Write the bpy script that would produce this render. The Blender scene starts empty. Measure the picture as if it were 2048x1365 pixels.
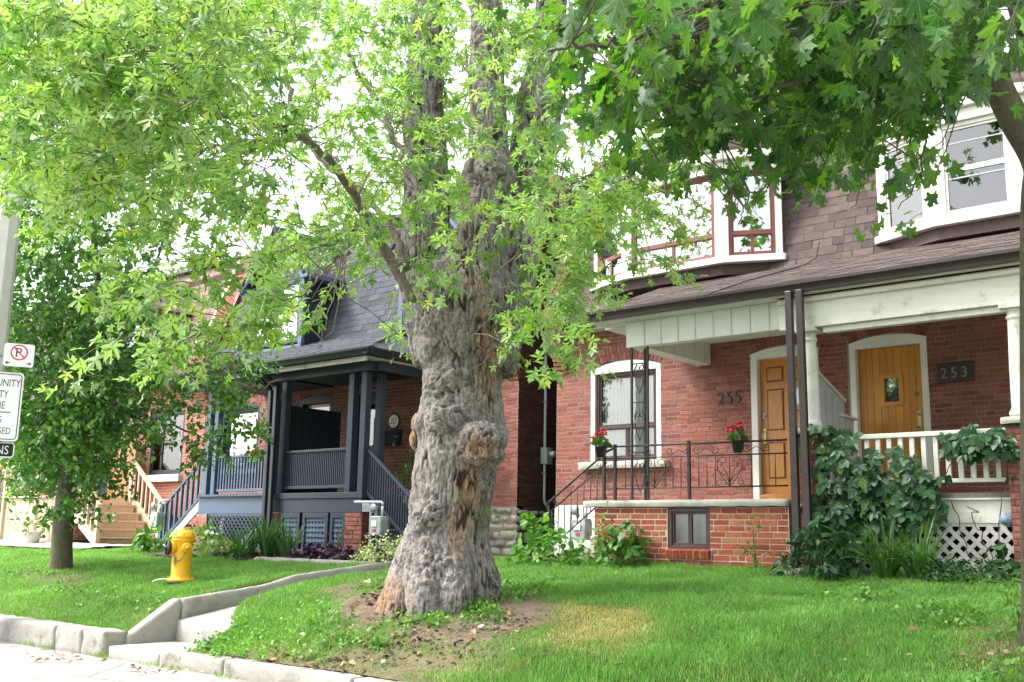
import bpy, math, random
import numpy as np
from mathutils import Vector, Matrix

sc = bpy.context.scene
COL = sc.collection
rnd = random.Random(11)
NR = np.random.default_rng(11)

# ------------------------------------------------------------------ camera
F = 2100.0                                   # focal length in photo pixels (2048 wide)
YAW, PITCH, ROLL = math.radians(40.22), math.radians(10.59), math.radians(1.05)
CAM = np.array([0.0, 0.0, 1.4])
_f = np.array([-math.sin(YAW) * math.cos(PITCH), math.cos(YAW) * math.cos(PITCH), math.sin(PITCH)])
_r = np.array([math.cos(YAW), math.sin(YAW), 0.0])
_u = np.cross(_r, _f)
RM = np.array([math.cos(ROLL) * _r + math.sin(ROLL) * _u, -math.sin(ROLL) * _r + math.cos(ROLL) * _u, _f])
cd = bpy.data.cameras.new('camera')
cam = bpy.data.objects.new('camera', cd)
COL.objects.link(cam)
cd.sensor_width = 36.0
cd.lens = 36.0 * F / 2048.0
cd.clip_start, cd.clip_end = 0.05, 2000.0
cam.matrix_world = Matrix(((RM[0][0], RM[1][0], -RM[2][0], CAM[0]), (RM[0][1], RM[1][1], -RM[2][1], CAM[1]),
                           (RM[0][2], RM[1][2], -RM[2][2], CAM[2]), (0, 0, 0, 1)))
sc.camera = cam

# ------------------------------------------------------------------ sky, sun, exposure
SUN_EL, SUN_AZ = math.radians(52), math.radians(-128)    # azimuth from +Y towards +X: the sun stands behind, left of the camera
wd = bpy.data.worlds.new('World')
sc.world = wd
wd.use_nodes = True
wn = wd.node_tree
wn.nodes.clear()
sky = wn.nodes.new('ShaderNodeTexSky')
sky.sky_type = 'NISHITA'
sky.sun_disc = False
sky.sun_elevation, sky.sun_rotation = SUN_EL, SUN_AZ
sky.altitude, sky.air_density, sky.dust_density, sky.ozone_density = 80, 1.0, 4.0, 1.0
hs = wn.nodes.new('ShaderNodeHueSaturation')
hs.inputs['Saturation'].default_value = 0.22              # an overcast, nearly colourless sky
hs.inputs['Value'].default_value = 1.25
bg = wn.nodes.new('ShaderNodeBackground')
bg.inputs['Strength'].default_value = 0.15
wo = wn.nodes.new('ShaderNodeOutputWorld')
wn.links.new(sky.outputs[0], hs.inputs['Color'])
wn.links.new(hs.outputs[0], bg.inputs['Color'])
wn.links.new(bg.outputs[0], wo.inputs['Surface'])
sl = bpy.data.lights.new('sun', 'SUN')
sl.energy, sl.angle, sl.color = 1.5, math.radians(14), (1.0, 0.96, 0.9)
sun = bpy.data.objects.new('sun', sl)
COL.objects.link(sun)
_sd = Vector((math.sin(SUN_AZ) * math.cos(SUN_EL), math.cos(SUN_AZ) * math.cos(SUN_EL), math.sin(SUN_EL)))
sun.rotation_euler = _sd.to_track_quat('Z', 'Y').to_euler()
sun.location = (-6, -6, 14)
sc.view_settings.view_transform = 'Standard'
sc.view_settings.look = 'None'
sc.view_settings.gamma = 1.0
sc.view_settings.exposure = 1.85
sc.view_settings.use_curve_mapping = False
sc.render.engine = 'CYCLES'
cy = sc.cycles
cy.max_bounces, cy.diffuse_bounces, cy.glossy_bounces = 8, 5, 3
cy.transmission_bounces, cy.transparent_max_bounces = 6, 12
cy.use_denoising = True
cy.caustics_reflective = cy.caustics_refractive = False


# ------------------------------------------------------------------ pixels to places
def ray(px, py):
    return RM.T @ np.array([(px - 1024) / F, -(py - 682.5) / F, 1.0])
def W(px, py, y):                            # where the pixel's ray meets the vertical plane y
    d = ray(px, py)
    return CAM + d * (y / d[1])
def AD(px, py, depth):                       # a point at a given depth along the camera axis
    return CAM + ray(px, py) * depth
def proj(p):
    c = RM @ (np.asarray(p, float) - CAM)
    return 1024 + F * c[0] / c[2], 682.5 - F * c[1] / c[2], c[2]
def projn(P):
    c = (np.asarray(P, float) - CAM) @ RM.T
    return 1024 + F * c[:, 0] / c[:, 2], 682.5 - F * c[:, 1] / c[:, 2], c[:, 2]


# ------------------------------------------------------------------ noise
def _hash(ix, iy, iz, seed):
    n = (ix.astype(np.int64) * 374761393 + iy.astype(np.int64) * 668265263 + iz.astype(np.int64) * 2147483647 + seed * 974711) & 0xFFFFFFFF
    n = ((n ^ (n >> 13)) * 1274126177) & 0xFFFFFFFF
    n = ((n ^ (n >> 16)) * 2246822519) & 0xFFFFFFFF
    return ((n ^ (n >> 15)) & 0xFFFFFF) / 16777215.0
def vn(P, s=1.0, seed=0):                    # value noise, -1..1
    P = np.asarray(P, float) * s
    i = np.floor(P)
    f = P - i
    f = f * f * f * (f * (f * 6 - 15) + 10)
    r = 0
    for a in (0, 1):
        for b in (0, 1):
            for c in (0, 1):
                w = (f[:, 0] if a else 1 - f[:, 0]) * (f[:, 1] if b else 1 - f[:, 1]) * (f[:, 2] if c else 1 - f[:, 2])
                r = r + w * _hash(i[:, 0] + a, i[:, 1] + b, i[:, 2] + c, seed)
    return r * 2 - 1
def fbm(P, s=1.0, o=4, seed=0):
    r, a, t = 0, 1.0, 0.0
    for k in range(o):
        r = r + a * vn(P, s * 2 ** k, seed + 17 * k)
        t += a
        a *= 0.5
    return r / t


# ------------------------------------------------------------------ materials
def new_mat(name):
    m = bpy.data.materials.new(name)
    m.use_nodes = True
    nt = m.node_tree
    nt.nodes.clear()
    out = nt.nodes.new('ShaderNodeOutputMaterial')
    b = nt.nodes.new('ShaderNodeBsdfPrincipled')
    nt.links.new(b.outputs[0], out.inputs[0])
    return m, nt, b, out
def nd(nt, typ, **kw):
    n = nt.nodes.new('ShaderNode' + typ)
    for k, v in kw.items():
        if k in n.inputs:
            n.inputs[k].default_value = v
        else:
            setattr(n, k, v)
    return n
def noise_node(nt, scale, detail=4, rough=0.55, stretch=(1, 1, 1)):
    g = nd(nt, 'NewGeometry')
    mp = nd(nt, 'Mapping')
    mp.inputs['Scale'].default_value = stretch
    n = nd(nt, 'TexNoise', Scale=scale, Detail=detail, Roughness=rough)
    nt.links.new(g.outputs['Position'], mp.inputs['Vector'])
    nt.links.new(mp.outputs[0], n.inputs['Vector'])
    return n.outputs['Fac']
def rand_node(nt):                           # one random number for each piece, single object or island of a joined mesh
    g = nd(nt, 'NewGeometry')
    o = nd(nt, 'ObjectInfo')
    a = nd(nt, 'Math', operation='MULTIPLY_ADD')
    a.inputs[1].default_value = 7.31
    nt.links.new(o.outputs['Random'], a.inputs[0])
    nt.links.new(g.outputs['Random Per Island'], a.inputs[2])
    fr = nd(nt, 'Math', operation='FRACT')
    nt.links.new(a.outputs[0], fr.inputs[0])
    return fr.outputs[0]
def ramp(nt, fac, stops, interp='LINEAR'):
    r = nd(nt, 'ValToRGB')
    r.color_ramp.interpolation = interp
    e = r.color_ramp.elements
    while len(e) < len(stops):
        e.new(0.5)
    for k, (p, c) in enumerate(stops):
        e[k].position = p
        e[k].color = (c[0], c[1], c[2], 1) if not np.isscalar(c) else (c, c, c, 1)
    nt.links.new(fac, r.inputs[0])
    return r.outputs[0]
def mixc(nt, fac, a, b, mode='MIX'):
    m = nd(nt, 'Mix', data_type='RGBA', blend_type=mode)
    for sock, v in ((m.inputs[0], fac), (m.inputs[6], a), (m.inputs[7], b)):
        if isinstance(v, bpy.types.NodeSocket):
            nt.links.new(v, sock)
        elif np.isscalar(v):
            sock.default_value = v
        else:
            sock.default_value = (v[0], v[1], v[2], 1)
    return m.outputs[2]
def add_bump(nt, b, fac, strength, dist=0.01):
    bp = nd(nt, 'Bump', Strength=strength, Distance=dist)
    nt.links.new(fac, bp.inputs['Height'])
    nt.links.new(bp.outputs[0], b.inputs['Normal'])
def M(name, col, var=None, scale=6, rough=0.6, bump=0, bscale=40, stretch=(1, 1, 1), spec=0.4, metal=0, rv=0.0, dirt=None, dscale=2.5, dpos=(0.55, 0.72)):
    m, nt, b, out = new_mat(name)
    c = None
    if var is not None:
        c = mixc(nt, ramp(nt, noise_node(nt, scale, 5, 0.6, stretch), [(0.3, 0.0), (0.7, 1.0)]), col, var)
    if rv:
        k = ramp(nt, rand_node(nt), [(0, 1 - rv), (1, 1 + rv)])
        c = mixc(nt, 1.0, c if c is not None else col, k, 'MULTIPLY')
    if dirt is not None:
        c = mixc(nt, ramp(nt, noise_node(nt, dscale, 8, 0.7), [(dpos[0], 0.0), (dpos[1], 1.0)]), c if c is not None else col, dirt)
    if c is None:
        b.inputs['Base Color'].default_value = (*col, 1)
    else:
        nt.links.new(c, b.inputs['Base Color'])
    b.inputs['Roughness'].default_value = rough
    b.inputs['Specular IOR Level'].default_value = spec
    b.inputs['Metallic'].default_value = metal
    if bump:
        add_bump(nt, b, noise_node(nt, bscale, 6, 0.65, stretch), bump)
    return m
def brick_mat(name, stops, stain=(0.06, 0.04, 0.035), stain_amt=0.5):
    m, nt, b, out = new_mat(name)
    c = ramp(nt, rand_node(nt), stops)
    c = mixc(nt, ramp(nt, noise_node(nt, 30, 5, 0.7), [(0.35, 0.55), (0.7, 1.15)]), (0, 0, 0), c, 'MIX')
    st = ramp(nt, noise_node(nt, 0.9, 7, 0.7), [(0.5, 0.0), (0.75, stain_amt)])
    c = mixc(nt, st, c, stain)
    nt.links.new(c, b.inputs['Base Color'])
    b.inputs['Roughness'].default_value = 0.85
    b.inputs['Specular IOR Level'].default_value = 0.25
    add_bump(nt, b, noise_node(nt, 90, 5, 0.7), 0.5, 0.006)
    return m
def leaf_mat(name, stops, trans=0.4, tcol=None, rough=0.45, spec=0.35, under=None, vein=0.0):
    m, nt, b, out = new_mat(name)
    c = ramp(nt, rand_node(nt), stops)
    if under:                                # paler underside of the leaf
        c = mixc(nt, nd(nt, 'NewGeometry').outputs['Backfacing'], c, under)
    c = mixc(nt, 1.0, c, ramp(nt, noise_node(nt, 1.3, 3), [(0.3, 0.72), (0.7, 1.22)]), 'MULTIPLY')
    if vein:                                 # pale ribs fanning out from the leaf stalk, sunk a little
        at = nd(nt, 'Attribute', attribute_name='lv')
        sp = nd(nt, 'SeparateXYZ')
        nt.links.new(at.outputs['Vector'], sp.inputs[0])
        an = nd(nt, 'Math', operation='ARCTAN2')
        nt.links.new(sp.outputs[0], an.inputs[0])
        nt.links.new(sp.outputs[1], an.inputs[1])
        dv = nd(nt, 'Math', operation='MULTIPLY_ADD')
        dv.inputs[1].default_value, dv.inputs[2].default_value = 1 / 0.68, 0.5
        nt.links.new(an.outputs[0], dv.inputs[0])
        fr = nd(nt, 'Math', operation='FRACT')
        nt.links.new(dv.outputs[0], fr.inputs[0])
        sb = nd(nt, 'Math', operation='SUBTRACT')
        sb.inputs[1].default_value = 0.5
        nt.links.new(fr.outputs[0], sb.inputs[0])
        ab = nd(nt, 'Math', operation='ABSOLUTE')
        nt.links.new(sb.outputs[0], ab.inputs[0])
        ln = nd(nt, 'VectorMath', operation='LENGTH')
        nt.links.new(at.outputs['Vector'], ln.inputs[0])
        mu = nd(nt, 'Math', operation='MULTIPLY')
        nt.links.new(ab.outputs[0], mu.inputs[0])
        nt.links.new(ln.outputs['Value'], mu.inputs[1])
        vf = ramp(nt, mu.outputs[0], [(0.010, vein), (0.030, 0.0)])
        c = mixc(nt, vf, c, (0.26, 0.34, 0.11))
        add_bump(nt, b, vf, 0.5, 0.004)
    nt.links.new(c, b.inputs['Base Color'])
    b.inputs['Roughness'].default_value = rough
    b.inputs['Specular IOR Level'].default_value = spec
    if trans:
        t = nd(nt, 'BsdfTranslucent')
        tc = mixc(nt, 1.0, c, tcol or (1.5, 1.6, 0.6), 'MULTIPLY')
        nt.links.new(tc, t.inputs['Color'])
        mx = nd(nt, 'MixShader', Fac=trans)
        nt.links.new(b.outputs[0], mx.inputs[1])
        nt.links.new(t.outputs[0], mx.inputs[2])
        nt.links.new(mx.outputs[0], out.inputs[0])
    return m
def glass_mat(name, tint=(0.85, 0.9, 0.9), base=0.1, rough=0.015):
    m, nt, b, out = new_mat(name)
    nt.nodes.remove(b)
    tr = nd(nt, 'BsdfTransparent')
    tr.inputs['Color'].default_value = (*tint, 1)
    gl = nd(nt, 'BsdfGlossy', Roughness=rough)
    lw = nd(nt, 'LayerWeight', Blend=0.35)
    ad = nd(nt, 'Math', operation='MULTIPLY_ADD')
    ad.inputs[1].default_value = 0.9
    ad.inputs[2].default_value = base
    ad.use_clamp = True
    nt.links.new(lw.outputs['Fresnel'], ad.inputs[0])
    bp = nd(nt, 'Bump', Strength=0.06, Distance=0.02)
    nt.links.new(noise_node(nt, 2.2, 2), bp.inputs['Height'])
    nt.links.new(bp.outputs[0], gl.inputs['Normal'])
    mx = nd(nt, 'MixShader')
    nt.links.new(ad.outputs[0], mx.inputs[0])
    nt.links.new(tr.outputs[0], mx.inputs[1])
    nt.links.new(gl.outputs[0], mx.inputs[2])
    nt.links.new(mx.outputs[0], out.inputs[0])
    return m

K = {}
RED = [(0.0, (0.20, 0.070, 0.056)), (0.3, (0.285, 0.098, 0.074)), (0.7, (0.345, 0.130, 0.096)), (1.0, (0.26, 0.10, 0.088))]
K['brick'] = brick_mat('red brick', RED)
K['brick_lit'] = brick_mat('lit orange red brick', [(0, (0.34, 0.10, 0.07)), (0.5, (0.42, 0.14, 0.10)), (1, (0.46, 0.17, 0.12))], (0.2, 0.1, 0.08), 0.3)  # lighter copy of the red brick, bright light put into its colour
K['brick_dark'] = brick_mat('shade dark brick', [(0, (0.060, 0.026, 0.022)), (0.6, (0.095, 0.036, 0.03)), (1, (0.13, 0.05, 0.04))])  # darkened copy of the brick, alley shade put into its colour
K['brick_new'] = brick_mat('basement brick', [(0, (0.24, 0.055, 0.035)), (0.5, (0.36, 0.085, 0.05)), (0.85, (0.43, 0.13, 0.07)), (1, (0.40, 0.19, 0.11))], (0.2, 0.12, 0.09), 0.25)
K['mortar'] = M('grey mortar', (0.34, 0.28, 0.25), (0.22, 0.175, 0.155), 5, 0.95, 0.5, 120)
K['mortar_dark'] = M('dark mortar', (0.09, 0.065, 0.058), (0.05, 0.038, 0.035), 5, 0.95, 0.5, 120)  # darkened mortar; on the alley walls the shade is in this colour
K['mortar_pale'] = M('pale mortar', (0.52, 0.46, 0.38), (0.38, 0.32, 0.27), 9, 0.95, 0.5, 120)
K['white'] = M('white paint', (0.78, 0.78, 0.76), (0.66, 0.66, 0.63), 3, 0.5, 0.12, 60, dirt=(0.42, 0.40, 0.34), dscale=4, dpos=(0.62, 0.8))
K['white_old'] = M('weathered white paint', (0.70, 0.69, 0.64), (0.56, 0.56, 0.50), 2.2, 0.6, 0.3, 50, dirt=(0.20, 0.18, 0.13), dscale=3.5, dpos=(0.56, 0.75), stretch=(0.5, 1, 2))
K['panel_white'] = M('white siding', (0.66, 0.68, 0.65), (0.56, 0.58, 0.55), 2, 0.45, dirt=(0.40, 0.38, 0.33), dpos=(0.62, 0.8))
K['brown'] = M('brown aluminium', (0.030, 0.020, 0.018), (0.045, 0.032, 0.03), 5, 0.35, spec=0.5)
K['brown_frame'] = M('brown window frame', (0.065, 0.032, 0.028), (0.045, 0.024, 0.022), 8, 0.45)
K['red_frame'] = M('reddish brown window frame', (0.20, 0.065, 0.05), (0.14, 0.05, 0.04), 8, 0.45)
K['black'] = M('black iron', (0.012, 0.012, 0.014), (0.02, 0.018, 0.018), 20, 0.5, 0.15, 80)
K['blue'] = M('slate blue paint', (0.021, 0.034, 0.052), (0.029, 0.045, 0.066), 5, 0.45, 0.08, 60)
K['blue_light'] = M('grey blue paint', (0.070, 0.105, 0.17), (0.09, 0.13, 0.20), 4, 0.5, 0.08, 60)
K['navy'] = M('dark navy paint', (0.010, 0.018, 0.026), (0.014, 0.024, 0.034), 5, 0.5, 0.1, 60)
K['gutter_blue'] = M('dark blue gutter', (0.016, 0.022, 0.032), (0.022, 0.03, 0.042), 5, 0.35)
K['cream'] = M('cream soffit', (0.50, 0.48, 0.40), (0.40, 0.38, 0.30), 5, 0.6, dirt=(0.16, 0.14, 0.1))
K['concrete'] = M('concrete', (0.40, 0.38, 0.34), (0.28, 0.265, 0.235), 4, 0.9, 0.5, 60, dirt=(0.13, 0.125, 0.10), dpos=(0.55, 0.75))
K['concrete_pale'] = M('pale concrete', (0.36, 0.345, 0.31), (0.25, 0.24, 0.215), 3, 0.9, 0.6, 45, dirt=(0.17, 0.16, 0.13), dpos=(0.56, 0.74))
K['stone'] = M('limestone', (0.44, 0.41, 0.36), (0.29, 0.265, 0.23), 7, 0.9, 0.8, 30, rv=0.22, dirt=(0.14, 0.125, 0.11))
K['sill_stone'] = M('stone sill', (0.42, 0.40, 0.35), (0.32, 0.30, 0.26), 8, 0.9, 0.6, 50)
K['shingle_brown'] = M('brown asphalt shingle', (0.112, 0.082, 0.074), (0.080, 0.062, 0.058), 12, 0.95, 0.7, 220, rv=0.34)
K['shingle_blue'] = M('slate grey shingle', (0.062, 0.066, 0.080), (0.045, 0.048, 0.060), 12, 0.9, 0.7, 200, rv=0.28)
K['shingle_pale'] = M('faded brown shingle', (0.20, 0.135, 0.115), (0.15, 0.10, 0.09), 12, 0.95, 0.5, 200, rv=0.3)
K['under'] = M('roof felt', (0.030, 0.022, 0.021), None, rough=1)
K['cedar'] = M('pale cedar', (0.64, 0.50, 0.36), (0.54, 0.40, 0.27), 5, 0.7, 0.25, 60, (8, 8, 1), rv=0.16)
K['cedar_dark'] = M('orange cedar', (0.38, 0.19, 0.08), (0.29, 0.13, 0.05), 5, 0.65, 0.2, 60, (8, 8, 1), rv=0.16)
K['grey_wood'] = M('weathered grey wood', (0.25, 0.22, 0.2), (0.18, 0.155, 0.14), 6, 0.85, 0.3, 60, (6, 6, 1), rv=0.2)
K['oak'] = M('varnished oak', (0.56, 0.235, 0.036), (0.42, 0.155, 0.022), 9, 0.32, 0.12, 70, (9, 9, 0.8), spec=0.5)
K['oak_amber'] = M('amber varnished planks', (0.62, 0.285, 0.036), (0.50, 0.20, 0.024), 7, 0.35, 0.1, 70, (9, 9, 0.7), spec=0.5, rv=0.13)
K['oak_shade'] = M('dark oak shade', (0.20, 0.070, 0.012), (0.14, 0.05, 0.01), 9, 0.45)  # panel border colour, shade of a recess painted in
K['brass'] = M('brass', (0.55, 0.44, 0.20), (0.42, 0.33, 0.14), 15, 0.35, metal=0.8)
K['steel'] = M('galvanised steel', (0.36, 0.38, 0.40), (0.28, 0.30, 0.32), 12, 0.4, metal=0.5)
K['meter'] = M('grey green meter paint', (0.33, 0.39, 0.39), (0.25, 0.30, 0.31), 10, 0.5, 0.1, 60, dirt=(0.14, 0.14, 0.13))
K['pipe_grey'] = M('grey pipe', (0.42, 0.45, 0.50), (0.34, 0.37, 0.41), 8, 0.5)
K['dark'] = M('unlit space', (0.012, 0.012, 0.013), None, rough=1)  # near black stands in for unlit space behind glass and lattice
K['room'] = M('dim room', (0.07, 0.065, 0.06), (0.03, 0.03, 0.028), 2, 1)
K['curtain'] = M('white net curtain', (0.80, 0.79, 0.75), (0.70, 0.69, 0.66), 6, 0.9)
K['blind'] = M('grey blind', (0.50, 0.53, 0.55), (0.42, 0.45, 0.47), 4, 0.8)
K['glass'] = glass_mat('window glass')
K['glass_bright'] = glass_mat('sky reflecting glass', base=0.42)
K['plaster'] = M('white parging', (0.62, 0.62, 0.60), (0.52, 0.52, 0.50), 3, 0.9, 0.4, 40, dirt=(0.3, 0.27, 0.22))
K['red_trim'] = M('dark red flashing', (0.11, 0.030, 0.028), (0.15, 0.045, 0.04), 8, 0.5)


# ------------------------------------------------------------------ mesh building
class MB:
    def __init__(s):
        s.v, s.f = [], []
    def add(s, vs, fs):
        b = len(s.v)
        s.v.extend([tuple(map(float, p)) for p in vs])
        s.f.extend([tuple(i + b for i in f) for f in fs])
        return s
    def box(s, x0, x1, y0, y1, z0, z1, taper=0):
        vs = [(x0, y0, z0), (x1, y0, z0), (x1, y1, z0), (x0, y1, z0), (x0, y0, z1), (x1, y0, z1), (x1, y1, z1), (x0, y1, z1)]
        return s.add(vs, [(0, 3, 2, 1), (4, 5, 6, 7), (0, 1, 5, 4), (1, 2, 6, 5), (2, 3, 7, 6), (3, 0, 4, 7)])
    def obox(s, c, ax, ay, az):              # half-axis vectors
        c, ax, ay, az = map(np.asarray, (c, ax, ay, az))
        vs = [c + i * ax + j * ay + k * az for k in (-1, 1) for i, j in ((-1, -1), (1, -1), (1, 1), (-1, 1))]
        return s.add(vs, [(0, 3, 2, 1), (4, 5, 6, 7), (0, 1, 5, 4), (1, 2, 6, 5), (2, 3, 7, 6), (3, 0, 4, 7)])
    def bar(s, p, q, w, h, up=(0, 0, 1)):
        p, q, up = np.asarray(p, float), np.asarray(q, float), np.asarray(up, float)
        d = q - p
        L = np.linalg.norm(d)
        d = d / L
        a = np.cross(d, up)
        a = a / np.linalg.norm(a)
        b = np.cross(a, d)
        return s.obox((p + q) / 2, d * L / 2, a * w / 2, b * h / 2)
    def tube(s, pts, rad, n=8, cap=True):
        pts = [np.asarray(p, float) for p in pts]
        if np.isscalar(rad):
            rad = [rad] * len(pts)
        b = len(s.v)
        t0 = pts[1] - pts[0]
        u = np.cross(t0, (0.31, 0.17, 0.93))
        u = u / np.linalg.norm(u)
        for i, p in enumerate(pts):
            t = pts[min(i + 1, len(pts) - 1)] - pts[max(i - 1, 0)]
            t = t / (np.linalg.norm(t) + 1e-9)
            u = u - t * np.dot(u, t)
            u = u / (np.linalg.norm(u) + 1e-9)
            w = np.cross(t, u)
            for k in range(n):
                a = 2 * math.pi * k / n
                s.v.append(tuple(p + rad[i] * (math.cos(a) * u + math.sin(a) * w)))
        for i in range(len(pts) - 1):
            for k in range(n):
                k2 = (k + 1) % n
                s.f.append((b + i * n + k, b + i * n + k2, b + (i + 1) * n + k2, b + (i + 1) * n + k))
        if cap:
            s.f.append(tuple(b + k for k in range(n))[::-1])
            s.f.append(tuple(b + (len(pts) - 1) * n + k for k in range(n)))
        return s
    def lathe(s, prof, c=(0, 0, 0), n=24, axis=(0, 0, 1)):
        az = np.asarray(axis, float)
        az = az / np.linalg.norm(az)
        ax = np.cross(az, (0.3, 0.9, 0.1) if abs(az[2]) > 0.9 else (0, 0, 1))
        ax = ax / np.linalg.norm(ax)
        ay = np.cross(az, ax)
        b = len(s.v)
        c = np.asarray(c, float)
        for r, z in prof:
            for k in range(n):
                a = 2 * math.pi * k / n
                s.v.append(tuple(c + az * z + r * (math.cos(a) * ax + math.sin(a) * ay)))
        for i in range(len(prof) - 1):
            for k in range(n):
                k2 = (k + 1) % n
                s.f.append((b + i * n + k, b + i * n + k2, b + (i + 1) * n + k2, b + (i + 1) * n + k))
        s.f.append(tuple(b + k for k in range(n))[::-1])
        s.f.append(tuple(b + (len(prof) - 1) * n + k for k in range(n)))
        return s
    def prism(s, poly, p0, ax, ay, az):      # 2-D outline in (ax, ay) at p0, extruded by az
        p0, ax, ay, az = (np.asarray(q, float) for q in (p0, ax, ay, az))
        n = len(poly)
        vs = [p0 + ax * a + ay * b for a, b in poly] + [p0 + ax * a + ay * b + az for a, b in poly]
        fs = [tuple(range(n))[::-1], tuple(range(n, 2 * n))] + [(i, (i + 1) % n, n + (i + 1) % n, n + i) for i in range(n)]
        return s.add(vs, fs)
    def mesh(s, name, mat, smooth=False):
        me = bpy.data.meshes.new(name)
        me.from_pydata(s.v, [], s.f)
        if mat is not None:
            me.materials.append(K[mat] if isinstance(mat, str) else mat)
        if smooth:
            me.polygons.foreach_set('use_smooth', [True] * len(me.polygons))
        me.update()
        return me
    def build(s, name, mat, parent=None, smooth=False, bevel=0, kind=None):
        return put(name, s.mesh(name, mat, smooth), parent, bevel=bevel, kind=kind)

def put(name, me, parent=None, loc=None, bevel=0, kind=None):
    o = bpy.data.objects.new(name, me)
    COL.objects.link(o)
    if loc is not None:
        o.location = loc
    if parent is not None:
        o.parent = parent
        if parent.type == 'EMPTY':
            o.matrix_parent_inverse = Matrix.Translation(-Vector(parent.location))
    if bevel:
        b = o.modifiers.new('bevel', 'BEVEL')
        b.width, b.segments, b.limit_method = bevel, 2, 'ANGLE'
    if kind:
        o['kind'] = kind
    return o
def tag(o, label, cat, group=None):
    o['label'], o['category'] = label, cat
    if group:
        o['group'] = group
    return o
def thing(name, label, cat, loc, group=None):
    o = bpy.data.objects.new(name, None)
    COL.objects.link(o)
    o.location = tuple(map(float, loc))
    o.empty_display_size = 0.2
    return tag(o, label, cat, group)
def struct(o):
    o['kind'] = 'structure'
    return o
def bulk_mesh(name, V, FC, mat, smooth=False):
    """V (n,3) float, FC list of equally sized face index arrays -> mesh, fast"""
    me = bpy.data.meshes.new(name)
    V = np.asarray(V, np.float32)
    me.vertices.add(len(V))
    me.vertices.foreach_set('co', V.ravel())
    loops = np.concatenate([f.ravel() for f in FC]).astype(np.int32)
    tot = np.concatenate([np.full(len(f), f.shape[1], np.int32) for f in FC])
    me.loops.add(len(loops))
    me.loops.foreach_set('vertex_index', loops)
    me.polygons.add(len(tot))
    me.polygons.foreach_set('loop_start', np.concatenate([[0], np.cumsum(tot)[:-1]]).astype(np.int32))
    me.polygons.foreach_set('loop_total', tot)
    me.polygons.foreach_set('use_smooth', np.full(len(tot), bool(smooth)))
    for m in (mat if isinstance(mat, (list, tuple)) else [mat]):
        me.materials.append(K[m] if isinstance(m, str) else m)
    me.update(calc_edges=True)
    return me
def text_mb(s, size, p0, ax, up, depth=0.004, xs=1.0, align='LEFT'):
    """lettering as a mesh builder: the text lies in the plane of ax (reading direction) and up"""
    cu = bpy.data.curves.new('lettering', 'FONT')
    cu.body, cu.size, cu.extrude, cu.align_x, cu.resolution_u = s, 1.0, 0.5, align, 3
    o = bpy.data.objects.new('lettering', cu)
    COL.objects.link(o)
    bpy.context.view_layer.update()
    me = bpy.data.meshes.new_from_object(o.evaluated_get(bpy.context.evaluated_depsgraph_get()))
    p0, ax, up = (np.asarray(q, float) for q in (p0, ax, up))
    nn = np.cross(ax, up)
    mb = MB()
    mb.add([p0 + ax * v.co.x * size * xs + up * v.co.y * size + nn * (v.co.z + 0.5) * depth for v in me.vertices], [tuple(p.vertices) for p in me.polygons])
    bpy.data.objects.remove(o)
    bpy.data.curves.remove(cu)
    bpy.data.meshes.remove(me)
    return mb

# ------------------------------------------------------------------ ground, road, kerbs, path
def sstep(a, b, x):
    t = np.clip((x - a) / (b - a), 0, 1)
    return t * t * (3 - 2 * t)
def path_z(y):
    return np.where(y < 7.25, 0.13 + 0.02 * (y - 6.6), np.interp(y, [7.25, 9.1, 10.75, 12.4], [0.37, 0.68, 0.87, 1.02]))
def gh(x, y):
    x, y = np.asarray(x, float), np.asarray(y, float)
    z = np.interp(y, [6.6, 6.9, 7.25, 8.3, 9.1, 10.75, 11.9, 14, 60], [0.17, 0.27, 0.47, 0.71, 0.82, 0.97, 1.09, 1.12, 1.12])
    z = z + 0.06 * np.exp(-((x + 7.75) ** 2 + (y - 8.2) ** 2) / 1.2)
    P = np.stack([x.ravel(), y.ravel(), 0 * x.ravel()], 1)
    z = z + (fbm(P, 0.9, 3, 5) * 0.035).reshape(x.shape) * sstep(6.6, 7.4, y) * (1 - sstep(11.3, 11.9, y))
    xr = np.interp(y, [6.6, 7.2, 7.7, 8.6], [-10.25, -10.35, -10.95, -11.15])
    k = sstep(-11.45, -11.35, x) * (1 - sstep(xr, xr + 0.45, x)) * (1 - sstep(11.9, 12.3, y))
    return z * (1 - k) + (path_z(np.maximum(y - 0.2, 6.6)) - 0.09) * k
def on_ground(px, py):
    d = ray(px, py)
    t = np.linspace(4, 40, 2600)
    P = CAM[None] + d[None] * (t / d[1])[:, None] * 0.6
    s = P[:, 2] - np.where(P[:, 1] > 6.6, gh(P[:, 0], P[:, 1]), 0)
    i = np.argmax(s < 0)
    return P[i]

K['ground'] = M('far ground', (0.10, 0.12, 0.06), (0.14, 0.13, 0.09), 0.3, 0.95)
struct(MB().add([(-700, -700, -0.06), (700, -700, -0.06), (700, 700, -0.06), (-700, 700, -0.06)], [(0, 1, 2, 3)]).build('ground', 'ground'))
K['road'] = M('pale worn concrete road', (0.31, 0.30, 0.285), (0.235, 0.228, 0.212), 2.2, 0.9, 0.5, 70, dirt=(0.15, 0.14, 0.125), dscale=3.0, dpos=(0.54, 0.70))
_m = K['road']
_nt = _m.node_tree
_b = next(n_ for n_ in _nt.nodes if n_.type == 'BSDF_PRINCIPLED')
_src = _b.inputs['Base Color'].links[0].from_socket
_g = nd(_nt, 'NewGeometry')
_v = nd(_nt, 'TexVoronoi', feature='DISTANCE_TO_EDGE', Scale=0.75)
_ad = nd(_nt, 'Mix', data_type='VECTOR')
_ad.inputs[0].default_value = 0.12
_nz = nd(_nt, 'TexNoise', Scale=2.5, Detail=8)
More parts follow.
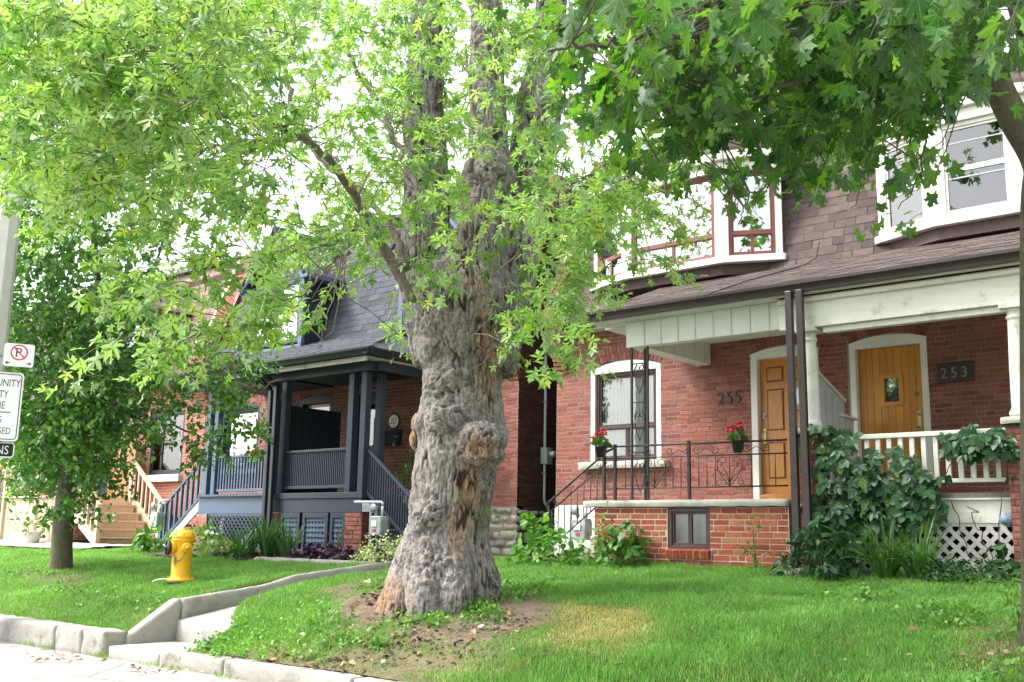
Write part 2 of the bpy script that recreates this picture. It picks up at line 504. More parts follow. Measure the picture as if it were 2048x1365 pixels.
_nt.links.new(_g.outputs['Position'], _nz.inputs['Vector'])
_nt.links.new(_g.outputs['Position'], _ad.inputs[4])
_nt.links.new(_nz.outputs['Color'], _ad.inputs[5])
_nt.links.new(_ad.outputs[1], _v.inputs['Vector'])
_nt.links.new(mixc(_nt, ramp(_nt, _v.outputs['Distance'], [(0.0, 0.85), (0.022, 0.0)]), _src, (0.10, 0.09, 0.075)), _b.inputs['Base Color'])
nx, ny = 161, 41
gx, gy = np.meshgrid(np.linspace(-60, 40, nx), np.linspace(-9.0, 6.62, ny))
gz = -0.012 + 0.0 * gx + fbm(np.stack([gx.ravel(), gy.ravel(), 0 * gx.ravel()], 1), 0.7, 3, 3).reshape(gx.shape) * 0.012
def grid_faces(nx, ny):
    i, j = np.meshgrid(np.arange(nx - 1), np.arange(ny - 1))
    a = (j * nx + i).ravel()
    return np.stack([a, a + 1, a + nx + 1, a + nx], 1)
struct(put('road', bulk_mesh('road', np.stack([gx.ravel(), gy.ravel(), gz.ravel()], 1), [grid_faces(nx, ny)], 'road', True)))

SOIL_E = [(910, 1264, 175, 44, 0.95), (745, 1215, 95, 55, 1.0), (610, 1335, 170, 34, 0.6), (1015, 1225, 85, 30, 1.0), (800, 1325, 180, 38, 0.7),
          (130, 1158, 70, 14, 0.7), (2010, 1290, 70, 40, 0.6)]
def masks(P):
    px, py, dz = projn(P)
    n = fbm(P, 2.6, 4, 9)
    s = np.zeros(len(P))
    for cx, cy_, a, b, k in SOIL_E:
        s = np.maximum(s, k * np.clip(1.45 - np.sqrt(((px - cx) / a) ** 2 + ((py - cy_) / b) ** 2) + 0.75 * n, 0, 1))
    st = np.clip(1.9 - 1.1 * np.sqrt(((px - 1190 + 0.5 * (py - 1255)) / 105) ** 2 + ((py - 1258) / 42) ** 2) + 0.9 * n, 0, 1)
    for cx, cy_, a, b in ((620, 1325, 200, 40), (820, 1320, 190, 40), (1980, 1300, 90, 40)):
        st = np.maximum(st, 0.5 * np.clip(1.4 - np.hypot((px - cx) / a, (py - cy_) / b) + 0.8 * n, 0, 1))
    s = np.maximum(s, np.clip(0.9 - np.hypot(P[:, 0] + 7.75, P[:, 1] - 8.2) / 0.95, 0, 1) * 3)
    return np.clip(s, 0, 1), st

m, nt, b, out = new_mat('lawn soil')
at = nd(nt, 'Attribute', attribute_name='soil')
grassc = mixc(nt, noise_node(nt, 6, 6), (0.060, 0.105, 0.020), (0.115, 0.16, 0.038))
soilc = mixc(nt, ramp(nt, noise_node(nt, 5, 8, 0.75), [(0.3, 0), (0.7, 1)]), (0.115, 0.078, 0.058), (0.26, 0.195, 0.15))
nt.links.new(mixc(nt, at.outputs['Fac'], grassc, soilc), b.inputs['Base Color'])
b.inputs['Roughness'].default_value = 0.95
b.inputs['Specular IOR Level'].default_value = 0.15
add_bump(nt, b, noise_node(nt, 45, 8, 0.75), 0.9, 0.03)
K['lawn'] = m
xs = np.concatenate([np.linspace(-60, -22, 40)[:-1], np.arange(-22, 2.0, 0.06), np.linspace(2.06, 30, 20)])
ys = np.concatenate([np.arange(6.6, 12.4, 0.06), np.linspace(12.5, 60, 14)])
gx, gy = np.meshgrid(xs, ys)
LP = np.stack([gx.ravel(), gy.ravel(), gh(gx, gy).ravel()], 1)
LP[:, 2] += (fbm(LP, 7, 3, 21) * 0.012)
me = bulk_mesh('lawn', LP, [grid_faces(len(xs), len(ys))], 'lawn', True)
vis = (LP[:, 0] > -22) & (LP[:, 0] < 0) & (LP[:, 1] < 12.4)
soil = np.zeros(len(LP))
soil[vis] = masks(LP[vis])[0]
a_ = me.attributes.new('soil', 'FLOAT', 'POINT')
a_.data.foreach_set('value', soil.astype(np.float32))
struct(put('lawn', me))

def rough_block(x0, x1, y0, y1, z0, z1, step=0.07, amp=0.012, seed=0, warp=None, rnd_edge=0.02):
    """a stone or concrete block: subdivided box with worn edges and an uneven surface"""
    mb = MB()
    d = np.array([x1 - x0, y1 - y0, z1 - z0])
    n = np.maximum(2, np.round(d / step).astype(int))
    idx = {}
    V = []
    def vid(i, j, k):
        t = (i, j, k)
        if t not in idx:
            idx[t] = len(V)
            V.append((i / n[0], j / n[1], k / n[2]))
        return idx[t]
    Fc = []
    for i in range(n[0]):
        for j in range(n[1]):
            Fc.append([vid(i, j, n[2]), vid(i + 1, j, n[2]), vid(i + 1, j + 1, n[2]), vid(i, j + 1, n[2])])
    for i in range(n[0]):
        for k in range(n[2]):
            Fc.append([vid(i, 0, k), vid(i + 1, 0, k), vid(i + 1, 0, k + 1), vid(i, 0, k + 1)])
            Fc.append([vid(i, n[1], k), vid(i, n[1], k + 1), vid(i + 1, n[1], k + 1), vid(i + 1, n[1], k)])
    for j in range(n[1]):
        for k in range(n[2]):
            Fc.append([vid(n[0], j, k), vid(n[0], j + 1, k), vid(n[0], j + 1, k + 1), vid(n[0], j, k + 1)])
            Fc.append([vid(0, j, k), vid(0, j, k + 1), vid(0, j + 1, k + 1), vid(0, j + 1, k)])
    V = np.array(V)
    ed = ((V < 0.01) | (V > 0.99)).sum(1)
    P = np.array([x0, y0, z0]) + V * d
    c = np.array([x0, y0, z0]) + d / 2
    pull = np.where(ed >= 2, rnd_edge * (0.6 + 0.8 * np.abs(fbm(P, 5, 2, seed))), 0)[:, None]
    P = P + pull * np.sign(c - P) * ((V < 0.01) | (V > 0.99))
    P = P + np.stack([fbm(P, 6, 3, seed + 1), fbm(P, 6, 3, seed + 2), fbm(P, 6, 3, seed + 3)], 1) * amp
    if warp is not None:
        P = warp(P, V)
    mb.add(P, Fc)
    return mb

K['kerb'] = M('worn kerb concrete', (0.34, 0.325, 0.29), (0.22, 0.21, 0.185), 4, 0.95, 0.8, 50, dirt=(0.11, 0.10, 0.085), dscale=5, dpos=(0.54, 0.68))
kerb = thing('kerb', 'weathered grey concrete kerb with chipped blocks along the road edge', 'kerb', (-12, 6.6, 0))
kerb['kind'] = 'structure'
x = -11.36
for k in range(16):
    L = (0.52, 0.62, 1.5, 1.3, 1.6, 1.2, 1.5)[k % 7]
    rough_block(x - L + 0.012, x - 0.012, 6.42 + 0.012 * rnd.random(), 6.74, -0.03, 0.26 + 0.02 * rnd.random(), 0.045, 0.016, 40 + k, None, 0.014).build('kerb_block', 'kerb', kerb, True)
    x -= L
x = -10.28
for k in range(10):
    L = (1.15, 1.9, 1.7, 2.0)[k % 4]
    rough_block(x + 0.01, x + L - 0.01, 6.45, 6.66, -0.03, 0.155 + 0.02 * rnd.random(), 0.045, 0.012, 80 + k, None, 0.012).build('kerb_block', 'kerb', kerb, True)
    x += L
gp = thing('garden_path', 'grey concrete path with two steps and a raised edge beside the large trunk', 'path', (-10.8, 7, 0.1))
gp['kind'] = 'structure'
rough_block(-11.30, -10.27, 6.44, 7.33, -0.04, 0.13, 0.07, 0.008, 101).build('step', 'concrete_pale', gp, True)
def ramp_up(P, V):
    P[:, 2] += np.where(P[:, 1] > 7.2, path_z(P[:, 1]) - 0.37, 0)
    return P
rough_block(-11.31, -10.1, 7.27, 12.6, 0.0, 0.37, 0.1, 0.006, 102, ramp_up).build('path_slab', 'concrete_pale', gp, True)
def edge_up(P, V):
    P[:, 2] += np.interp(P[:, 1], [6.75, 7.27, 8.5, 9.1, 10.75, 11.4], [0.20, 0.57, 0.70, 0.83, 0.99, 1.04])
    P[:, 0] += np.interp(P[:, 1], [6.75, 7.4, 9, 11.4], [-0.02, 0.03, 0.0, -0.05])
    return P
rough_block(-11.46, -11.30, 6.70, 7.34, -0.72, 0.04, 0.05, 0.008, 103, edge_up, 0.012).build('path_edge', 'concrete_pale', gp, True)
rough_block(-11.45, -11.30, 7.35, 11.4, -0.45, 0.035, 0.06, 0.008, 104, edge_up, 0.012).build('path_edge', 'concrete_pale', gp, True)

K['mulch'] = M('dark bark mulch', (0.030, 0.022, 0.018), (0.075, 0.055, 0.045), 30, 0.95, 1.0, 60)
def patch(name, pts, mat, lift=0.02, step=0.12):
    """a sheet that follows the lawn inside a four-sided outline (bilinear)"""
    a, b_, c, d = (np.array(p, float) for p in pts)
    n = 40
    u, v = np.meshgrid(np.linspace(0, 1, n), np.linspace(0, 1, 14))
    u, v = u.ravel()[:, None], v.ravel()[:, None]
    Q = (a * (1 - u) + b_ * u) * (1 - v) + (d * (1 - u) + c * u) * v
    z = gh(Q[:, 0], Q[:, 1]) + lift + fbm(np.c_[Q, 0 * Q[:, 0]], 9, 3, 4) * lift * 0.5
    return struct(put(name, bulk_mesh(name, np.c_[Q, z], [grid_faces(n, 14)], mat, True)))
patch('garden_bed', [(-17.6, 10.55), (-11.5, 10.75), (-11.5, 12.1), (-17.6, 12.1)], 'mulch', 0.035)
patch('garden_bed', [(-27.5, 11.9), (-23.4, 11.9), (-23.4, 13.0), (-27.5, 13.0)], 'mulch', 0.03)
patch('walkway', [(-30, 10.9), (-20.3, 10.9), (-19.6, 11.7), (-30, 11.85)], 'concrete_pale', 0.04)
ed = MB()
eg = [(-14.2 + 0.09 * k, 10.62 + 0.004 * k) for k in range(32)]
rough_block(-14.4, -11.47, 10.60, 10.70, 0.88, 1.02, 0.05, 0.006, 130, None, 0.02).build('garden_edging', 'concrete_pale', gp, True)
K['chip'] = M('bark chip', (0.05, 0.035, 0.028), (0.11, 0.08, 0.06), 40, 0.95, rv=0.4)


# ------------------------------------------------------------------ walls of bricks, roofs of shingles
class Plane:
    """an upright plane: u runs along it, d counts outwards from it"""
    def __init__(s, o, u):
        s.o = np.array([o[0], o[1], 0.0])
        u = np.array([u[0], u[1], 0.0])
        s.u = u / np.linalg.norm(u)
        s.n = np.array([s.u[1], -s.u[0], 0.0])
    def p(s, u, z, d=0.0):
        return s.o + s.u * u + s.n * d + np.array([0, 0, z])
    def box(s, mb, u0, u1, z0, z1, d0, d1):
        c = s.p((u0 + u1) / 2, (z0 + z1) / 2, (d0 + d1) / 2)
        return mb.obox(c, s.u * (u1 - u0) / 2, -s.n * (d1 - d0) / 2, np.array([0, 0, (z1 - z0) / 2]))
    def b(s, u0, u1, z0, z1, d0, d1):
        return s.box(MB(), u0, u1, z0, z1, d0, d1)

def wall_sheet(P, u0, u1, z0, z1, ops, depth=0.16):
    mb = MB()
    us = sorted({u0, u1, *[o[0] for o in ops], *[o[1] for o in ops]})
    zs = sorted({z0, z1, *[o[2] for o in ops], *[o[3] for o in ops]})
    us = [u for u in us if u0 <= u <= u1]
    zs = [z for z in zs if z0 <= z <= z1]
    for a, b_ in zip(us, us[1:]):
        for c, d in zip(zs, zs[1:]):
            if any(o[0] <= (a + b_) / 2 <= o[1] and o[2] <= (c + d) / 2 <= o[3] for o in ops):
                continue
            P.box(mb, a, b_, c, d, -depth, 0)
    return mb

def brick_list(u0, u1, z0, z1, ops, bl=0.225, bh=0.0665, j=0.009, seed=1):
    r = random.Random(seed)
    L = []
    k = 0
    z = z0
    while z + bh * 0.6 < z1:
        zc = z + bh / 2
        cuts = [(o[0], o[1]) for o in ops if o[2] - 0.01 < zc < o[3] + 0.01]
        u = u0 - (bl / 2 if k % 2 else 0) - bl * 0.25 * (k % 3)
        while u < u1:
            a, b_ = max(u, u0), min(u + bl, u1)
            seg = [(a, b_)]
            for c0, c1 in cuts:
                ns = []
                for s0, s1 in seg:
                    if c1 <= s0 or c0 >= s1:
                        ns.append((s0, s1))
                    else:
                        if c0 - s0 > 0.03:
                            ns.append((s0, c0))
                        if s1 - c1 > 0.03:
                            ns.append((c1, s1))
                seg = ns
            for s0, s1 in seg:
                if s1 - s0 > 0.035:
                    if s1 - s0 > bl * 0.98 and r.random() < 0.10:      # a pair of headers
                        mid = (s0 + s1) / 2
                        L.append((s0, mid - j / 2, z, z + bh - j, r.uniform(0.0018, 0.0048), False))
                        L.append((mid + j / 2, s1 - j, z, z + bh - j, r.uniform(0.0018, 0.0048), False))
                    else:
                        L.append((s0, s1 - j, z, z + bh - j, r.uniform(0.0018, 0.0048), s1 - s0 > bl * 0.98))
            u += bl
        z += bh
        k += 1
    return L

def box_mesh5(hx, hy, hz):
    mb = MB()
    b = 0.003
    v = [(-hx, -hy, -hz), (hx, -hy, -hz), (hx, -hy, hz), (-hx, -hy, hz)]
    i = [(-hx + b, -hy - b, -hz + b), (hx - b, -hy - b, -hz + b), (hx - b, -hy - b, hz - b), (-hx + b, -hy - b, hz - b)]
    k = [(-hx, hy, -hz), (hx, hy, -hz), (hx, hy, hz), (-hx, hy, hz)]
    mb.add(v + i + k, [(4, 5, 6, 7), (0, 1, 5, 4), (1, 2, 6, 5), (2, 3, 7, 6), (3, 0, 4, 7), (8, 9, 1, 0), (9, 10, 2, 1), (10, 11, 3, 2), (11, 8, 0, 3)])
    return mb

def lay_bricks(P, wall, L, mat, nobj, name='brick', field='brick_field'):
    """the largest-looking bricks become objects under the wall, the rest one joined field"""
    full = [i for i, q in enumerate(L) if q[5]]
    sc_ = []
    for i in full:
        q = L[i]
        x, y, d = proj(P.p((q[0] + q[1]) / 2, (q[2] + q[3]) / 2))
        if d > 0 and 0 < x < 2048 and 0 < y < 1365:
            sc_.append((d, i))
    sc_.sort()
    pick = set(i for _, i in sc_[:nobj])
    ang = math.atan2(P.u[1], P.u[0])
    if pick:
        q = L[next(iter(pick))]
        mm = box_mesh5((q[1] - q[0]) / 2, 0.006, (q[3] - q[2]) / 2).mesh(name, mat)
        for i in pick:
            q = L[i]
            o = put(name, mm, wall, P.p((q[0] + q[1]) / 2, (q[2] + q[3]) / 2, q[4] - 0.006))
            o.rotation_euler = (0, 0, ang)
    V, n = [], 0
    for i, q in enumerate(L):
        if i in pick:
            continue
        for d, e in ((-0.004, 0.0), (q[4] - 0.003, 0.0), (q[4], 0.003)):
            for a, z in ((q[0] + e, q[2] + e), (q[1] - e, q[2] + e), (q[1] - e, q[3] - e), (q[0] + e, q[3] - e)):
                V.append(P.p(a, z, d))
        n += 1
    if n:
        base = np.array([(8, 9, 10, 11), (4, 5, 9, 8), (5, 6, 10, 9), (6, 7, 11, 10), (7, 4, 8, 11), (0, 1, 5, 4), (1, 2, 6, 5), (2, 3, 7, 6), (3, 0, 4, 7)])
        Fc = (base[None] + 12 * np.arange(n)[:, None, None]).reshape(-1, 4)
        put(field, bulk_mesh(field, np.array(V), [Fc], mat), wall, kind='stuff')

def arch_bricks(P, wall, u0, u1, zs, rise, mat, rows=2, h=0.115, d=0.012):
    """segmental arch of bricks on end over an opening; returns the zone it fills"""
    w = u1 - u0
    R = (w * w / 4 + rise * rise) / (2 * rise)
    uc, zc = (u0 + u1) / 2, zs + rise - R
    a1 = math.asin(w / 2 / R)
    for r in range(rows):
        Rm = R + 0.006 + r * (h + 0.008) + h / 2
        n = max(4, int(2 * a1 * Rm / 0.072))
        for k in range(n):
            a = -a1 + (k + 0.5) * 2 * a1 / n
            er = P.u * math.sin(a) + np.array([0, 0, math.cos(a)])
            et = P.u * math.cos(a) - np.array([0, 0, math.sin(a)])
            c = P.p(uc, zc, d - 0.03) + er * Rm
            MB().obox(c, et * (a1 * Rm / n - 0.0045), -P.n * 0.03, er * h / 2).build('arch_brick', mat, wall)
    return (u0 - 0.02, u1 + 0.02, zs - 0.02, zs + rows * (h + 0.008) + 0.01)

def shingle_slope(p0, u, v, n, U, H, roof, mat, nobj, sw=0.30, ex=0.142, holes=(), seed=3, name='shingle', trap=(0, 0)):
    """lay shingles on the slope with corner p0, axes u (along), v (up the slope); holes are (u0,u1,v0,v1)"""
    p0, u, v, n = (np.asarray(q, float) for q in (p0, u, v, n))
    r = random.Random(seed)
    items = []
    rows = int(H / ex)
    for k in range(rows + 1):
        a0 = k * ex
        if a0 > H - 0.02:
            break
        lo, hi = trap[0] * a0 / H, U - trap[1] * a0 / H
        s = lo - sw * ((0.5 if k % 2 else 0) + 0.1 * r.random())
        while s < hi:
            w = sw * r.uniform(0.94, 1.06)
            x0, x1 = max(s, lo), min(s + w - 0.006, hi)
            s += w
            if x1 - x0 < 0.03:
                continue
            if any(h[0] < (x0 + x1) / 2 < h[1] and h[2] < a0 + ex / 2 < h[3] for h in holes):
                continue
            items.append((x0, x1, a0 + r.uniform(-0.004, 0.004), r.uniform(0.004, 0.009), abs(x1 - x0 - sw) < 0.05 * sw + 0.012))
    sc_ = []
    for i, q in enumerate(items):
        c = p0 + u * (q[0] + q[1]) / 2 + v * (q[2] + ex / 2)
        x, y, d = proj(c)
        if q[4] and 0 < x < 2048 and 0 < y < 1365:
            sc_.append((d, i))
    sc_.sort()
    pick = set(i for _, i in sc_[:nobj])
    def verts(w2, l, t):
        return [(-w2, 0, 0), (w2, 0, 0), (w2, 0, t), (-w2, 0, t), (-w2, l, 0.0), (w2, l, 0.0), (w2, l, 0.0015), (-w2, l, 0.0015)]
    Fb = [(3, 2, 6, 7), (0, 1, 2, 3), (1, 5, 6, 2), (4, 0, 3, 7)]
    if pick:
        mm = MB().add(verts(sw / 2 - 0.003, ex * 1.12, 0.007), Fb).mesh(name, mat)
        rot = Matrix((tuple(u), tuple(v), tuple(n))).transposed().to_euler()
        for i in pick:
            q = items[i]
            o = put(name, mm, roof, p0 + u * (q[0] + q[1]) / 2 + v * q[2] + n * (q[3] - 0.004))
            o.rotation_euler = rot
    V = []
    m_ = 0
    for i, q in enumerate(items):
        if i in pick:
            continue
        c = p0 + u * (q[0] + q[1]) / 2 + v * q[2] + n * (q[3] - 0.004)
        for a, b_, t in verts((q[1] - q[0]) / 2, min(ex * 1.12, H - q[2]), 0.007):
            V.append(c + u * a + v * b_ + n * t)
        m_ += 1
    if m_:
        Fc = (np.array(Fb)[None] + 8 * np.arange(m_)[:, None, None]).reshape(-1, 4)
        put('shingle_field', bulk_mesh('shingle_field', np.array(V), [Fc], mat), roof, kind='stuff')

def window(P, parent, u0, u1, z0, z1, fr, fw=0.05, d=-0.06, panes=((0, 1, 0, 1),), back='dark', backd=-0.5, glass='glass', name='window', label=None, bar=0.035):
    """frame on the outline, then one sash per pane (fractions of the clear opening) with its glass, something behind"""
    w = MB()
    P.box(w, u0, u0 + fw, z0, z1, d - 0.03, d + 0.03)
    P.box(w, u1 - fw, u1, z0, z1, d - 0.03, d + 0.03)
    P.box(w, u0 + fw, u1 - fw, z1 - fw, z1, d - 0.031, d + 0.029)
    P.box(w, u0 + fw, u1 - fw, z0, z0 + fw, d - 0.031, d + 0.031)
    win = w.build(name, fr, parent, bevel=0.004)
    if label:
        win['label'] = label
    a0, a1, c0, c1 = u0 + fw, u1 - fw, z0 + fw, z1 - fw
    for f0, f1, g0, g1 in panes:
        x0, x1, y0, y1 = a0 + (a1 - a0) * f0, a0 + (a1 - a0) * f1, c0 + (c1 - c0) * g0, c0 + (c1 - c0) * g1
        s = MB()
        if bar:
            P.box(s, x0 + 0.001, x0 + bar, y0 + 0.001, y1 - 0.001, d - 0.025, d + 0.012)
            P.box(s, x1 - bar, x1 - 0.001, y0 + 0.001, y1 - 0.001, d - 0.025, d + 0.012)
            P.box(s, x0 + bar, x1 - bar, y1 - bar, y1 - 0.001, d - 0.024, d + 0.011)
            P.box(s, x0 + bar, x1 - bar, y0 + 0.001, y0 + bar, d - 0.024, d + 0.011)
            s.build('sash', fr, win, bevel=0.003)
        MB().add([P.p(x0 + bar * 0.9, y0 + bar * 0.9, d - 0.008), P.p(x1 - bar * 0.9, y0 + bar * 0.9, d - 0.008), P.p(x1 - bar * 0.9, y1 - bar * 0.9, d - 0.008), P.p(x0 + bar * 0.9, y1 - bar * 0.9, d - 0.008)], [(0, 1, 2, 3)]).build('pane', glass, win)
    rm = MB()
    P.box(rm, u0 - 0.05, u1 + 0.05, z0 - 0.05, z1 + 0.05, backd - 0.05, backd)
    P.box(rm, u0 - 0.02, u0 + 0.004, z0, z1, backd, d - 0.04)
    P.box(rm, u1 - 0.004, u1 + 0.02, z0, z1, backd, d - 0.04)
    P.box(rm, u0 + 0.005, u1 - 0.005, z1 - 0.004, z1 + 0.02, backd, d - 0.04)
    P.box(rm, u0 + 0.005, u1 - 0.005, z0 - 0.02, z0 + 0.004, backd, d - 0.04)
    rm.build('room', back, win)
    return win
def curtain(P, win, u0, u1, z0, z1, d, mat='curtain', waves=14, amp=0.02):
    n = waves * 6
    us = np.linspace(u0, u1, n)
    V, Fc = [], []
    for z in (z0, z1):
        for i, u in enumerate(us):
            V.append(P.p(u, z, d + amp * math.sin(i * 2 * math.pi / 6 + 0.6 * math.sin(i * 0.7)) * (0.7 if z == z1 else 1)))
    for i in range(n - 1):
        Fc.append((i, i + 1, n + i + 1, n + i))
    return MB().add(V, Fc).build('curtain', mat, win, True)
def lattice(P, parent, u0, u1, z0, z1, mat, pitch=0.09, w=0.035, d=0.0, diag=True, name='lattice_slat'):
    """crossed slats, every slat a piece of its own"""
    if not diag:
        u = u0 + pitch / 2
        while u < u1:
            P.b(u - w / 2, u + w / 2, z0, z1, d, d + 0.008).build(name, mat, parent)
            u += pitch
        z = z0 + pitch / 2
        while z < z1:
            P.b(u0, u1, z - w / 2, z + w / 2, d + 0.0085, d + 0.0165).build(name, mat, parent)
            z += pitch
        return
    H = z1 - z0
    for sgn, dd in ((1, d), (-1, d + 0.0085)):
        c = u0 - H
        while c < u1 + H:
            # the slat runs from (c, z0) to (c + sgn*H, z1); clip to u0..u1
            t0, t1 = 0.0, 1.0
            a, b_ = (c, c + H) if sgn > 0 else (c + H, c)
            for lim, side in ((u0, 1), (u1, -1)):
                da = (a - lim) * side
                db = (b_ - lim) * side
                if da < 0 and db < 0:
                    t0, t1 = 1, 0
                elif da < 0:
                    t0 = max(t0, -da / (db - da))
                elif db < 0:
                    t1 = min(t1, da / (da - db))
            if t1 - t0 > 0.05:
                p = P.p(a + (b_ - a) * t0, z0 + H * t0, dd + 0.004)
                q = P.p(a + (b_ - a) * t1, z0 + H * t1, dd + 0.004)
                MB().bar(p, q, 0.008, w, np.cross(q - p, P.n)).build(name, mat, parent)
            c += pitch * 1.414

# ------------------------------------------------------------------ houses: common pieces
YW = 13.74                                    # the front walls of the row stand in one line
PF = Plane((0, YW), (1, 0))                   # u = x, d = towards the street
MZ0, MY0, MZ1, MY1 = 4.85, 13.52, 7.92, 14.67  # mansard foot and top
MS = math.hypot(MZ1 - MZ0, MY1 - MY0)
MV = np.array([0, (MY1 - MY0) / MS, (MZ1 - MZ0) / MS])
MN = np.array([0, -(MZ1 - MZ0) / MS, (MY1 - MY0) / MS])
def arch_poly(u0, u1, z0, zs, rise, n=14):
    w = u1 - u0
    R = (w * w / 4 + rise * rise) / (2 * rise)
    a1 = math.asin(w / 2 / R)
    pts = [(u0, z0), (u1, z0)]
    for k in range(n + 1):
        a = a1 - 2 * a1 * k / n
        pts.append(((u0 + u1) / 2 + R * math.sin(a), zs + rise - R + R * math.cos(a)))
    return pts
def arch_trim(P, parent, u0, u1, z0, zs, rise, ih, fw, d0, d1, mat, name='frame'):
    """door or window surround: two posts and a head that is arched above and straight below (at ih)"""
    P.b(u0, u0 + fw, z0, ih, d0, d1).build(name, mat, parent, bevel=0.006)
    P.b(u1 - fw, u1, z0, ih, d0, d1).build(name, mat, parent, bevel=0.006)
    MB().prism(arch_poly(u0, u1, ih, zs, rise), P.p(0, 0, d1), P.u, np.array([0, 0, 1.0]), -P.n * (d1 - d0)).build(name, mat, parent, bevel=0.006)
def mansard(house, x0, x1, mat, nobj, holes=(), seed=1, cap='brown'):
    mb = MB()
    mb.add([(x0, MY0, MZ0), (x1, MY0, MZ0), (x1, MY1, MZ1), (x0, MY1, MZ1), (x0, MY0 + 0.2, MZ0), (x1, MY0 + 0.2, MZ0), (x1, MY1 + 0.2, MZ1), (x0, MY1 + 0.2, MZ1)],
           [(0, 1, 2, 3), (7, 6, 5, 4), (0, 3, 7, 4), (1, 5, 6, 2), (3, 2, 6, 7), (0, 4, 5, 1)])
    roof = mb.build('mansard_roof', 'under', house)
    shingle_slope((x0, MY0, MZ0), (1, 0, 0), MV, MN, x1 - x0, MS, roof, mat, nobj, holes=holes, seed=seed)
    MB().box(x0, x1, MY1 - 0.12, MY1 + 0.35, MZ1 + 0.002, MZ1 + 0.09).build('roof_edge', cap, roof, bevel=0.01)
    MB().box(x0 + 0.003, x1 - 0.003, MY1 + 0.21, 23, MZ1 - 0.3, MZ1 - 0.02).build('flat_roof', 'under', roof)
    return roof
def parapet(house, x0, x1, mat, mort, nbr, ztop=MZ1 + 0.12, trim='red_trim', flip=1):
    """brick fire wall that steps out over the front wall on corbels and climbs beside the mansard"""
    out = 0.42
    core = MB()
    zc = 4.08
    ys = []
    z = zc
    bh = 0.0665
    k = 0
    while z < ztop:
        if z < 5.0:
            y0 = YW - out * min(1, (z - zc + bh) / 0.92)
        else:
            y0 = (YW - out) + (z - 5.0) / (ztop - 5.0) * (MY1 - MY0 + 0.30)
        ys.append((z, y0))
        z += bh
    pw = None
    for z, y0 in ys:
        core.box(x0 + 0.006, x1 - 0.006, y0 + 0.008, y0 + 0.75, z - 0.001, z + bh)
    pw = core.build('parapet', mort, house)
    full = MB().box(x0, x1, 0, 0.104, 0, bh - 0.009).mesh('brick', mat)
    half = [MB().box(x0, (x0 + x1) / 2 - 0.004, 0, 0.104, 0, bh - 0.009).mesh('brick', mat), MB().box((x0 + x1) / 2 + 0.004, x1, 0, 0.104, 0, bh - 0.009).mesh('brick', mat)]
    for i, (z, y0) in enumerate(ys):
        for mm in ([full] if i % 2 else half):
            put('brick', mm, pw, (0, y0 - rnd.uniform(0, 0.004), z + 0.004))
    xs = (x1 + 0.002, x1 + 0.13) if flip > 0 else (x0 - 0.13, x0 - 0.002)
    p, q = np.array([sum(xs) / 2, MY0 - 0.03, MZ0 + 0.1]), np.array([sum(xs) / 2, MY1 - 0.03, MZ1])
    MB().bar(p, q, xs[1] - xs[0], 0.10, MN).build('flashing', trim, house, bevel=0.006)
    return pw
def gutter(parent, x0, x1, y, z, mat, name='gutter'):
    """ogee gutter: profile swept along x"""
    prof = [(0.0, 0.12), (0.0, 0.0), (-0.075, 0.0), (-0.085, 0.03), (-0.10, 0.055), (-0.125, 0.085), (-0.125, 0.12), (-0.115, 0.12), (-0.115, 0.09), (-0.07, 0.012), (-0.012, 0.012), (-0.012, 0.12)]
    return MB().prism(prof, (x0, y, z), (0, 1, 0), (0, 0, 1), (x1 - x0, 0, 0)).build(name, mat, parent)
def downpipe(parent, pts, mat, w=0.075, name='downpipe'):
    mb = MB()
    for p, q in zip(pts, pts[1:]):
        p, q = np.array(p, float), np.array(q, float)
        mb.bar(p, q, w, w * 0.8, (0, 1, 0.01))
    o = mb.build(name, mat, parent, bevel=0.008)
    return o
def body(house, x0, x1, mat, dark_x=None):
    MB().box(x0 + 0.02, x1 - 0.02, YW + 0.75, 23, 0.9, MZ1 - 0.32).build('back_wall', mat, house)

# ------------------------------------------------------------------ 255 and 253
XL, XP, XR = -10.62, -5.62, -0.35
h255 = thing('brick_house', 'red brick house numbered 255 with iron porch rail and brown mansard roof', 'house', (-8.2, YW, 1.1), 'row of brick houses along the street')
h253 = thing('brick_house', 'red brick house numbered 253 with white columns and a vine covered porch', 'house', (-3.0, YW, 1.1), 'row of brick houses along the street')
WIN = (-9.93, -8.60, 2.61, 4.20)
D255 = (-7.07, -6.03, 1.92, 4.12)
D253 = (-5.59, -4.55, 1.96, 4.12)
w1 = wall_sheet(PF, XL, XP, 1.0, 4.86, [WIN, D255]).build('wall', 'mortar', h255)
z1_ = arch_bricks(PF, w1, WIN[0], WIN[1], 4.10, 0.12, 'brick')
z2_ = arch_bricks(PF, w1, D255[0], D255[1], 4.08, 0.09, 'brick')
lay_bricks(PF, w1, brick_list(XL + 0.004, XP, 1.93, 4.84, [WIN, D255, z1_, z2_], seed=2), 'brick', 240)
w2 = wall_sheet(PF, XP + 0.002, XR, 1.0, 4.86, [D253, (-2.9, -1.6, 2.6, 4.2)]).build('wall', 'mortar', h253)
z3_ = arch_bricks(PF, w2, D253[0], D253[1], 4.08, 0.09, 'brick')
lay_bricks(PF, w2, brick_list(XP + 0.004, XR, 1.93, 4.84, [D253, (-2.9, -1.6, 2.6, 4.2), z3_], seed=3), 'brick', 300)
window(PF, h253, -2.9, -1.6, 2.6, 4.2, 'white', 0.08, panes=((0, 1, 0.4, 1), (0, 1, 0, 0.4)))
body(h255, XL, XP, 'brick_dark')
body(h253, XP, XR, 'brick_dark')
PF.b(XL - 0.004, -8.3, 0.9, 1.925, 0.001, 0.03).build('foundation', 'plaster', h255, bevel=0.01)
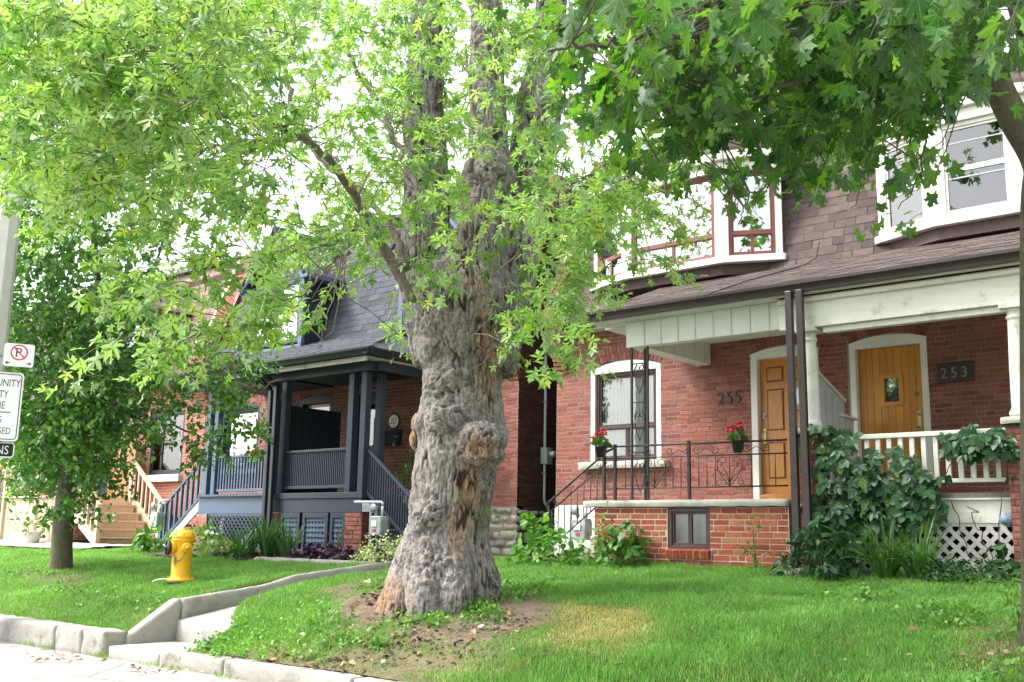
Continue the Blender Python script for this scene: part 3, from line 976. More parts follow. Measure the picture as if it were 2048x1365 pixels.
for h, x0, x1, sd in ((h255, XL + 0.24, XP - 0.001, 5), (h253, XP + 0.001, XR, 6)):
    mansard(h, x0, x1, 'shingle_brown', 190, holes=[], seed=sd)
parapet(h255, XL, XL + 0.235, 'brick', 'mortar', 60)
gutter(h255, XL + 0.24, -8.42, MY0 - 0.02, 4.76, 'brown')
MB().box(XL + 0.24, -8.42, MY0, YW - 0.002, 4.72, 4.75).build('soffit', 'panel_white', h255)
# side wall towards the alley
PS = Plane((XL, YW + 0.75), (0, -1))
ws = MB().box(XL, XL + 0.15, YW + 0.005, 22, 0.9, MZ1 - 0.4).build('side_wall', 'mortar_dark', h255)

# window of 255
arch_trim(PF, h255, WIN[0], WIN[1], WIN[2], 4.10, 0.105, 4.02, 0.085, -0.07, -0.005, 'white')
wn1 = window(PF, h255, WIN[0] + 0.087, WIN[1] - 0.087, WIN[2] + 0.005, 4.018, 'brown_frame', 0.055, -0.075,
             panes=((0, 1, 0.385, 1), (0, 0.5, 0, 0.365), (0.5, 1, 0, 0.365)), back='room', backd=-0.55, bar=0.03)
PF.b(WIN[0] + 0.143, WIN[1] - 0.143, 3.118, 3.165, -0.10, -0.05).build('transom', 'brown_frame', wn1, bevel=0.004)
curtain(PF, wn1, WIN[0] + 0.12, WIN[1] - 0.12, 2.66, 3.98, -0.15, waves=16, amp=0.018)
rough_block(WIN[0] - 0.17, WIN[1] + 0.16, YW - 0.12, YW + 0.05, 2.475, 2.605, 0.05, 0.008, 300, None, 0.015).build('window_sill', 'sill_stone', h255, True)

# door of 255
arch_trim(PF, h255, D255[0], D255[1], 1.93, 4.08, 0.075, 4.0, 0.10, -0.10, 0.012, 'white')
dr = PF.b(D255[0] + 0.102, D255[1] - 0.102, 2.06, 3.998, -0.13, -0.085).build('door', 'oak', h255)
u0, u1 = D255[0] + 0.102, D255[1] - 0.102
def raised(P, parent, a, b_, c, d, dd, mat='oak'):
    P.b(a, b_, c, d, dd, dd + 0.002).build('panel_shade', 'oak_shade', parent)  # flat dark border stands in for shade round the panel
    P.b(a + 0.022, b_ - 0.022, c + 0.022, d - 0.022, dd + 0.0021, dd + 0.018).build('panel', mat, parent, bevel=0.012)
cw = (u1 - u0 - 0.30) / 2
for col in (0, 1):
    a = u0 + 0.10 + col * (cw + 0.10)
    raised(PF, dr, a, a + cw, 3.66, 3.88, -0.085)
    if col == 0:
        raised(PF, dr, a, a + cw, 2.96, 3.56, -0.085)
    else:
        raised(PF, dr, a, a + cw, 2.96, 3.24, -0.085)
        PF.b(a, a + cw, 3.32, 3.56, -0.085, -0.079).build('pane', 'glass', dr)
    raised(PF, dr, a, a + cw, 2.28, 2.80, -0.085)
PF.b(u0 + 0.028, u0 + 0.083, 3.13, 3.22, -0.085, -0.07).build('lock_plate', 'steel', dr, bevel=0.006)
MB().lathe([(0.02, 0), (0.02, 0.02), (0.008, 0.022)], PF.p(u0 + 0.055, 3.175, -0.07), 14, PF.n).build('lock', 'steel', dr, True)
hp = PF.b(u0 + 0.03, u0 + 0.08, 2.78, 3.0, -0.085, -0.075).build('handle_plate', 'brass', dr, bevel=0.006)
MB().tube([PF.p(u0 + 0.055, 2.95, -0.075), PF.p(u0 + 0.055, 2.95, -0.03), PF.p(u0 + 0.055, 2.86, -0.02), PF.p(u0 + 0.055, 2.74, -0.035), PF.p(u0 + 0.055, 2.72, -0.075)], 0.009, 8).build('handle', 'brass', dr, True)
PF.b(D255[0] + 0.10, D255[1] - 0.10, 1.99, 2.055, -0.15, 0.03).build('threshold', 'oak', h255, bevel=0.006)
PF.b(D255[0] + 0.10, D255[1] - 0.10, 1.9, 1.988, -0.15, -0.01).build('threshold', 'concrete', h255)
# black door stop / boot hanging by the door is a small dark knocker ball on the sill
hn = thing('house_number', 'large black metal numerals 255 on the red brick', 'house number', PF.p(-7.42, 3.38))
for ch, px in (('2', -7.615), ('5', -7.475), ('5', -7.335)):
    text_mb(ch, 0.27, PF.p(px, 3.375 + (px + 7.6) * 0.03, 0.012), PF.u, np.array([0, 0, 1.0]), 0.014, 0.86).build('digit', 'black', hn)

# porch of 255: slab, brick base, basement window
YP = 11.8
PP = Plane((0, YP), (1, 0))
rough_block(-8.62, XP + 0.02, YP - 0.06, YW - 0.032, 1.815, 1.915, 0.09, 0.007, 310, None, 0.012).build('porch_slab', 'concrete', h255, True)
BW = (-7.30, -6.68, 1.29, 1.812)
w3 = wall_sheet(PP, -8.45, XP, 0.85, 1.812, [BW]).build('porch_base', 'mortar_pale', h255)
bl_ = brick_list(-8.45, XP, 0.95, 1.81, [BW, (BW[0] - 0.02, BW[1] + 0.02, 1.17, 1.30)], 0.215, 0.072, 0.013, seed=4)
lay_bricks(PP, w3, bl_, 'brick_new', 60)
n = 13
for k in range(n):
    x = BW[0] - 0.01 + (BW[1] - BW[0] + 0.02) * (k + 0.5) / n
    MB().obox((x, YP - 0.012, 1.235), (0.0215, 0, 0), (0, 0.05, 0.012), (0, -0.012, 0.052)).build('sill_brick', 'brick_new', w3, bevel=0.004)
window(PP, h255, BW[0] + 0.002, BW[1] - 0.002, BW[2] + 0.002, BW[3] - 0.004, 'brown_frame', 0.05, -0.045, panes=((0, 0.5, 0, 1), (0.5, 1, 0, 1)), back='blind', backd=-0.16, bar=0.028)
MB().box(-8.45, -8.35, YP + 0.162, YW - 0.01, 0.85, 1.812).build('porch_base', 'mortar_pale', h255)
# porch roof over both doors
GZ = 4.36                                     # gutter
RX0, RX1, RY0, RZ0, RY1, RZ1 = -8.42, XR, 11.58, GZ + 0.10, 13.66, 5.27
rs = math.hypot(RY1 - RY0, RZ1 - RZ0)
RV = np.array([0, (RY1 - RY0) / rs, (RZ1 - RZ0) / rs])
RN = np.array([0, -(RZ1 - RZ0) / rs, (RY1 - RY0) / rs])
for h, x0, x1, no in ((h255, RX0, XP - 0.001, 100), (h253, XP + 0.001, RX1, 100)):
    mb = MB().add([(x0, RY0, RZ0 - 0.05), (x1, RY0, RZ0 - 0.05), (x1, RY1, RZ1 - 0.05), (x0, RY1, RZ1 - 0.05), (x0, RY0, RZ0), (x1, RY0, RZ0), (x1, RY1, RZ1), (x0, RY1, RZ1)],
                  [(0, 3, 2, 1), (4, 5, 6, 7), (0, 1, 5, 4), (1, 2, 6, 5), (2, 3, 7, 6), (3, 0, 4, 7)])
    pr = mb.build('porch_roof', 'under', h)
    shingle_slope((x0, RY0 - 0.02, RZ0), (1, 0, 0), RV, RN, x1 - x0, rs, pr, 'shingle_brown', no, seed=8 if h is h255 else 9)
    gutter(h, x0, x1, RY0 - 0.012, GZ - 0.02, 'brown')
MB().prism([(0, 0), (RY1 - RY0, RZ1 - RZ0), (RY1 - RY0, RZ1 - RZ0 - 0.12), (0, -0.12)], (RX0 - 0.025, RY0, RZ0 + 0.01), (0, 1, 0), (0, 0, 1), (0.022, 0, 0)).build('verge_board', 'brown', h255)
# soffit of white boards, the beam with battens
sf = MB().box(-8.38, XP - 0.002, RY0 + 0.005, YP - 0.001, 4.325, 4.345).build('soffit', 'panel_white', h255)
for k in range(10):
    x = -8.25 + 0.29 * k
    MB().box(x, x + 0.012, RY0 + 0.006, YP - 0.06, 4.318, 4.3248).build('batten', 'panel_white', sf)
MB().box(-8.38, XP - 0.002, YP + 0.14, YW - 0.035, 4.30, 4.32).build('porch_ceiling', 'panel_white', h255)
bm = MB().box(-7.93, XP - 0.002, YP - 0.005, YP + 0.139, 3.975, 4.324).build('porch_beam', 'panel_white', h255, bevel=0.006)
for k in range(9):
    x = -7.64 + 0.262 * k
    if x < XP - 0.05:
        MB().box(x, x + 0.014, YP - 0.014, YP - 0.0052, 3.98, 4.322).build('batten', 'blind', bm)
rb = MB().box(-7.93, -7.70, YP + 0.1392, YW - 0.036, 3.978, 4.299).build('side_beam', 'panel_white', h255, bevel=0.006)
for k in range(6):
    MB().box(-7.6998, -7.693, YP + 0.3 + 0.28 * k, YP + 0.314 + 0.28 * k, 3.982, 4.297).build('batten', 'blind', rb)
MB().lathe([(0.05, 0), (0.05, 0.02), (0.03, 0.04), (0.03, 0.06), (0.014, 0.065)], (-6.35, YP + 0.6, 4.30), 16, (0, 0, -1)).build('ceiling_lamp_holder', 'white', h255, True)
# two brown downpipes
for k, x in enumerate((W(1584, 800, 11.5)[0], W(1606, 800, 11.5)[0])):
    h = h255 if k == 0 else h253
    downpipe(h, [(x, 11.50, 4.36), (x, 11.52, 1.36), (x, 11.50, 1.28)], 'brown', 0.085)
    downpipe(h, [(x, 11.50, 1.34), (x - 0.03, 11.47, 1.16)], 'brown', 0.10, 'downpipe_shoe')
    for zz in (3.6, 2.2):
        pass
MB().tube([(W(1584, 800, 11.5)[0] - 0.02, 11.48, 1.2), (W(1584, 800, 11.5)[0] - 0.02, 11.48, 1.0)], 0.045, 12).build('drain_pipe', M('green drain pipe', (0.03, 0.10, 0.06), None, rough=0.5), h255, True)

# iron post and railing of 255
ir = thing('iron_railing', 'black wrought iron railing with scrolls along the porch of house 255', 'railing', (-7.4, YP, 1.915))
YR = YP + 0.05
def iron(name, pts, r=0.008, n=6, parent=None):
    return MB().tube(pts, r, n).build(name, 'black', parent or ir, True)
def spiral(c, r0, turns, a0, ax, ay, n=22, r1=0.12):
    return [np.asarray(c) + (r0 * (1 - (1 - r1) * k / n)) * (math.cos(a0 + turns * 2 * math.pi * k / n) * np.asarray(ax) + math.sin(a0 + turns * 2 * math.pi * k / n) * np.asarray(ay)) for k in range(n + 1)]
UX, UZ, UY = np.array([1.0, 0, 0]), np.array([0, 0, 1.0]), np.array([0, 1.0, 0])
ZT, ZM, ZB = 2.62, 2.46, 2.07
xl, xr = -8.33, XP - 0.02
iron('top_rail', [(xl, YR, ZT + 0.02), (xr, YR, ZT)], 0.013, 8)
iron('middle_rail', [(xl, YR, ZM + 0.02), (xr, YR, ZM)], 0.009)
iron('bottom_rail', [(xl, YR, ZB), (xr, YR, ZB)], 0.010)
for x in (-8.33, -8.15, -7.0):
    MB().box(x - 0.018, x + 0.018, YR - 0.018, YR + 0.018, 1.915, ZT + 0.05).build('rail_post', 'black', ir)
for x in (-7.98, -7.36, -7.24, -7.12, -6.86, -6.74, -6.62, -6.12, -5.98, -5.80):
    iron('baluster', [(x, YR, ZB), (x, YR, ZM)], 0.0065)
for xc in (-7.52, -6.42):                       # fan ornaments
    f = iron('fan', [(xc, YR, ZB), (xc, YR, ZM)], 0.007)
    for s in (-1, 1):
        for a, L in ((0.33, 0.30), (0.62, 0.27)):
            pts = [np.array([xc, YR, ZB]) + np.array([s * math.sin(a * t * 1.15) * L * t * 1.2, 0, math.cos(a * t) * L * t]) for t in np.linspace(0, 1, 8)]
            c = pts[-1] + np.array([-s * 0.028, 0, 0])
            iron('fan_rib', pts + spiral(c, 0.028, 0.9 * s, 0 if s > 0 else math.pi, UX, UZ, 14), 0.005, 5, f)
        iron('heart', [np.array([xc, YR, ZB]) + np.array([s * q, 0, w_]) for q, w_ in ((0.0, 0.0), (0.09, 0.1), (0.165, 0.22), (0.175, 0.30), (0.14, 0.36), (0.08, 0.375), (0.045, 0.34), (0.06, 0.31))], 0.006, 5, f)
        iron('scroll', spiral((xc + s * 0.16, YR, ZB + 0.06), 0.055, 1.2 * s, math.pi / 2, UX, UZ, 18), 0.005, 5, f)
for xc in (-7.75, -7.15, -6.75, -6.05):
    for s in (-1, 1):
        iron('scroll', spiral((xc + s * 0.13, YR, (ZT + ZM) / 2 + 0.005), 0.055, s * 1.1, -math.pi / 2, UX, UZ, 16) , 0.005, 5)
    iron('scroll_bar', [(xc - 0.13, YR, ZM + 0.03), (xc, YR, ZM + 0.10), (xc + 0.13, YR, ZM + 0.03)], 0.005, 5)
for s in (-1, 1):
    for zc in (2.2, 2.36):
        iron('scroll', spiral((-7.0 + s * 0.045, YR, zc), 0.035, s * (1.1 if zc < 2.3 else -1.1), math.pi / 2, UX, UZ, 16), 0.0045, 5)
        iron('scroll', spiral((-8.24 + s * 0.035, YR, zc), 0.03, s * 1.1, math.pi / 2, UX, UZ, 14), 0.0045, 5)
ip = thing('iron_post', 'slim black scrolled iron post holding up the porch roof of house 255', 'post', (-7.75, YR + 0.12, 1.915))
for x, y in ((-7.875, YR), (-7.765, YR + 0.16), (-7.635, YR + 0.02)):
    MB().box(x - 0.014, x + 0.014, y - 0.014, y + 0.014, 1.915, 3.975).build('upright', 'black', ip)
for zb in (2.55, 3.22, 3.75):
    iron('cross_bar', [(-7.875, YR, zb), (-7.635, YR + 0.02, zb)], 0.008, 6, ip)
for zb in (2.0, 2.68, 3.32):
    for s in (-1, 1):
        iron('scroll', spiral((-7.755 + s * 0.035, YR + 0.01, zb + 0.36), 0.06, s * 1.3, -math.pi / 2, UX, UZ, 20), 0.006, 5, ip)
        pts = [(-7.755, YR + 0.01, zb + 0.02), (-7.755 + s * 0.05, YR + 0.01, zb + 0.14), (-7.755 + s * 0.085, YR + 0.01, zb + 0.3), (-7.755 + s * 0.04, YR + 0.01, zb + 0.44)]
        iron('scroll', pts, 0.006, 5, ip)
# stair rail, running down to the left, and its steps
sr = thing('stair_rail', 'black iron handrail sloping down beside house 255', 'railing', (-9.0, YR, 1.1))
A, B = np.array([-8.28, YR, 2.58]), np.array([-9.28, YR, 1.90])
iron('hand_rail', [A + (0.1, 0, 0.03), A, B, B + (-0.05, 0, -0.06), B + (-0.02, 0, -0.12)], 0.015, 8, sr)
iron('second_rail', [A - (0, 0, 0.15), B - (0, 0, 0.15)], 0.010, 6, sr)
iron('bottom_rail', [A - (0, 0, 0.62), B - (0, 0, 0.66)], 0.010, 6, sr)
for k in range(9):
    p = A + (B - A) * (k + 0.5) / 9
    iron('baluster', [p - (0, 0, 0.15), p - (0, 0, 0.63)], 0.007, 6, sr)
MB().box(B[0] - 0.016, B[0] + 0.016, YR - 0.016, YR + 0.016, 1.0, B[2] - 0.05).build('rail_post', 'black', sr)
for k in range(3):
    iron('scroll', spiral(B + (0.10, 0, -0.30 - 0.12 * k), 0.05, 1.2, 0, UX, UZ, 18), 0.005, 5, sr)
for k in range(4):
    p = A + (B - A) * (k + 0.6) / 4 - (0, 0, 0.075)
    iron('scroll', spiral(p, 0.05, 1.15, -math.pi / 2, UX, UZ, 16), 0.005, 5, sr)
for k in range(2):
    rough_block(-8.9 - 0.3 * k, -8.63 - 0.3 * k if k else -8.625, YP + 0.5, YW - 0.1, 0.9, 1.45 - 0.19 * k, 0.1, 0.006, 330 + k).build('step', 'concrete', h255, True)

# ------------------------------------------------------------------ 253: door, columns, railing, lattice
arch_trim(PF, h253, D253[0], D253[1], 1.97, 4.08, 0.075, 3.995, 0.085, -0.10, 0.012, 'white')
dr = PF.b(D253[0] + 0.087, D253[1] - 0.087, 2.0, 3.993, -0.13, -0.10).build('door', 'oak', h253)
a0, a1 = D253[0] + 0.09, D253[1] - 0.09
for k in range(9):
    PF.b(a0 + (a1 - a0) * k / 9 + 0.002, a0 + (a1 - a0) * (k + 1) / 9 - 0.002, 2.003, 3.99, -0.0998, -0.086 + 0.002 * rnd.random()).build('plank', 'oak_amber', dr, bevel=0.003)
wx0, wx1, wz0, wz1 = -5.215, -4.905, 3.20, 3.63
for q in ((wx0, wx0 + 0.06, wz0, wz1), (wx1 - 0.06, wx1, wz0, wz1), (wx0 + 0.06, wx1 - 0.06, wz0, wz0 + 0.06), (wx0 + 0.06, wx1 - 0.06, wz1 - 0.06, wz1)):
    PF.b(*q, -0.086, -0.062).build('window_frame', 'oak_amber', dr, bevel=0.006)
PF.b(wx0 + 0.061, wx1 - 0.061, wz0 + 0.061, wz1 - 0.061, -0.0845, -0.083).build('room', 'dark', dr)
PF.b(wx0 + 0.061, wx1 - 0.061, wz0 + 0.061, wz1 - 0.061, -0.080, -0.077).build('pane', 'glass', dr)
hp = PF.b(-4.745, -4.695, 2.70, 3.13, -0.086, -0.078).build('handle_plate', 'brass', dr, bevel=0.006)
MB().lathe([(0.017, 0), (0.017, 0.014), (0.006, 0.016)], PF.p(-4.72, 3.07, -0.078), 14, PF.n).build('lock', 'steel', dr, True)
MB().tube([PF.p(-4.72, 2.90, -0.078), PF.p(-4.72, 2.91, -0.035), PF.p(-4.72, 2.80, -0.028), PF.p(-4.72, 2.70, -0.05), PF.p(-4.72, 2.68, -0.08)], 0.01, 8).build('handle', 'steel', dr, True)
MB().lathe([(0.03, 0), (0.028, 0.012), (0.012, 0.02), (0.011, 0.024)], PF.p(-4.735, 3.345, -0.086), 16, PF.n).build('lock', 'steel', dr, True)
PF.b(D253[0], D253[1], 1.9, 1.968, -0.12, 0.04).build('threshold', 'grey_wood', h253)
K['plaque'] = M('dark brown wood plaque', (0.030, 0.020, 0.018), (0.05, 0.034, 0.03), 10, 0.5, 0.3, 50)
pq = thing('number_plaque', 'dark wooden plaque with pale numerals 253 beside the plank door', 'house number', PF.p(-4.2, 3.55))
PF.b(-4.43, -3.98, 3.44, 3.69, 0.009, 0.035).build('board', 'plaque', pq, bevel=0.008)
K['numeral'] = M('tarnished numeral', (0.30, 0.28, 0.27), (0.16, 0.145, 0.14), 25, 0.4, metal=0.3)
for ch, px in (('2', -4.385), ('5', -4.26), ('3', -4.135)):
    text_mb(ch, 0.20, PF.p(px, 3.495, 0.035), PF.u, UZ, 0.014, 0.92).build('digit', 'numeral', pq)
# porch floor, fascia board, lattice skirt
XC0, XC1 = -5.285, -2.97
rb_ = MB().box(XP + 0.07, XR, YP - 0.02, YW - 0.035, 1.90, 1.955).build('porch_floor', 'grey_wood', h253)
MB().box(XC0 + 0.14, XC1 - 0.11, YP - 0.01, YP + 0.02, 1.635, 1.88).build('fascia_board', 'white_old', h253, bevel=0.005)
MB().box(XC0 + 0.14, XC1 - 0.11, YP - 0.045, YP + 0.02, 1.8802, 1.8995).build('drip_edge', 'white_old', h253)
K['lattice_white'] = M('weathered white lattice', (0.58, 0.55, 0.53), (0.46, 0.43, 0.41), 6, 0.7, rv=0.12, dirt=(0.3, 0.27, 0.25))
lt = MB().box(XC0 + 0.145, XC1 - 0.112, YP - 0.001, YP + 0.03, 1.60, 1.634).build('lattice_panel', 'lattice_white', h253)
lattice(PP, lt, XC0 + 0.145, XC1 - 0.112, 1.0, 1.60, 'lattice_white', 0.098, 0.044, 0.0)
MB().box(XC0 + 0.1, XC1 - 0.05, YP + 0.5, YP + 0.55, 0.9, 1.63).build('crawl_shade', 'dark', h253)  # near black sheet stands in for the shade under the porch
def column(xc, parent):
    pier = MB().box(xc - 0.135, xc + 0.135, YP - 0.135, YP + 0.135, 0.9, 2.645).build('pier', 'mortar_dark', parent)
    for Pn, off in ((Plane((xc - 0.135, YP - 0.135), (1, 0)), 0), (Plane((xc + 0.135, YP - 0.135), (0, 1)), 1)):
        lay_bricks(Pn, pier, brick_list(0.0, 0.27, 0.95, 2.64, [], 0.2, 0.0665, 0.01, seed=20 + off), 'brick', 0)
    rough_block(xc - 0.18, xc + 0.18, YP - 0.18, YP + 0.18, 2.647, 2.735, 0.06, 0.006, 340, None, 0.012).build('pier_cap', 'sill_stone', parent, True)
    c = MB().lathe([(0.116, 0), (0.12, 0.03), (0.12, 0.05), (0.1, 0.075), (0.0944, 0.11), (0.0944, 0.14), (0.092, 0.5), (0.0784, 1.02), (0.0784, 1.04), (0.092, 1.05), (0.092, 1.075), (0.08, 1.085), (0.08, 1.12), (0.104, 1.15)], (xc, YP, 2.735), 28)
    col = c.build('column', 'white_old', parent, True)
    MB().box(xc - 0.13, xc + 0.13, YP - 0.13, YP + 0.13, 3.885, 3.93).build('capital', 'white_old', col, bevel=0.008)
    return col
column(XC0, h253)
column(XC1, h253)
column(XR - 0.4, h253)
bm = MB().box(XP + 0.002, XR, YP - 0.11, YP + 0.12, 3.932, 4.322).build('porch_beam', 'white_old', h253, bevel=0.006)
MB().box(XC0 + 0.2, XC1 - 0.0, YP - 0.06, YP + 0.05, 3.86, 3.93).build('beam_moulding', 'white_old', h253, bevel=0.006)
MB().box(XP + 0.002, XR, YP - 0.16, YP - 0.112, 4.24, 4.30).build('beam_moulding', 'white_old', h253, bevel=0.012)
MB().box(XP + 0.002, XR, RY0 + 0.005, YP - 0.165, 4.325, 4.345).build('soffit', 'white_old', h253)
MB().box(XP + 0.002, XR, YP + 0.121, YW - 0.035, 4.30, 4.32).build('porch_ceiling', 'white_old', h253)
rg = MB()
ra = MB().box(XC0 + 0.16, XC1 - 0.16, YP - 0.03, YP + 0.04, 2.575, 2.63).build('railing', 'white_old', h253, bevel=0.008)
MB().box(XC0 + 0.16, XC1 - 0.16, YP - 0.012, YP + 0.022, 2.065, 2.11).build('bottom_rail', 'white_old', ra, bevel=0.005)
n = 15
for k in range(n):
    x = XC0 + 0.2 + (XC1 - XC0 - 0.4) * (k + 0.5) / n
    MB().box(x - 0.026, x + 0.026, YP - 0.010, YP + 0.020, 2.1105, 2.5745).build('baluster', 'white_old', ra, bevel=0.004)
# the porch goes on past the second column
XC2 = XR - 0.4
MB().box(XC1 + 0.14, XC2 - 0.14, YP - 0.01, YP + 0.02, 1.635, 1.88).build('fascia_board', 'white_old', h253, bevel=0.005)
l2 = MB().box(XC1 + 0.145, XC2 - 0.145, YP - 0.001, YP + 0.03, 1.60, 1.634).build('lattice_panel', 'lattice_white', h253)
lattice(PP, l2, XC1 + 0.145, XC2 - 0.145, 1.0, 1.60, 'lattice_white', 0.098, 0.044, 0.0)
MB().box(XC1 + 0.1, XC2, YP + 0.5, YP + 0.55, 0.9, 1.63).build('crawl_shade', 'dark', h253)  # same dark sheet for the shade behind the second lattice
r2 = MB().box(XC1 + 0.15, XC2 - 0.15, YP - 0.03, YP + 0.04, 2.575, 2.63).build('railing', 'white_old', h253, bevel=0.008)
MB().box(XC1 + 0.15, XC2 - 0.15, YP - 0.012, YP + 0.022, 2.065, 2.11).build('bottom_rail', 'white_old', r2, bevel=0.005)
for k in range(14):
    x = XC1 + 0.2 + (XC2 - XC1 - 0.4) * (k + 0.5) / 14
    MB().box(x - 0.026, x + 0.026, YP - 0.010, YP + 0.020, 2.1105, 2.5745).build('baluster', 'white_old', r2, bevel=0.004)
# grey siding screen between the porches
K['screen'] = M('pale grey siding', (0.55, 0.58, 0.60), (0.46, 0.49, 0.51), 3, 0.5)
PSc = Plane((-5.49, YP + 0.25), (0, 1))
ss = MB().box(-5.535, -5.4915, YP + 0.25, YP + 1.75, 1.957, 3.02).build('privacy_screen', 'screen', h253)
MB().prism([(0.0, 3.021), (1.2, 3.021), (1.2, 3.22), (0.0, 3.62)], (-5.534, YP + 0.25, 0), (0, 1, 0), (0, 0, 1), (0.042, 0, 0)).build('screen_top', 'screen', ss)
for k in range(7):
    PSc.b(0.02 + 0.2 * k, 0.19 + 0.2 * k, 1.96, min(3.5, 3.56 - (0.07 * k)) if k < 6 else 3.0, 0.001, 0.012).build('board', 'screen', ss, bevel=0.004)
MB().bar((-5.51, YP + 0.24, 3.65), (-5.51, YP + 1.48, 3.235), 0.09, 0.035).build('screen_cap', 'white', ss, bevel=0.005)
MB().bar((-5.49, YP + 1.2, 3.03), (-5.49, YP + 1.8, 3.025), 0.11, 0.03).build('screen_cap', 'white', ss, bevel=0.005)

# ------------------------------------------------------------------ bay windows of 255 and 253
def bay(house, A, B, C, D, z0, z1, style):
    pts = [np.array(p, float) for p in (A, B, C, D)]
    rim = [(p[0], p[1]) for p in pts]
    back = [(D[0], MY1 - 0.05), (A[0], MY1 - 0.05)]
    body_ = MB().prism(rim + back, (0, 0, z0 - 0.14), (1, 0, 0), (0, 1, 0), (0, 0, 0.13))
    cx = (A[0] + D[0]) / 2
    def grow(s, off):
        return [(cx + (p[0] - cx) * s, p[1] - off) for p in pts]
    by = MB().prism(grow(1.03, 0.05) + back, (0, 0, z0 - 0.10), (1, 0, 0), (0, 1, 0), (0, 0, 0.10)).build('bay', 'white' if style == 255 else 'white_old', house, bevel=0.008)
    MB().prism(grow(0.97, -0.04) + back, (0, 0, z0 - 0.26), (1, 0, 0), (0, 1, 0), (0, 0, 0.158)).build('bay_base', 'shingle_brown', by)
    MB().prism(grow(1.02, 0.04) + back, (0, 0, z1), (1, 0, 0), (0, 1, 0), (0, 0, 0.16)).build('cornice', 'white_old', by, bevel=0.01)
    MB().prism(grow(1.05, 0.10) + back, (0, 0, z1 + 0.162), (1, 0, 0), (0, 1, 0), (0, 0, 0.14)).build('cornice', 'white_old', by, bevel=0.015)
    MB().prism(grow(1.045, 0.09) + back, (0, 0, z1 + 0.304), (1, 0, 0), (0, 1, 0), (0, 0, 0.05)).build('bay_roof', 'shingle_brown', by)
    for p, q in zip(pts, pts[1:]):
        P = Plane(p, q - p)
        L = np.linalg.norm(q - p)
        m_ = 0.10 if L < 1.2 else 0.12
        for a, b_ in ((0.0, m_), (L - m_, L)):
            P.b(a + 0.001, b_ - 0.001, z0 + 0.001, z1 - 0.001, -0.10, 0.0).build('bay_post', 'white' if style == 255 else 'white_old', by, bevel=0.006)
        if style == 255:
            split = 0.24
            pn = ((0, 1, split + 0.03, 1), (0, 0.5, 0, split), (0.5, 1, 0, split)) if L > 1.2 else ((0, 1, split + 0.03, 1), (0, 0.5, 0, split), (0.5, 1, 0, split))
            wn = window(P, by, m_, L - m_, z0 + 0.001, z1 - 0.002, 'red_frame', 0.045, -0.05, panes=pn, back='room', backd=-0.30, glass='glass_bright', bar=0.025)
            zz = z0 + 0.045 + (z1 - z0 - 0.09) * (split + 0.015)
            P.b(m_ + 0.046, L - m_ - 0.046, zz - 0.03, zz + 0.03, -0.085, -0.025).build('transom', 'red_frame', wn)
        else:
            wn = window(P, by, m_, L - m_, z0 + 0.001, z1 - 0.002, 'white_old', 0.055, -0.03, panes=((0, 1, 0.5, 1), (0, 1, 0, 0.5)), back='room', backd=-0.30, glass='glass', bar=0.035)
            P.b(m_ + 0.06, L - m_ - 0.06, z1 - 0.27, z1 - 0.255, -0.055, -0.03).build('storm_bar', 'steel', wn)
            P.b(m_ + 0.06, L - m_ - 0.06, z0 + (z1 - z0) * 0.40, z0 + (z1 - z0) * 0.415, -0.052, -0.026).build('storm_bar', 'steel', wn)
    return by
bay(h255, (-9.86, 13.72), (-9.0, 13.36), (-7.29, 13.36), (-6.50, 13.72), 5.50, 6.80, 255)
bay(h253, (-5.10, 13.72), (-4.24, 13.36), (-3.17, 13.36), (-2.32, 13.72), 5.50, 6.74, 253)
MB().tube([(-5.9, 13.62, 5.55), (-5.92, 13.52, 5.3), (-6.0, 13.3, 5.16), (-6.4, 12.4, 4.82), (-6.6, 11.7, 4.53)], 0.008, 5).build('roof_cable', 'black', h255, True)

# ------------------------------------------------------------------ 257 and 259, slate blue porches
QL, QP, QR = -20.75, -16.1, -11.45
h257 = thing('brick_house', 'brick house numbered 257 with slate blue porch and grey shingled mansard', 'house', (-13.8, YW, 1.1), 'row of brick houses along the street')
h259 = thing('brick_house', 'brick house with grey blue balustrade left of the blue porch divider', 'house', (-18.4, YW, 1.1), 'row of brick houses along the street')
D257, D259, W259 = (-15.62, -14.76, 2.1, 4.15), (-17.35, -16.3, 2.1, 4.2), (-20.05, -18.7, 2.75, 4.2)
w5 = wall_sheet(PF, QP + 0.001, QR, 0.9, 4.86, [D257]).build('wall', 'mortar', h257)
lay_bricks(PF, w5, brick_list(QP, QR - 0.002, 1.92, 4.84, [D257], seed=31), 'brick', 190)
w6 = wall_sheet(PF, QL, QP, 0.9, 4.86, [D259, W259]).build('wall', 'mortar', h259)
z4_ = arch_bricks(PF, w6, D259[0], D259[1], 4.12, 0.09, 'brick')
z5_ = arch_bricks(PF, w6, W259[0], W259[1], 4.12, 0.09, 'brick')
lay_bricks(PF, w6, brick_list(QL, QP, 1.92, 4.84, [D259, W259, z4_, z5_], seed=32), 'brick', 100)
body(h257, QP, QR, 'brick_dark')
body(h259, QL, QP, 'brick_dark')
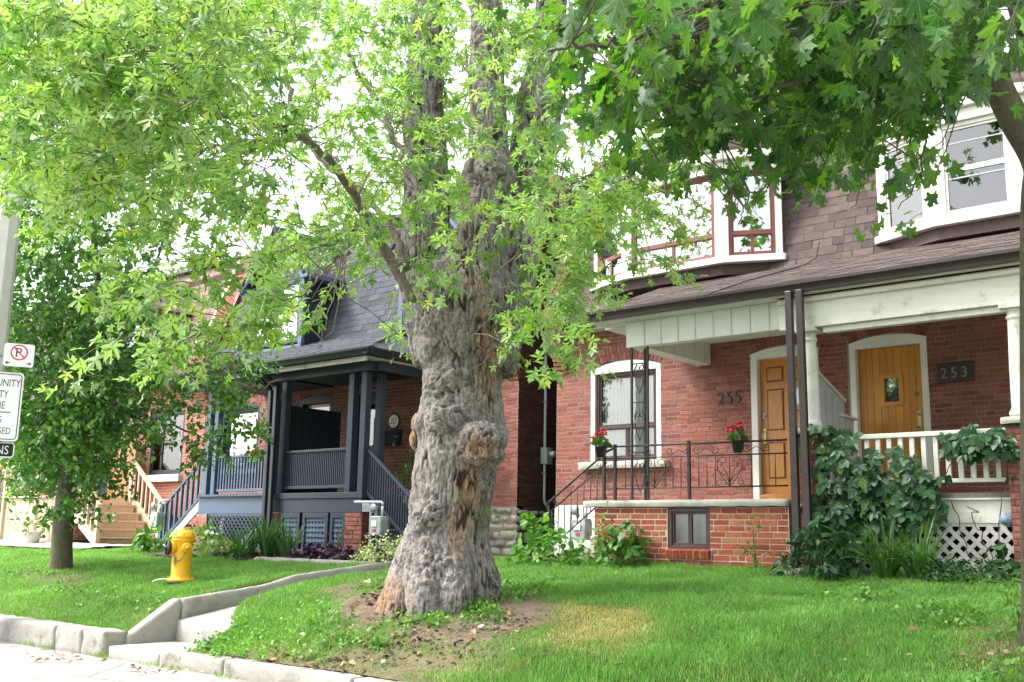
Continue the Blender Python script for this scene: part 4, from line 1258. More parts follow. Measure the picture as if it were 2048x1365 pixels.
# alley side of 257: bricks coloured dark for the alley's shade, over a rubble foundation
PA = Plane((QR, YW), (0, 1))
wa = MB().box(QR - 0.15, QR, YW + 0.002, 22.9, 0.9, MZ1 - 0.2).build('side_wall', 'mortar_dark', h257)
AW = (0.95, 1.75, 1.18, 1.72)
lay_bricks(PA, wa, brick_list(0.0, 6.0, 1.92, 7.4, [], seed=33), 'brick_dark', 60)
def rubble(P, parent, u0, u1, z0, z1, seed):
    r = random.Random(seed)
    z = z0
    while z < z1 - 0.05:
        hgt = min(r.uniform(0.10, 0.2), z1 - z)
        u = u0
        while u < u1 - 0.04:
            w = min(r.uniform(0.16, 0.42), u1 - u)
            mb = rough_block(0.006, w - 0.006, 0, 0.11, 0.006, hgt - 0.006, 0.045, 0.012, r.randint(0, 9999), None, 0.022)
            d = r.uniform(0.015, 0.05)
            mb.v = [tuple(P.p(u + p[0], z + p[2], d - p[1])) for p in mb.v]
            mb.build('stone', 'stone', parent, True)
            u += w
        z += hgt
rubble(PF, w5, -13.0, QR + 0.03, 0.92, 1.905, 5)
rubble(PA, wa, 0.0, 3.2, 0.95, 1.905, 6)
window(PA, h257, 2.0, 2.9, 1.25, 2.1, 'grey_wood', 0.07, 0.075, back='dark', backd=0.015, bar=0.03)
parapet(h257, QR - 0.235, QR + 0.002, 'brick', 'mortar', 60, flip=-1)
parapet(h259, QL, QL + 0.235, 'brick_lit', 'mortar', 60)
mansard(h257, QP + 0.001, QR - 0.24, 'shingle_blue', 200, seed=41, cap='gutter_blue')
mansard(h259, QL + 0.24, QP, 'shingle_blue', 120, seed=42, cap='gutter_blue')
gutter(h257, -12.9, QR - 0.24, MY0 - 0.02, 4.76, 'gutter_blue')

def dormer(house, x0, x1, z0, ze, zp):
    yf = 13.22
    P = Plane((0, yf), (1, 0))
    d = MB().box(x0, x1, yf + 0.06, MY1, z0 - 0.05, ze).build('dormer', 'gutter_blue', house)
    xm = (x0 + x1) / 2
    P.b(x0, x1, z0 - 0.12, z0 - 0.052, -0.1, 0.03).build('dormer_sill', 'blue_light', d, bevel=0.01)
    window(P, d, x0 + 0.12, x1 - 0.12, z0, ze - 0.02, 'blue', 0.06, -0.02, panes=((0, 0.5, 0, 0.52), (0.5, 1, 0, 0.52), (0, 0.5, 0.52, 1), (0.5, 1, 0.52, 1)), back='blind', backd=-0.065, glass='glass_bright', bar=0.03)
    P.b(x0, x0 + 0.118, z0 - 0.05, ze, -0.06, 0.02).build('dormer_post', 'blue_light', d, bevel=0.006)
    P.b(x1 - 0.118, x1, z0 - 0.05, ze, -0.06, 0.02).build('dormer_post', 'blue_light', d, bevel=0.006)
    # bell-cast gable: curved bargeboards flare out at the eaves
    MB().prism([(x0 + 0.05, ze), (x1 - 0.05, ze), (xm + 0.3, zp - 0.6), (xm, zp - 0.08), (xm - 0.3, zp - 0.6)], (0, yf + 0.05, 0), (1, 0, 0), (0, 0, 1), (0, 0.05, 0)).build('gable', 'shingle_blue', d)
    for s in (-1, 1):
        half = (x1 - x0) / 2 + 0.16
        prof = []
        for t in np.linspace(0, 1, 9):
            prof.append((s * half * (1 - t) ** 1.25, ze + 0.02 + (zp - ze) * t ** 0.92))
        MB().prism(prof + [(a, b_ - 0.15) for a, b_ in prof[::-1]], (xm, yf - 0.16, 0), (1, 0, 0), (0, 0, 1), (0, 0.05, 0)).build('bargeboard', 'blue_light', d)
        MB().prism([(a, b_ + 0.05) for a, b_ in prof] + [(a * 0.985, b_ - 0.01) for a, b_ in prof[::-1]], (xm, yf - 0.2, 0), (1, 0, 0), (0, 0, 1), (0, 1.6, 0)).build('dormer_roof', 'shingle_blue', d)
        MB().box(xm + s * half - 0.12, xm + s * half + 0.12, yf - 0.18, yf + 0.6, ze - 0.06, ze + 0.018).build('eave_return', 'blue_light', d, bevel=0.008)
dz0, dz1 = W(565, 690, 13.25)[2], W(480, 585, 13.25)[2]
dormer(h259, -18.55, -16.75, dz0, dz1, dz1 + 1.15)
dormer(h257, -13.95, -12.25, dz0, dz1, dz1 + 1.15)

# porch roof
BY, BX1 = 11.6, -12.95
for h, x0, x1, tr, no in ((h257, QP, BX1, (0, 1.25), 50), (h259, -18.6, QP - 0.001, (1.0, 0), 50)):
    zt, yt = 5.28, 13.66
    rs2 = math.hypot(yt - BY, zt - 4.47)
    v2 = np.array([0, (yt - BY) / rs2, (zt - 4.47) / rs2])
    n2 = np.array([0, -v2[2], v2[1]])
    pr = MB().add([(x0, BY, 4.47), (x1, BY, 4.47), (x1 - tr[1], yt, zt), (x0 + tr[0], yt, zt), (x0, BY, 4.40), (x1, BY, 4.40), (x1, yt, 4.40), (x0, yt, 4.40)],
                  [(0, 1, 2, 3), (4, 7, 6, 5), (0, 4, 5, 1), (1, 5, 6, 2), (3, 7, 4, 0), (2, 6, 7, 3)]).build('porch_roof', 'shingle_blue', h)
    shingle_slope((x0, BY - 0.02, 4.47), (1, 0, 0), v2, n2, x1 - x0, rs2, pr, 'shingle_blue', no, seed=45, trap=tr)
    gutter(h, x0, x1 + (0.1 if h is h257 else 0), BY - 0.012, 4.345, 'gutter_blue')
    MB().box(x0, x1 - 0.02, BY + 0.001, 11.849, 4.31, 4.335).build('soffit', 'cream', h)
    MB().box(x0, x1 - 0.02, BY - 0.005, BY + 0.02, 4.25, 4.309).build('soffit_edge', 'cream', h)
    MB().box(x0, x1 - 0.2, 11.85, 11.98, 4.14, 4.36).build('porch_beam', 'blue', h, bevel=0.006)
    MB().box(x0, x1 - 0.22, 11.99, YW - 0.01, 4.31, 4.34).build('porch_ceiling', 'navy', h)
MB().prism([(0.0, 0.12), (0.0, 0.0), (0.075, 0.0), (0.1, 0.055), (0.125, 0.09), (0.125, 0.12)], (BX1, BY - 0.1, 4.345), (1, 0, 0), (0, 0, 1), (0, YW - BY, 0)).build('gutter', 'gutter_blue', h257)
MB().box(BX1 - 0.199, BX1 - 0.021, 11.85, YW - 0.012, 4.30, 4.335).build('soffit', 'cream', h257)
MB().box(BX1 - 0.199, BX1 - 0.10, 11.981, YW - 0.013, 4.14, 4.299).build('porch_beam', 'blue', h257, bevel=0.006)
for h, pts in ((h257, [(-15.66, 11.5, 4.36), (-15.66, 11.5, 4.25), (-15.58, 11.78, 4.05), (-15.58, 11.80, 1.15)]), (h259, [(-15.80, 11.5, 4.36), (-15.80, 11.5, 4.2), (-15.74, 11.78, 3.98), (-15.74, 11.80, 1.15)])):
    downpipe(h, pts, 'gutter_blue', 0.085)
# deck, posts, rails of 257
YD = 11.9
DZ = 2.10
MB().box(-15.66, -13.25, YD - 0.02, YW - 0.01, DZ - 0.10, DZ).build('deck', 'blue', h257, bevel=0.006)
MB().box(-15.64, -13.27, YD, YD + 0.04, DZ - 0.34, DZ - 0.101).build('deck_fascia', 'blue', h257, bevel=0.005)
MB().box(-13.305, -13.265, YD + 0.041, YW - 0.05, DZ - 0.34, DZ - 0.101).build('deck_fascia', 'blue', h257)
for x, y in ((-15.52, 11.98), (-13.68, 11.98), (-13.36, 11.98), (-13.36, 12.32), (-13.36, 13.6)):
    MB().box(x - 0.065, x + 0.065, y - 0.065, y + 0.065, DZ + 0.001, 4.139).build('post', 'blue', h257, bevel=0.006)
def picket_rail(parent, p, q, h0, h1, n, mat, w=0.028, name='railing', cap=0.06):
    """p, q: deck-level ends; h0, h1: heights of bottom and top rail"""
    p, q = np.array(p, float), np.array(q, float)
    top = MB().bar(p + (0, 0, h1), q + (0, 0, h1), cap, 0.045).build(name, mat, parent, bevel=0.005)
    MB().bar(p + (0, 0, h0), q + (0, 0, h0), cap * 0.8, 0.05).build('bottom_rail', mat, top, bevel=0.005)
    for k in range(n):
        c = p + (q - p) * (k + 0.5) / n
        MB().box(c[0] - w / 2, c[0] + w / 2, c[1] - w / 2, c[1] + w / 2, c[2] + h0 + 0.026, c[2] + h1 - 0.024).build('baluster', mat, top)
    return top
picket_rail(h257, (-15.45, 11.98, DZ), (-13.75, 11.98, DZ), 0.10, 0.74, 34, 'blue', 0.022)
MB().box(-15.65, -15.6, 12.05, 13.36, DZ + 0.001, 3.72).build('porch_divider', 'navy', h257)
for k in range(13):
    MB().box(-15.5998, -15.592, 12.06 + 0.1 * k, 12.15 + 0.1 * k, DZ + 0.01, 3.71).build('divider_board', 'navy', h257)
# steps down to the right
st = thing('porch_stairs', 'slate blue wooden stairs with picket rail at the right of porch 257', 'stairs', (-12.6, 12.5, 1.0))
for k in range(5):
    x0 = -13.25 + 0.26 * k
    zt = DZ - 0.20 * (k + 1)
    MB().box(x0 + 0.002, x0 + 0.30, 12.02, 13.1, zt - 0.035, zt).build('tread', 'blue', st, bevel=0.005)
    MB().box(x0 + 0.001, x0 + 0.02, 12.03, 13.09, zt + 0.001, zt + 0.165).build('riser', 'blue', st)
MB().prism([(-13.25, 2.0), (-13.25, 0.95), (-11.9, 0.95), (-11.9, 1.04), (-12.21, 1.06), (-12.21, 1.26), (-12.47, 1.26), (-12.47, 1.46), (-12.73, 1.46), (-12.73, 1.66), (-12.99, 1.66), (-12.99, 1.86)], (0, 12.04, 0), (1, 0, 0), (0, 0, 1), (0, 0.03, 0)).build('stringer', 'navy', st)
picket_rail(st, (-13.26, 12.0, DZ - 0.06), (-11.75, 12.0, DZ - 1.2), 0.06, 0.76, 26, 'blue', 0.022, 'hand_rail')
MB().box(-11.80, -11.71, 11.955, 12.045, 0.95, 1.72).build('newel_post', 'blue', st, bevel=0.005)
# brick pier, lattice doors under the deck
PD = Plane((0, YD + 0.02), (1, 0))
pier = MB().box(-13.62, -13.20, YD - 0.04, YD + 0.35, 0.95, DZ - 0.345).build('pier', 'mortar_dark', h257)
for Pn, off in ((Plane((-13.62, YD - 0.04), (1, 0)), 0), (Plane((-13.20, YD - 0.04), (0, 1)), 1)):
    lay_bricks(Pn, pier, brick_list(0, 0.42 if not off else 0.39, 0.97, DZ - 0.35, [], 0.215, 0.072, 0.012, seed=51 + off), 'brick', 24)
for x0 in (-15.95, -15.62):
    pr = MB().box(x0, x0 + 0.2, YD + 0.01, YD + 0.25, 0.95, DZ - 0.345).build('pier', 'mortar_dark', h257 if x0 > -15.7 else h259)
    lay_bricks(Plane((x0, YD + 0.01), (1, 0)), pr, brick_list(0, 0.2, 0.97, DZ - 0.35, [], 0.2, 0.072, 0.012, seed=53), 'brick', 0)
for x0, x1, nm in ((-15.40, -14.86, 'lattice_panel'), (-14.78, -14.10, 'lattice_door'), (-14.04, -13.66, 'lattice_panel')):
    f = MB()
    for q in ((x0, x0 + 0.07, 0.98, DZ - 0.345), (x1 - 0.07, x1, 0.98, DZ - 0.345), (x0 + 0.07, x1 - 0.07, 0.98, 1.06), (x0 + 0.07, x1 - 0.07, DZ - 0.43, DZ - 0.345)):
        PD.box(f, *q, -0.01, 0.03)
    fp = f.build(nm, 'blue', h257, bevel=0.004)
    lattice(PD, fp, x0 + 0.072, x1 - 0.072, 1.062, DZ - 0.432, 'blue_light', 0.088, 0.05, -0.008, diag=False)
MB().box(-15.6, -13.65, YD + 0.4, YD + 0.45, 0.95, DZ - 0.35).build('crawl_shade', 'dark', h257)  # near black sheet as the shade below the deck
# front of 257: door, plaque, mailbox
PF.b(D257[0], D257[1], 2.1, 4.15, -0.13, -0.08).build('door', 'navy', h257)
PF.b(D257[1] - 0.09, D257[1], 2.1, 4.15, -0.079, 0.01).build('door_frame', 'navy', h257)
PF.b(D257[0] + 0.3, D257[1] - 0.1, 3.1, 3.9, -0.079, -0.074).build('pane', 'glass', h257)
K['plate_white'] = M('white enamel', (0.75, 0.74, 0.68), None, rough=0.3)
pl = thing('number_plaque', 'round white enamel plaque with number 257 above a black mailbox', 'house number', PF.p(-14.49, 3.45))
MB().lathe([(0.155, 0), (0.155, 0.012), (0.15, 0.016)], PF.p(-14.49, 3.52, 0.01), 30, PF.n).build('rim', 'black', pl, True)
MB().lathe([(0.128, 0.016), (0.128, 0.019), (0.12, 0.022)], PF.p(-14.49, 3.52, 0.01), 30, PF.n).build('plate', 'plate_white', pl, True)
text_mb('257', 0.155, PF.p(-14.49, 3.47, 0.032), PF.u, UZ, 0.003, 0.72, 'CENTER').build('digits', 'black', pl)
mbx = thing('mailbox', 'black metal mailbox on the brick wall under the 257 plaque', 'mailbox', PF.p(-14.48, 3.05))
PF.b(-14.69, -14.27, 3.08, 3.33, 0.01, 0.15).build('box', 'navy', mbx, bevel=0.012)
PF.b(-14.70, -14.26, 3.28, 3.35, 0.012, 0.165).build('lid', 'gutter_blue', mbx, bevel=0.012)
PF.b(-14.32, -14.30, 3.12, 3.14, 0.151, 0.156).build('lock', 'steel', mbx)
PF.b(-14.79, -14.74, 3.13, 3.25, 0.009, 0.03).build('door_bell', 'steel', h257, bevel=0.005)
# 259: door behind the divider, window, deck, rail, steps to the left
arch_trim(PF, h259, D259[0], D259[1], 2.1, 4.12, 0.075, 4.02, 0.1, -0.08, 0.01, 'navy')
PF.b(D259[0] + 0.1, D259[1] - 0.1, 2.1, 4.018, -0.16, -0.1).build('door', 'oak', h259)
PF.b(D259[0] + 0.22, D259[1] - 0.22, 3.2, 3.95, -0.0998, -0.092).build('pane', 'glass', h259)
arch_trim(PF, h259, W259[0], W259[1], W259[2], 4.12, 0.075, 4.06, 0.07, -0.08, 0.005, 'navy')
wq = window(PF, h259, W259[0] + 0.072, W259[1] - 0.072, W259[2] + 0.002, 4.058, 'navy', 0.05, -0.09, panes=((0, 1, 0, 1),), back='room', backd=-0.5, glass='glass_bright')
PF.b(W259[0] - 0.1, W259[1] + 0.1, W259[2] - 0.12, W259[2] - 0.002, -0.05, 0.08).build('window_sill', 'sill_stone', h259, bevel=0.008)
MB().box(-17.98, -15.70, YD - 0.02, YW - 0.01, DZ - 0.06, DZ).build('deck', 'blue_light', h259, bevel=0.005)
for k in range(23):
    MB().box(-17.95 + 0.098 * k, -17.865 + 0.098 * k, YD - 0.05, YD - 0.021, DZ - 0.035, DZ + 0.003).build('deck_board_end', 'blue_light', h259)
MB().box(-17.98, -15.86, YD, YD + 0.04, DZ - 0.36, DZ - 0.061).build('deck_fascia', 'blue_light', h259, bevel=0.005)
for x, y in ((-17.86, 11.98), (-17.60, 11.98), (-15.84, 11.98), (-17.86, 13.6)):
    MB().box(x - 0.06, x + 0.06, y - 0.06, y + 0.06, DZ + 0.001, 4.139).build('post', 'blue_light', h259, bevel=0.006)
picket_rail(h259, (-17.53, 11.98, DZ), (-15.91, 11.98, DZ), 0.08, 0.72, 18, 'blue_light', 0.035)
pr = MB().box(-18.0, -17.65, YD - 0.02, YD + 0.3, 0.95, DZ - 0.365).build('pier', 'mortar', h259)
lay_bricks(Plane((-18.0, YD - 0.02), (1, 0)), pr, brick_list(0, 0.35, 0.97, DZ - 0.37, [], 0.215, 0.072, 0.012, seed=58), 'brick_lit', 0)
lp = MB().box(-17.64, -15.97, YD + 0.01, YD + 0.05, DZ - 0.40, DZ - 0.362).build('lattice_panel', 'blue_light', h259)
lattice(PD, lp, -17.64, -15.97, 1.0, DZ - 0.402, 'blue', 0.085, 0.036, 0.0)
MB().box(-17.7, -15.9, YD + 0.4, YD + 0.45, 0.95, DZ - 0.37).build('crawl_shade', 'dark', h259)  # dark sheet painted as shade behind the lattice
s2 = thing('porch_stairs', 'grey blue stairs falling to the left of the blue balustrade', 'stairs', (-18.6, 12.5, 1.0))
for k in range(5):
    x1 = -17.99 - 0.27 * k
    zt = DZ - 0.19 * (k + 1)
    MB().box(x1 - 0.30, x1, 12.02, 13.0, zt - 0.035, zt).build('tread', 'blue_light', s2, bevel=0.005)
picket_rail(s2, (-19.35, 12.0, DZ - 1.0), (-17.93, 12.0, DZ), 0.06, 0.78, 8, 'blue_light', 0.05, 'hand_rail')
MB().bar((-19.4, 12.01, 1.05), (-18.0, 12.01, 2.0), 0.04, 0.22).build('stringer', 'plaster', s2)
MB().box(-19.42, -19.32, 11.95, 12.05, 0.95, 1.95).build('newel_post', 'blue_light', s2, bevel=0.006)

# conduit and electric meter in the alley
em = thing('electric_meter', 'grey electric meter box with white conduit in the dark alley', 'electric meter', (QR + 0.06, 14.4, 2.4))
ym = 14.42
MB().tube([(QR + 0.05, ym, 5.0), (QR + 0.05, ym, 2.08), (QR + 0.05, ym + 0.02, 2.0), (QR + 0.05, ym + 0.16, 1.86)], 0.024, 10).build('conduit', 'pipe_grey', em, True)
for zz in (3.75, 2.5, 4.6):
    MB().box(QR + 0.01, QR + 0.08, ym - 0.035, ym + 0.035, zz, zz + 0.02).build('clamp', 'steel', em)
MB().box(QR + 0.01, QR + 0.15, ym - 0.07, ym + 0.10, 2.66, 2.95).build('meter_box', 'meter', em, bevel=0.01)
MB().lathe([(0.06, 0), (0.065, 0.04), (0.055, 0.10), (0.03, 0.12)], (QR + 0.15, ym + 0.03, 2.83), 18, (1, 0, 0)).build('meter_glass', 'steel', em, True)

# ------------------------------------------------------------------ 261 with cedar stairs, and one more house behind the tree
h261 = thing('brick_house', 'pale red brick house with a stone sill behind cedar stairs at far left', 'house', (-23.5, YW, 1.1), 'row of brick houses along the street')
EL = -26.2
W261, B261, D261 = (-22.95, -21.55, 2.70, 4.2), (-22.7, -21.5, 1.0, 1.78), (-25.3, -24.3, 2.15, 4.2)
w7 = wall_sheet(PF, EL, QL - 0.002, 0.9, 4.86, [W261, B261, D261]).build('wall', 'mortar_pale', h261)
z6_ = arch_bricks(PF, w7, B261[0], B261[1], 1.70, 0.09, 'brick_lit')
lay_bricks(PF, w7, brick_list(EL, QL - 0.004, 0.95, 4.84, [W261, B261, D261, z6_], seed=61), 'brick_lit', 60)
window(PF, h261, W261[0], W261[1], W261[2], W261[3], 'navy', 0.08, -0.05, panes=((0, 0.3, 0, 1), (0.3, 1, 0, 1)), back='room', backd=-0.5, glass='glass')
window(PF, h261, B261[0], B261[1], B261[2], B261[3], 'navy', 0.08, -0.05, panes=((0, 1, 0, 1),), back='blind', backd=-0.2, glass='glass')
PF.b(W261[0] - 0.14, W261[1] + 0.05, 2.53, 2.695, -0.02, 0.10).build('window_sill', 'plaster', h261, bevel=0.01)
PF.b(D261[0], D261[1], 2.15, 4.2, -0.12, -0.06).build('door', 'navy', h261)
PF.b(D261[1] - 0.14, D261[1] - 0.02, 2.15, 4.2, -0.059, 0.012).build('door_frame', 'blue_light', h261, bevel=0.006)
PF.b(D261[0] + 0.25, D261[1] - 0.3, 2.6, 4.0, -0.0595, -0.05).build('pane', 'glass', h261)
body(h261, EL, QL, 'brick_dark')
mansard(h261, EL, QL - 0.25, 'shingle_pale', 60, seed=62)
parapet(h261, QL - 0.242, QL - 0.006, 'brick_lit', 'mortar', 60, flip=-1, trim='cedar')
gutter(h261, EL, QL - 0.25, MY0 - 0.02, 4.76, 'gutter_blue')
MB().box(-24.6, -22.4, MY0 - 0.3, MY1, 5.4, 6.6).build('dormer', 'shingle_pale', h261)
MB().prism([(-24.8, 6.6), (-22.2, 6.6), (-23.0, 7.5), (-24.0, 7.5)], (0, MY0 - 0.5, 0), (1, 0, 0), (0, 0, 1), (0, 1.6, 0)).build('dormer_roof', 'shingle_pale', h261)
window(Plane((0, MY0 - 0.3), (1, 0)), h261, -24.3, -22.7, 5.5, 6.5, 'white', 0.07, 0.035, panes=((0, 0.5, 0, 1), (0.5, 1, 0, 1)), back='blind', backd=0.001, bar=0.03)
h263 = thing('brick_house', 'pink brick house glimpsed between the leaves at the left edge', 'house', (-29.5, YW, 1.1), 'row of brick houses along the street')
w8 = wall_sheet(PF, -33, EL - 0.002, 0.9, 4.86, [(-30.3, -28.6, 2.7, 4.2)]).build('wall', 'mortar_pale', h263)
lay_bricks(PF, w8, brick_list(-33, EL - 0.004, 0.95, 4.84, [(-30.3, -28.6, 2.7, 4.2)], seed=65), 'brick_lit', 0)
window(PF, h263, -30.3, -28.6, 2.7, 4.2, 'white', 0.08, -0.05, panes=((0, 0.5, 0, 1), (0.5, 1, 0, 1)), back='room')
body(h263, -33, EL, 'brick_dark')
mansard(h263, -33, EL - 0.002, 'shingle_pale', 0, seed=66)
gutter(h263, -33, EL - 0.002, MY0 - 0.02, 4.76, 'gutter_blue')

# cedar stairs and landing
cs = thing('cedar_stairs', 'new pale cedar stairs with handrails leading up to the landing', 'stairs', (-22.2, 12.6, 1.05))
CZ = 2.15
XT, XB = -23.05, -21.55
for k in range(6):
    x0 = XT + 0.26 * k
    zt = CZ - 0.185 * (k + 1) + 0.02
    MB().box(x0 + 0.001, x0 + 0.29, 11.83, 13.38, zt - 0.04, zt).build('tread', 'cedar', cs, bevel=0.006)
    MB().box(x0 - 0.012, x0 - 0.0005, 11.86, 13.36, zt - 0.039, zt + 0.142).build('riser', 'cedar', cs)
for y in (11.80, 13.40):
    MB().prism([(XT, CZ), (XT, CZ - 0.3), (XB + 0.0, 1.0), (XB + 0.06, 1.0), (XB + 0.06, 1.07)], (0, y, 0), (1, 0, 0), (0, 0, 1), (0, 0.025, 0)).build('stringer', 'cedar', cs)
    p, q = (XT, y + 0.012, CZ + 0.06), (XB, y + 0.012, 1.12)
    picket_rail(cs, p, q, 0.05, 0.80, 8, 'cedar', 0.04, 'hand_rail', 0.11)
    MB().box(XB - 0.05, XB + 0.05, y - 0.04, y + 0.06, 1.0, 1.90).build('newel_post', 'cedar', cs, bevel=0.006)
    MB().box(XT - 0.05, XT + 0.05, y - 0.04, y + 0.06, CZ - 0.2, 3.0).build('newel_post', 'cedar', cs, bevel=0.006)
cl = thing('cedar_landing', 'cedar porch landing with picket rail and board skirt', 'porch', (-24.5, 12.6, 1.05))
for k in range(14):
    MB().box(-26.1, XT - 0.06, 11.76 + 0.14 * k, 11.895 + 0.14 * k, CZ - 0.04, CZ).build('deck_board', 'cedar', cl)
picket_rail(cl, (-26.05, 11.82, CZ), (XT - 0.06, 11.82, CZ), 0.09, 0.80, 20, 'cedar', 0.045, 'railing', 0.11)
for x in (-26.05, -24.4):
    MB().box(x - 0.05, x + 0.05, 11.77, 11.87, 0.95, 3.02).build('post', 'cedar', cl, bevel=0.006)
for k in range(14):
    MB().box(-26.05 + 0.215 * k, -25.84 + 0.215 * k, 11.83, 11.855, 1.0, CZ - 0.045).build('skirt_board', 'cedar', cl, bevel=0.004)
for zz in (1.3, 1.9):
    MB().box(-24.35, -24.15, 11.805, 11.829, zz - 0.02, zz + 0.02).build('hinge', 'black', cl)
for k in range(9):
    MB().box(-24.25 + 0.13 * k, -24.13 + 0.13 * k, 13.45, 13.48, CZ + 0.001, 3.75 + 0.03 * (k % 2)).build('screen_board', 'cedar_dark', cl, bevel=0.004)
for k in range(10):
    MB().box(-27.4 + 0.13 * k, -27.28 + 0.13 * k, 12.9, 12.93, CZ - 0.5, 3.2 + 0.25 * math.sin(math.pi * (k + 0.5) / 10)).build('screen_board', 'cedar_dark', cl, bevel=0.004)
rough_block(-23.6, -20.9, 11.3, 13.5, 0.95, 1.07, 0.12, 0.005, 400, None, 0.02).build('stair_pad', 'concrete_pale', cs, True)
fn = thing('picket_fence', 'weathered grey picket rail left of the cedar landing', 'fence', (-28, 12.2, 1.1))
picket_rail(fn, (-30.5, 12.1, 1.3), (-26.2, 12.1, 1.3), 0.1, 1.35, 30, 'grey_wood', 0.06, 'rail', 0.09)
MB().box(-26.3, -26.15, 12.03, 12.17, 1.0, 2.95).build('post', 'grey_wood', fn, bevel=0.006)
MB().box(-30.5, -26.2, 12.3, 12.35, 1.0, 2.1).build('backing_board', 'dark', fn)

# ------------------------------------------------------------------ the old silver maple: trunk and limbs
def bark_mat(name, dark, mid, light, warm=None, stretch=(1, 1, 0.22), sc_=22, moss=None):
    m, nt, b, out = new_mat(name)
    n1 = noise_node(nt, sc_, 8, 0.7, stretch)
    c = ramp(nt, n1, [(0.30, dark), (0.44, mid), (0.64, light)])
    c = mixc(nt, ramp(nt, noise_node(nt, 2.1, 6, 0.65), [(0.45, 0.0), (0.7, 0.55)]), c, (light[0] * 1.15, light[1] * 1.14, light[2] * 1.14))
    if warm:
        at = nd(nt, 'Attribute', attribute_name='warm')
        k = nd(nt, 'Math', operation='MULTIPLY')
        nt.links.new(at.outputs['Fac'], k.inputs[0])
        nt.links.new(ramp(nt, noise_node(nt, 9, 6, 0.7, (1, 1, 0.4)), [(0.35, 0.2), (0.6, 1.0)]), k.inputs[1])
        c = mixc(nt, k.outputs[0], c, warm)
        cv = nd(nt, 'Attribute', attribute_name='crack')
        c = mixc(nt, cv.outputs['Fac'], c, (0.026, 0.021, 0.018))
    if moss:
        c = mixc(nt, ramp(nt, noise_node(nt, 3.0, 5, 0.6, (1, 1, 0.3)), [(0.48, 0.0), (0.66, 0.7)]), c, moss)
    nt.links.new(c, b.inputs['Base Color'])
    b.inputs['Roughness'].default_value = 0.95
    b.inputs['Specular IOR Level'].default_value = 0.15
    h = nd(nt, 'Math', operation='ADD')
    nt.links.new(n1, h.inputs[0])
    nt.links.new(noise_node(nt, 70, 6, 0.7, (1, 1, 0.45)), h.inputs[1])
    add_bump(nt, b, h.outputs[0], 0.9, 0.018)
    return m
K['bark'] = bark_mat('silver maple bark', (0.115, 0.101, 0.091), (0.245, 0.222, 0.205), (0.365, 0.336, 0.314), (0.38, 0.215, 0.115))
K['bark_limb'] = bark_mat('limb bark', (0.065, 0.053, 0.045), (0.15, 0.125, 0.108), (0.26, 0.225, 0.195))
K['bark_pear'] = bark_mat('pear bark', (0.045, 0.038, 0.034), (0.105, 0.09, 0.08), (0.19, 0.165, 0.145), None, (1, 1, 0.2), 30, (0.10, 0.125, 0.035))
K['bark_norway'] = bark_mat('norway maple bark', (0.045, 0.038, 0.03), (0.085, 0.073, 0.058), (0.14, 0.12, 0.10), None, (1, 1, 0.35), 34, (0.12, 0.13, 0.07))

TX, TY = -7.78, 8.2
TD = float((RM @ (np.array([TX, TY, 2.2]) - CAM))[2])
FH = np.array([-math.sin(YAW), math.cos(YAW)])
def on_trunk(px, py, off=0.0):
    """pixel -> point on the upright plane through the trunk's axis that faces the camera"""
    d = ray(px, py)
    t = (np.dot((TX, TY), FH) + off) / np.dot(d[:2], FH)
    return CAM + d * t, t
OUT = [(1262, 770, 1015), (1235, 780, 1008), (1200, 792, 992), (1160, 806, 984), (1120, 812, 981), (1070, 817, 980), (1020, 820, 982), (970, 823, 990), (930, 829, 998), (895, 833, 1004), (860, 834, 1010),
       (820, 840, 1008), (780, 846, 1002), (740, 846, 1006), (700, 836, 1016), (660, 822, 1026), (620, 816, 1036), (590, 824, 1032), (560, 840, 1022), (530, 862, 1004), (500, 890, 985)]
mb = MB()
rings = []
for py, a, b_ in OUT:
    p, t = on_trunk((a + b_) / 2, py)
    rings.append((p, (b_ - a) / 2 * t / F))
mb.tube([r[0] for r in rings], [r[1] for r in rings], 40)
def stem(pts, offs):
    P, Rr = [], []
    for (px, py, w), o in zip(pts, offs):
        p, t = on_trunk(px, py, o)
        P.append(p)
        Rr.append(w / 2 * t / F)
    mb.tube(P, Rr, 28)
    return P, Rr
stemL = stem([(885, 720, 120), (864, 640, 110), (852, 560, 111), (850, 480, 100), (852, 400, 95), (850, 300, 88), (846, 200, 82), (850, 100, 72), (856, 0, 66), (862, -150, 52), (870, -330, 34)], [0.0, 0.05, 0.1, 0.12, 0.14, 0.15, 0.15, 0.16, 0.18, 0.2, 0.25])
stemC = stem([(948, 730, 130), (950, 650, 124), (956, 560, 125), (962, 480, 104), (972, 400, 95), (980, 350, 109), (978, 300, 82), (976, 220, 75), (974, 120, 70), (972, 0, 66), (966, -160, 52), (958, -340, 34)], [0.0, -0.05, -0.1, -0.12, -0.12, -0.12, -0.12, -0.1, -0.1, -0.1, -0.1, -0.1])
stemR = stem([(975, 740, 110), (1000, 650, 100), (1021, 570, 102), (1036, 480, 93), (1050, 400, 91), (1060, 320, 91), (1074, 240, 93), (1086, 150, 79), (1098, 60, 68), (1110, -60, 56), (1130, -300, 31)], [0.0, 0.05, 0.12, 0.2, 0.26, 0.3, 0.3, 0.32, 0.35, 0.4, 0.5])
def blob(px, py, r, off, sx=1, sz=1):
    p, t = on_trunk(px, py, off)
    prof = [(r * sx * math.sin(math.pi * k / 10) + 1e-3, -r * sz * math.cos(math.pi * k / 10)) for k in range(11)]
    mb.lathe(prof, p, 20)
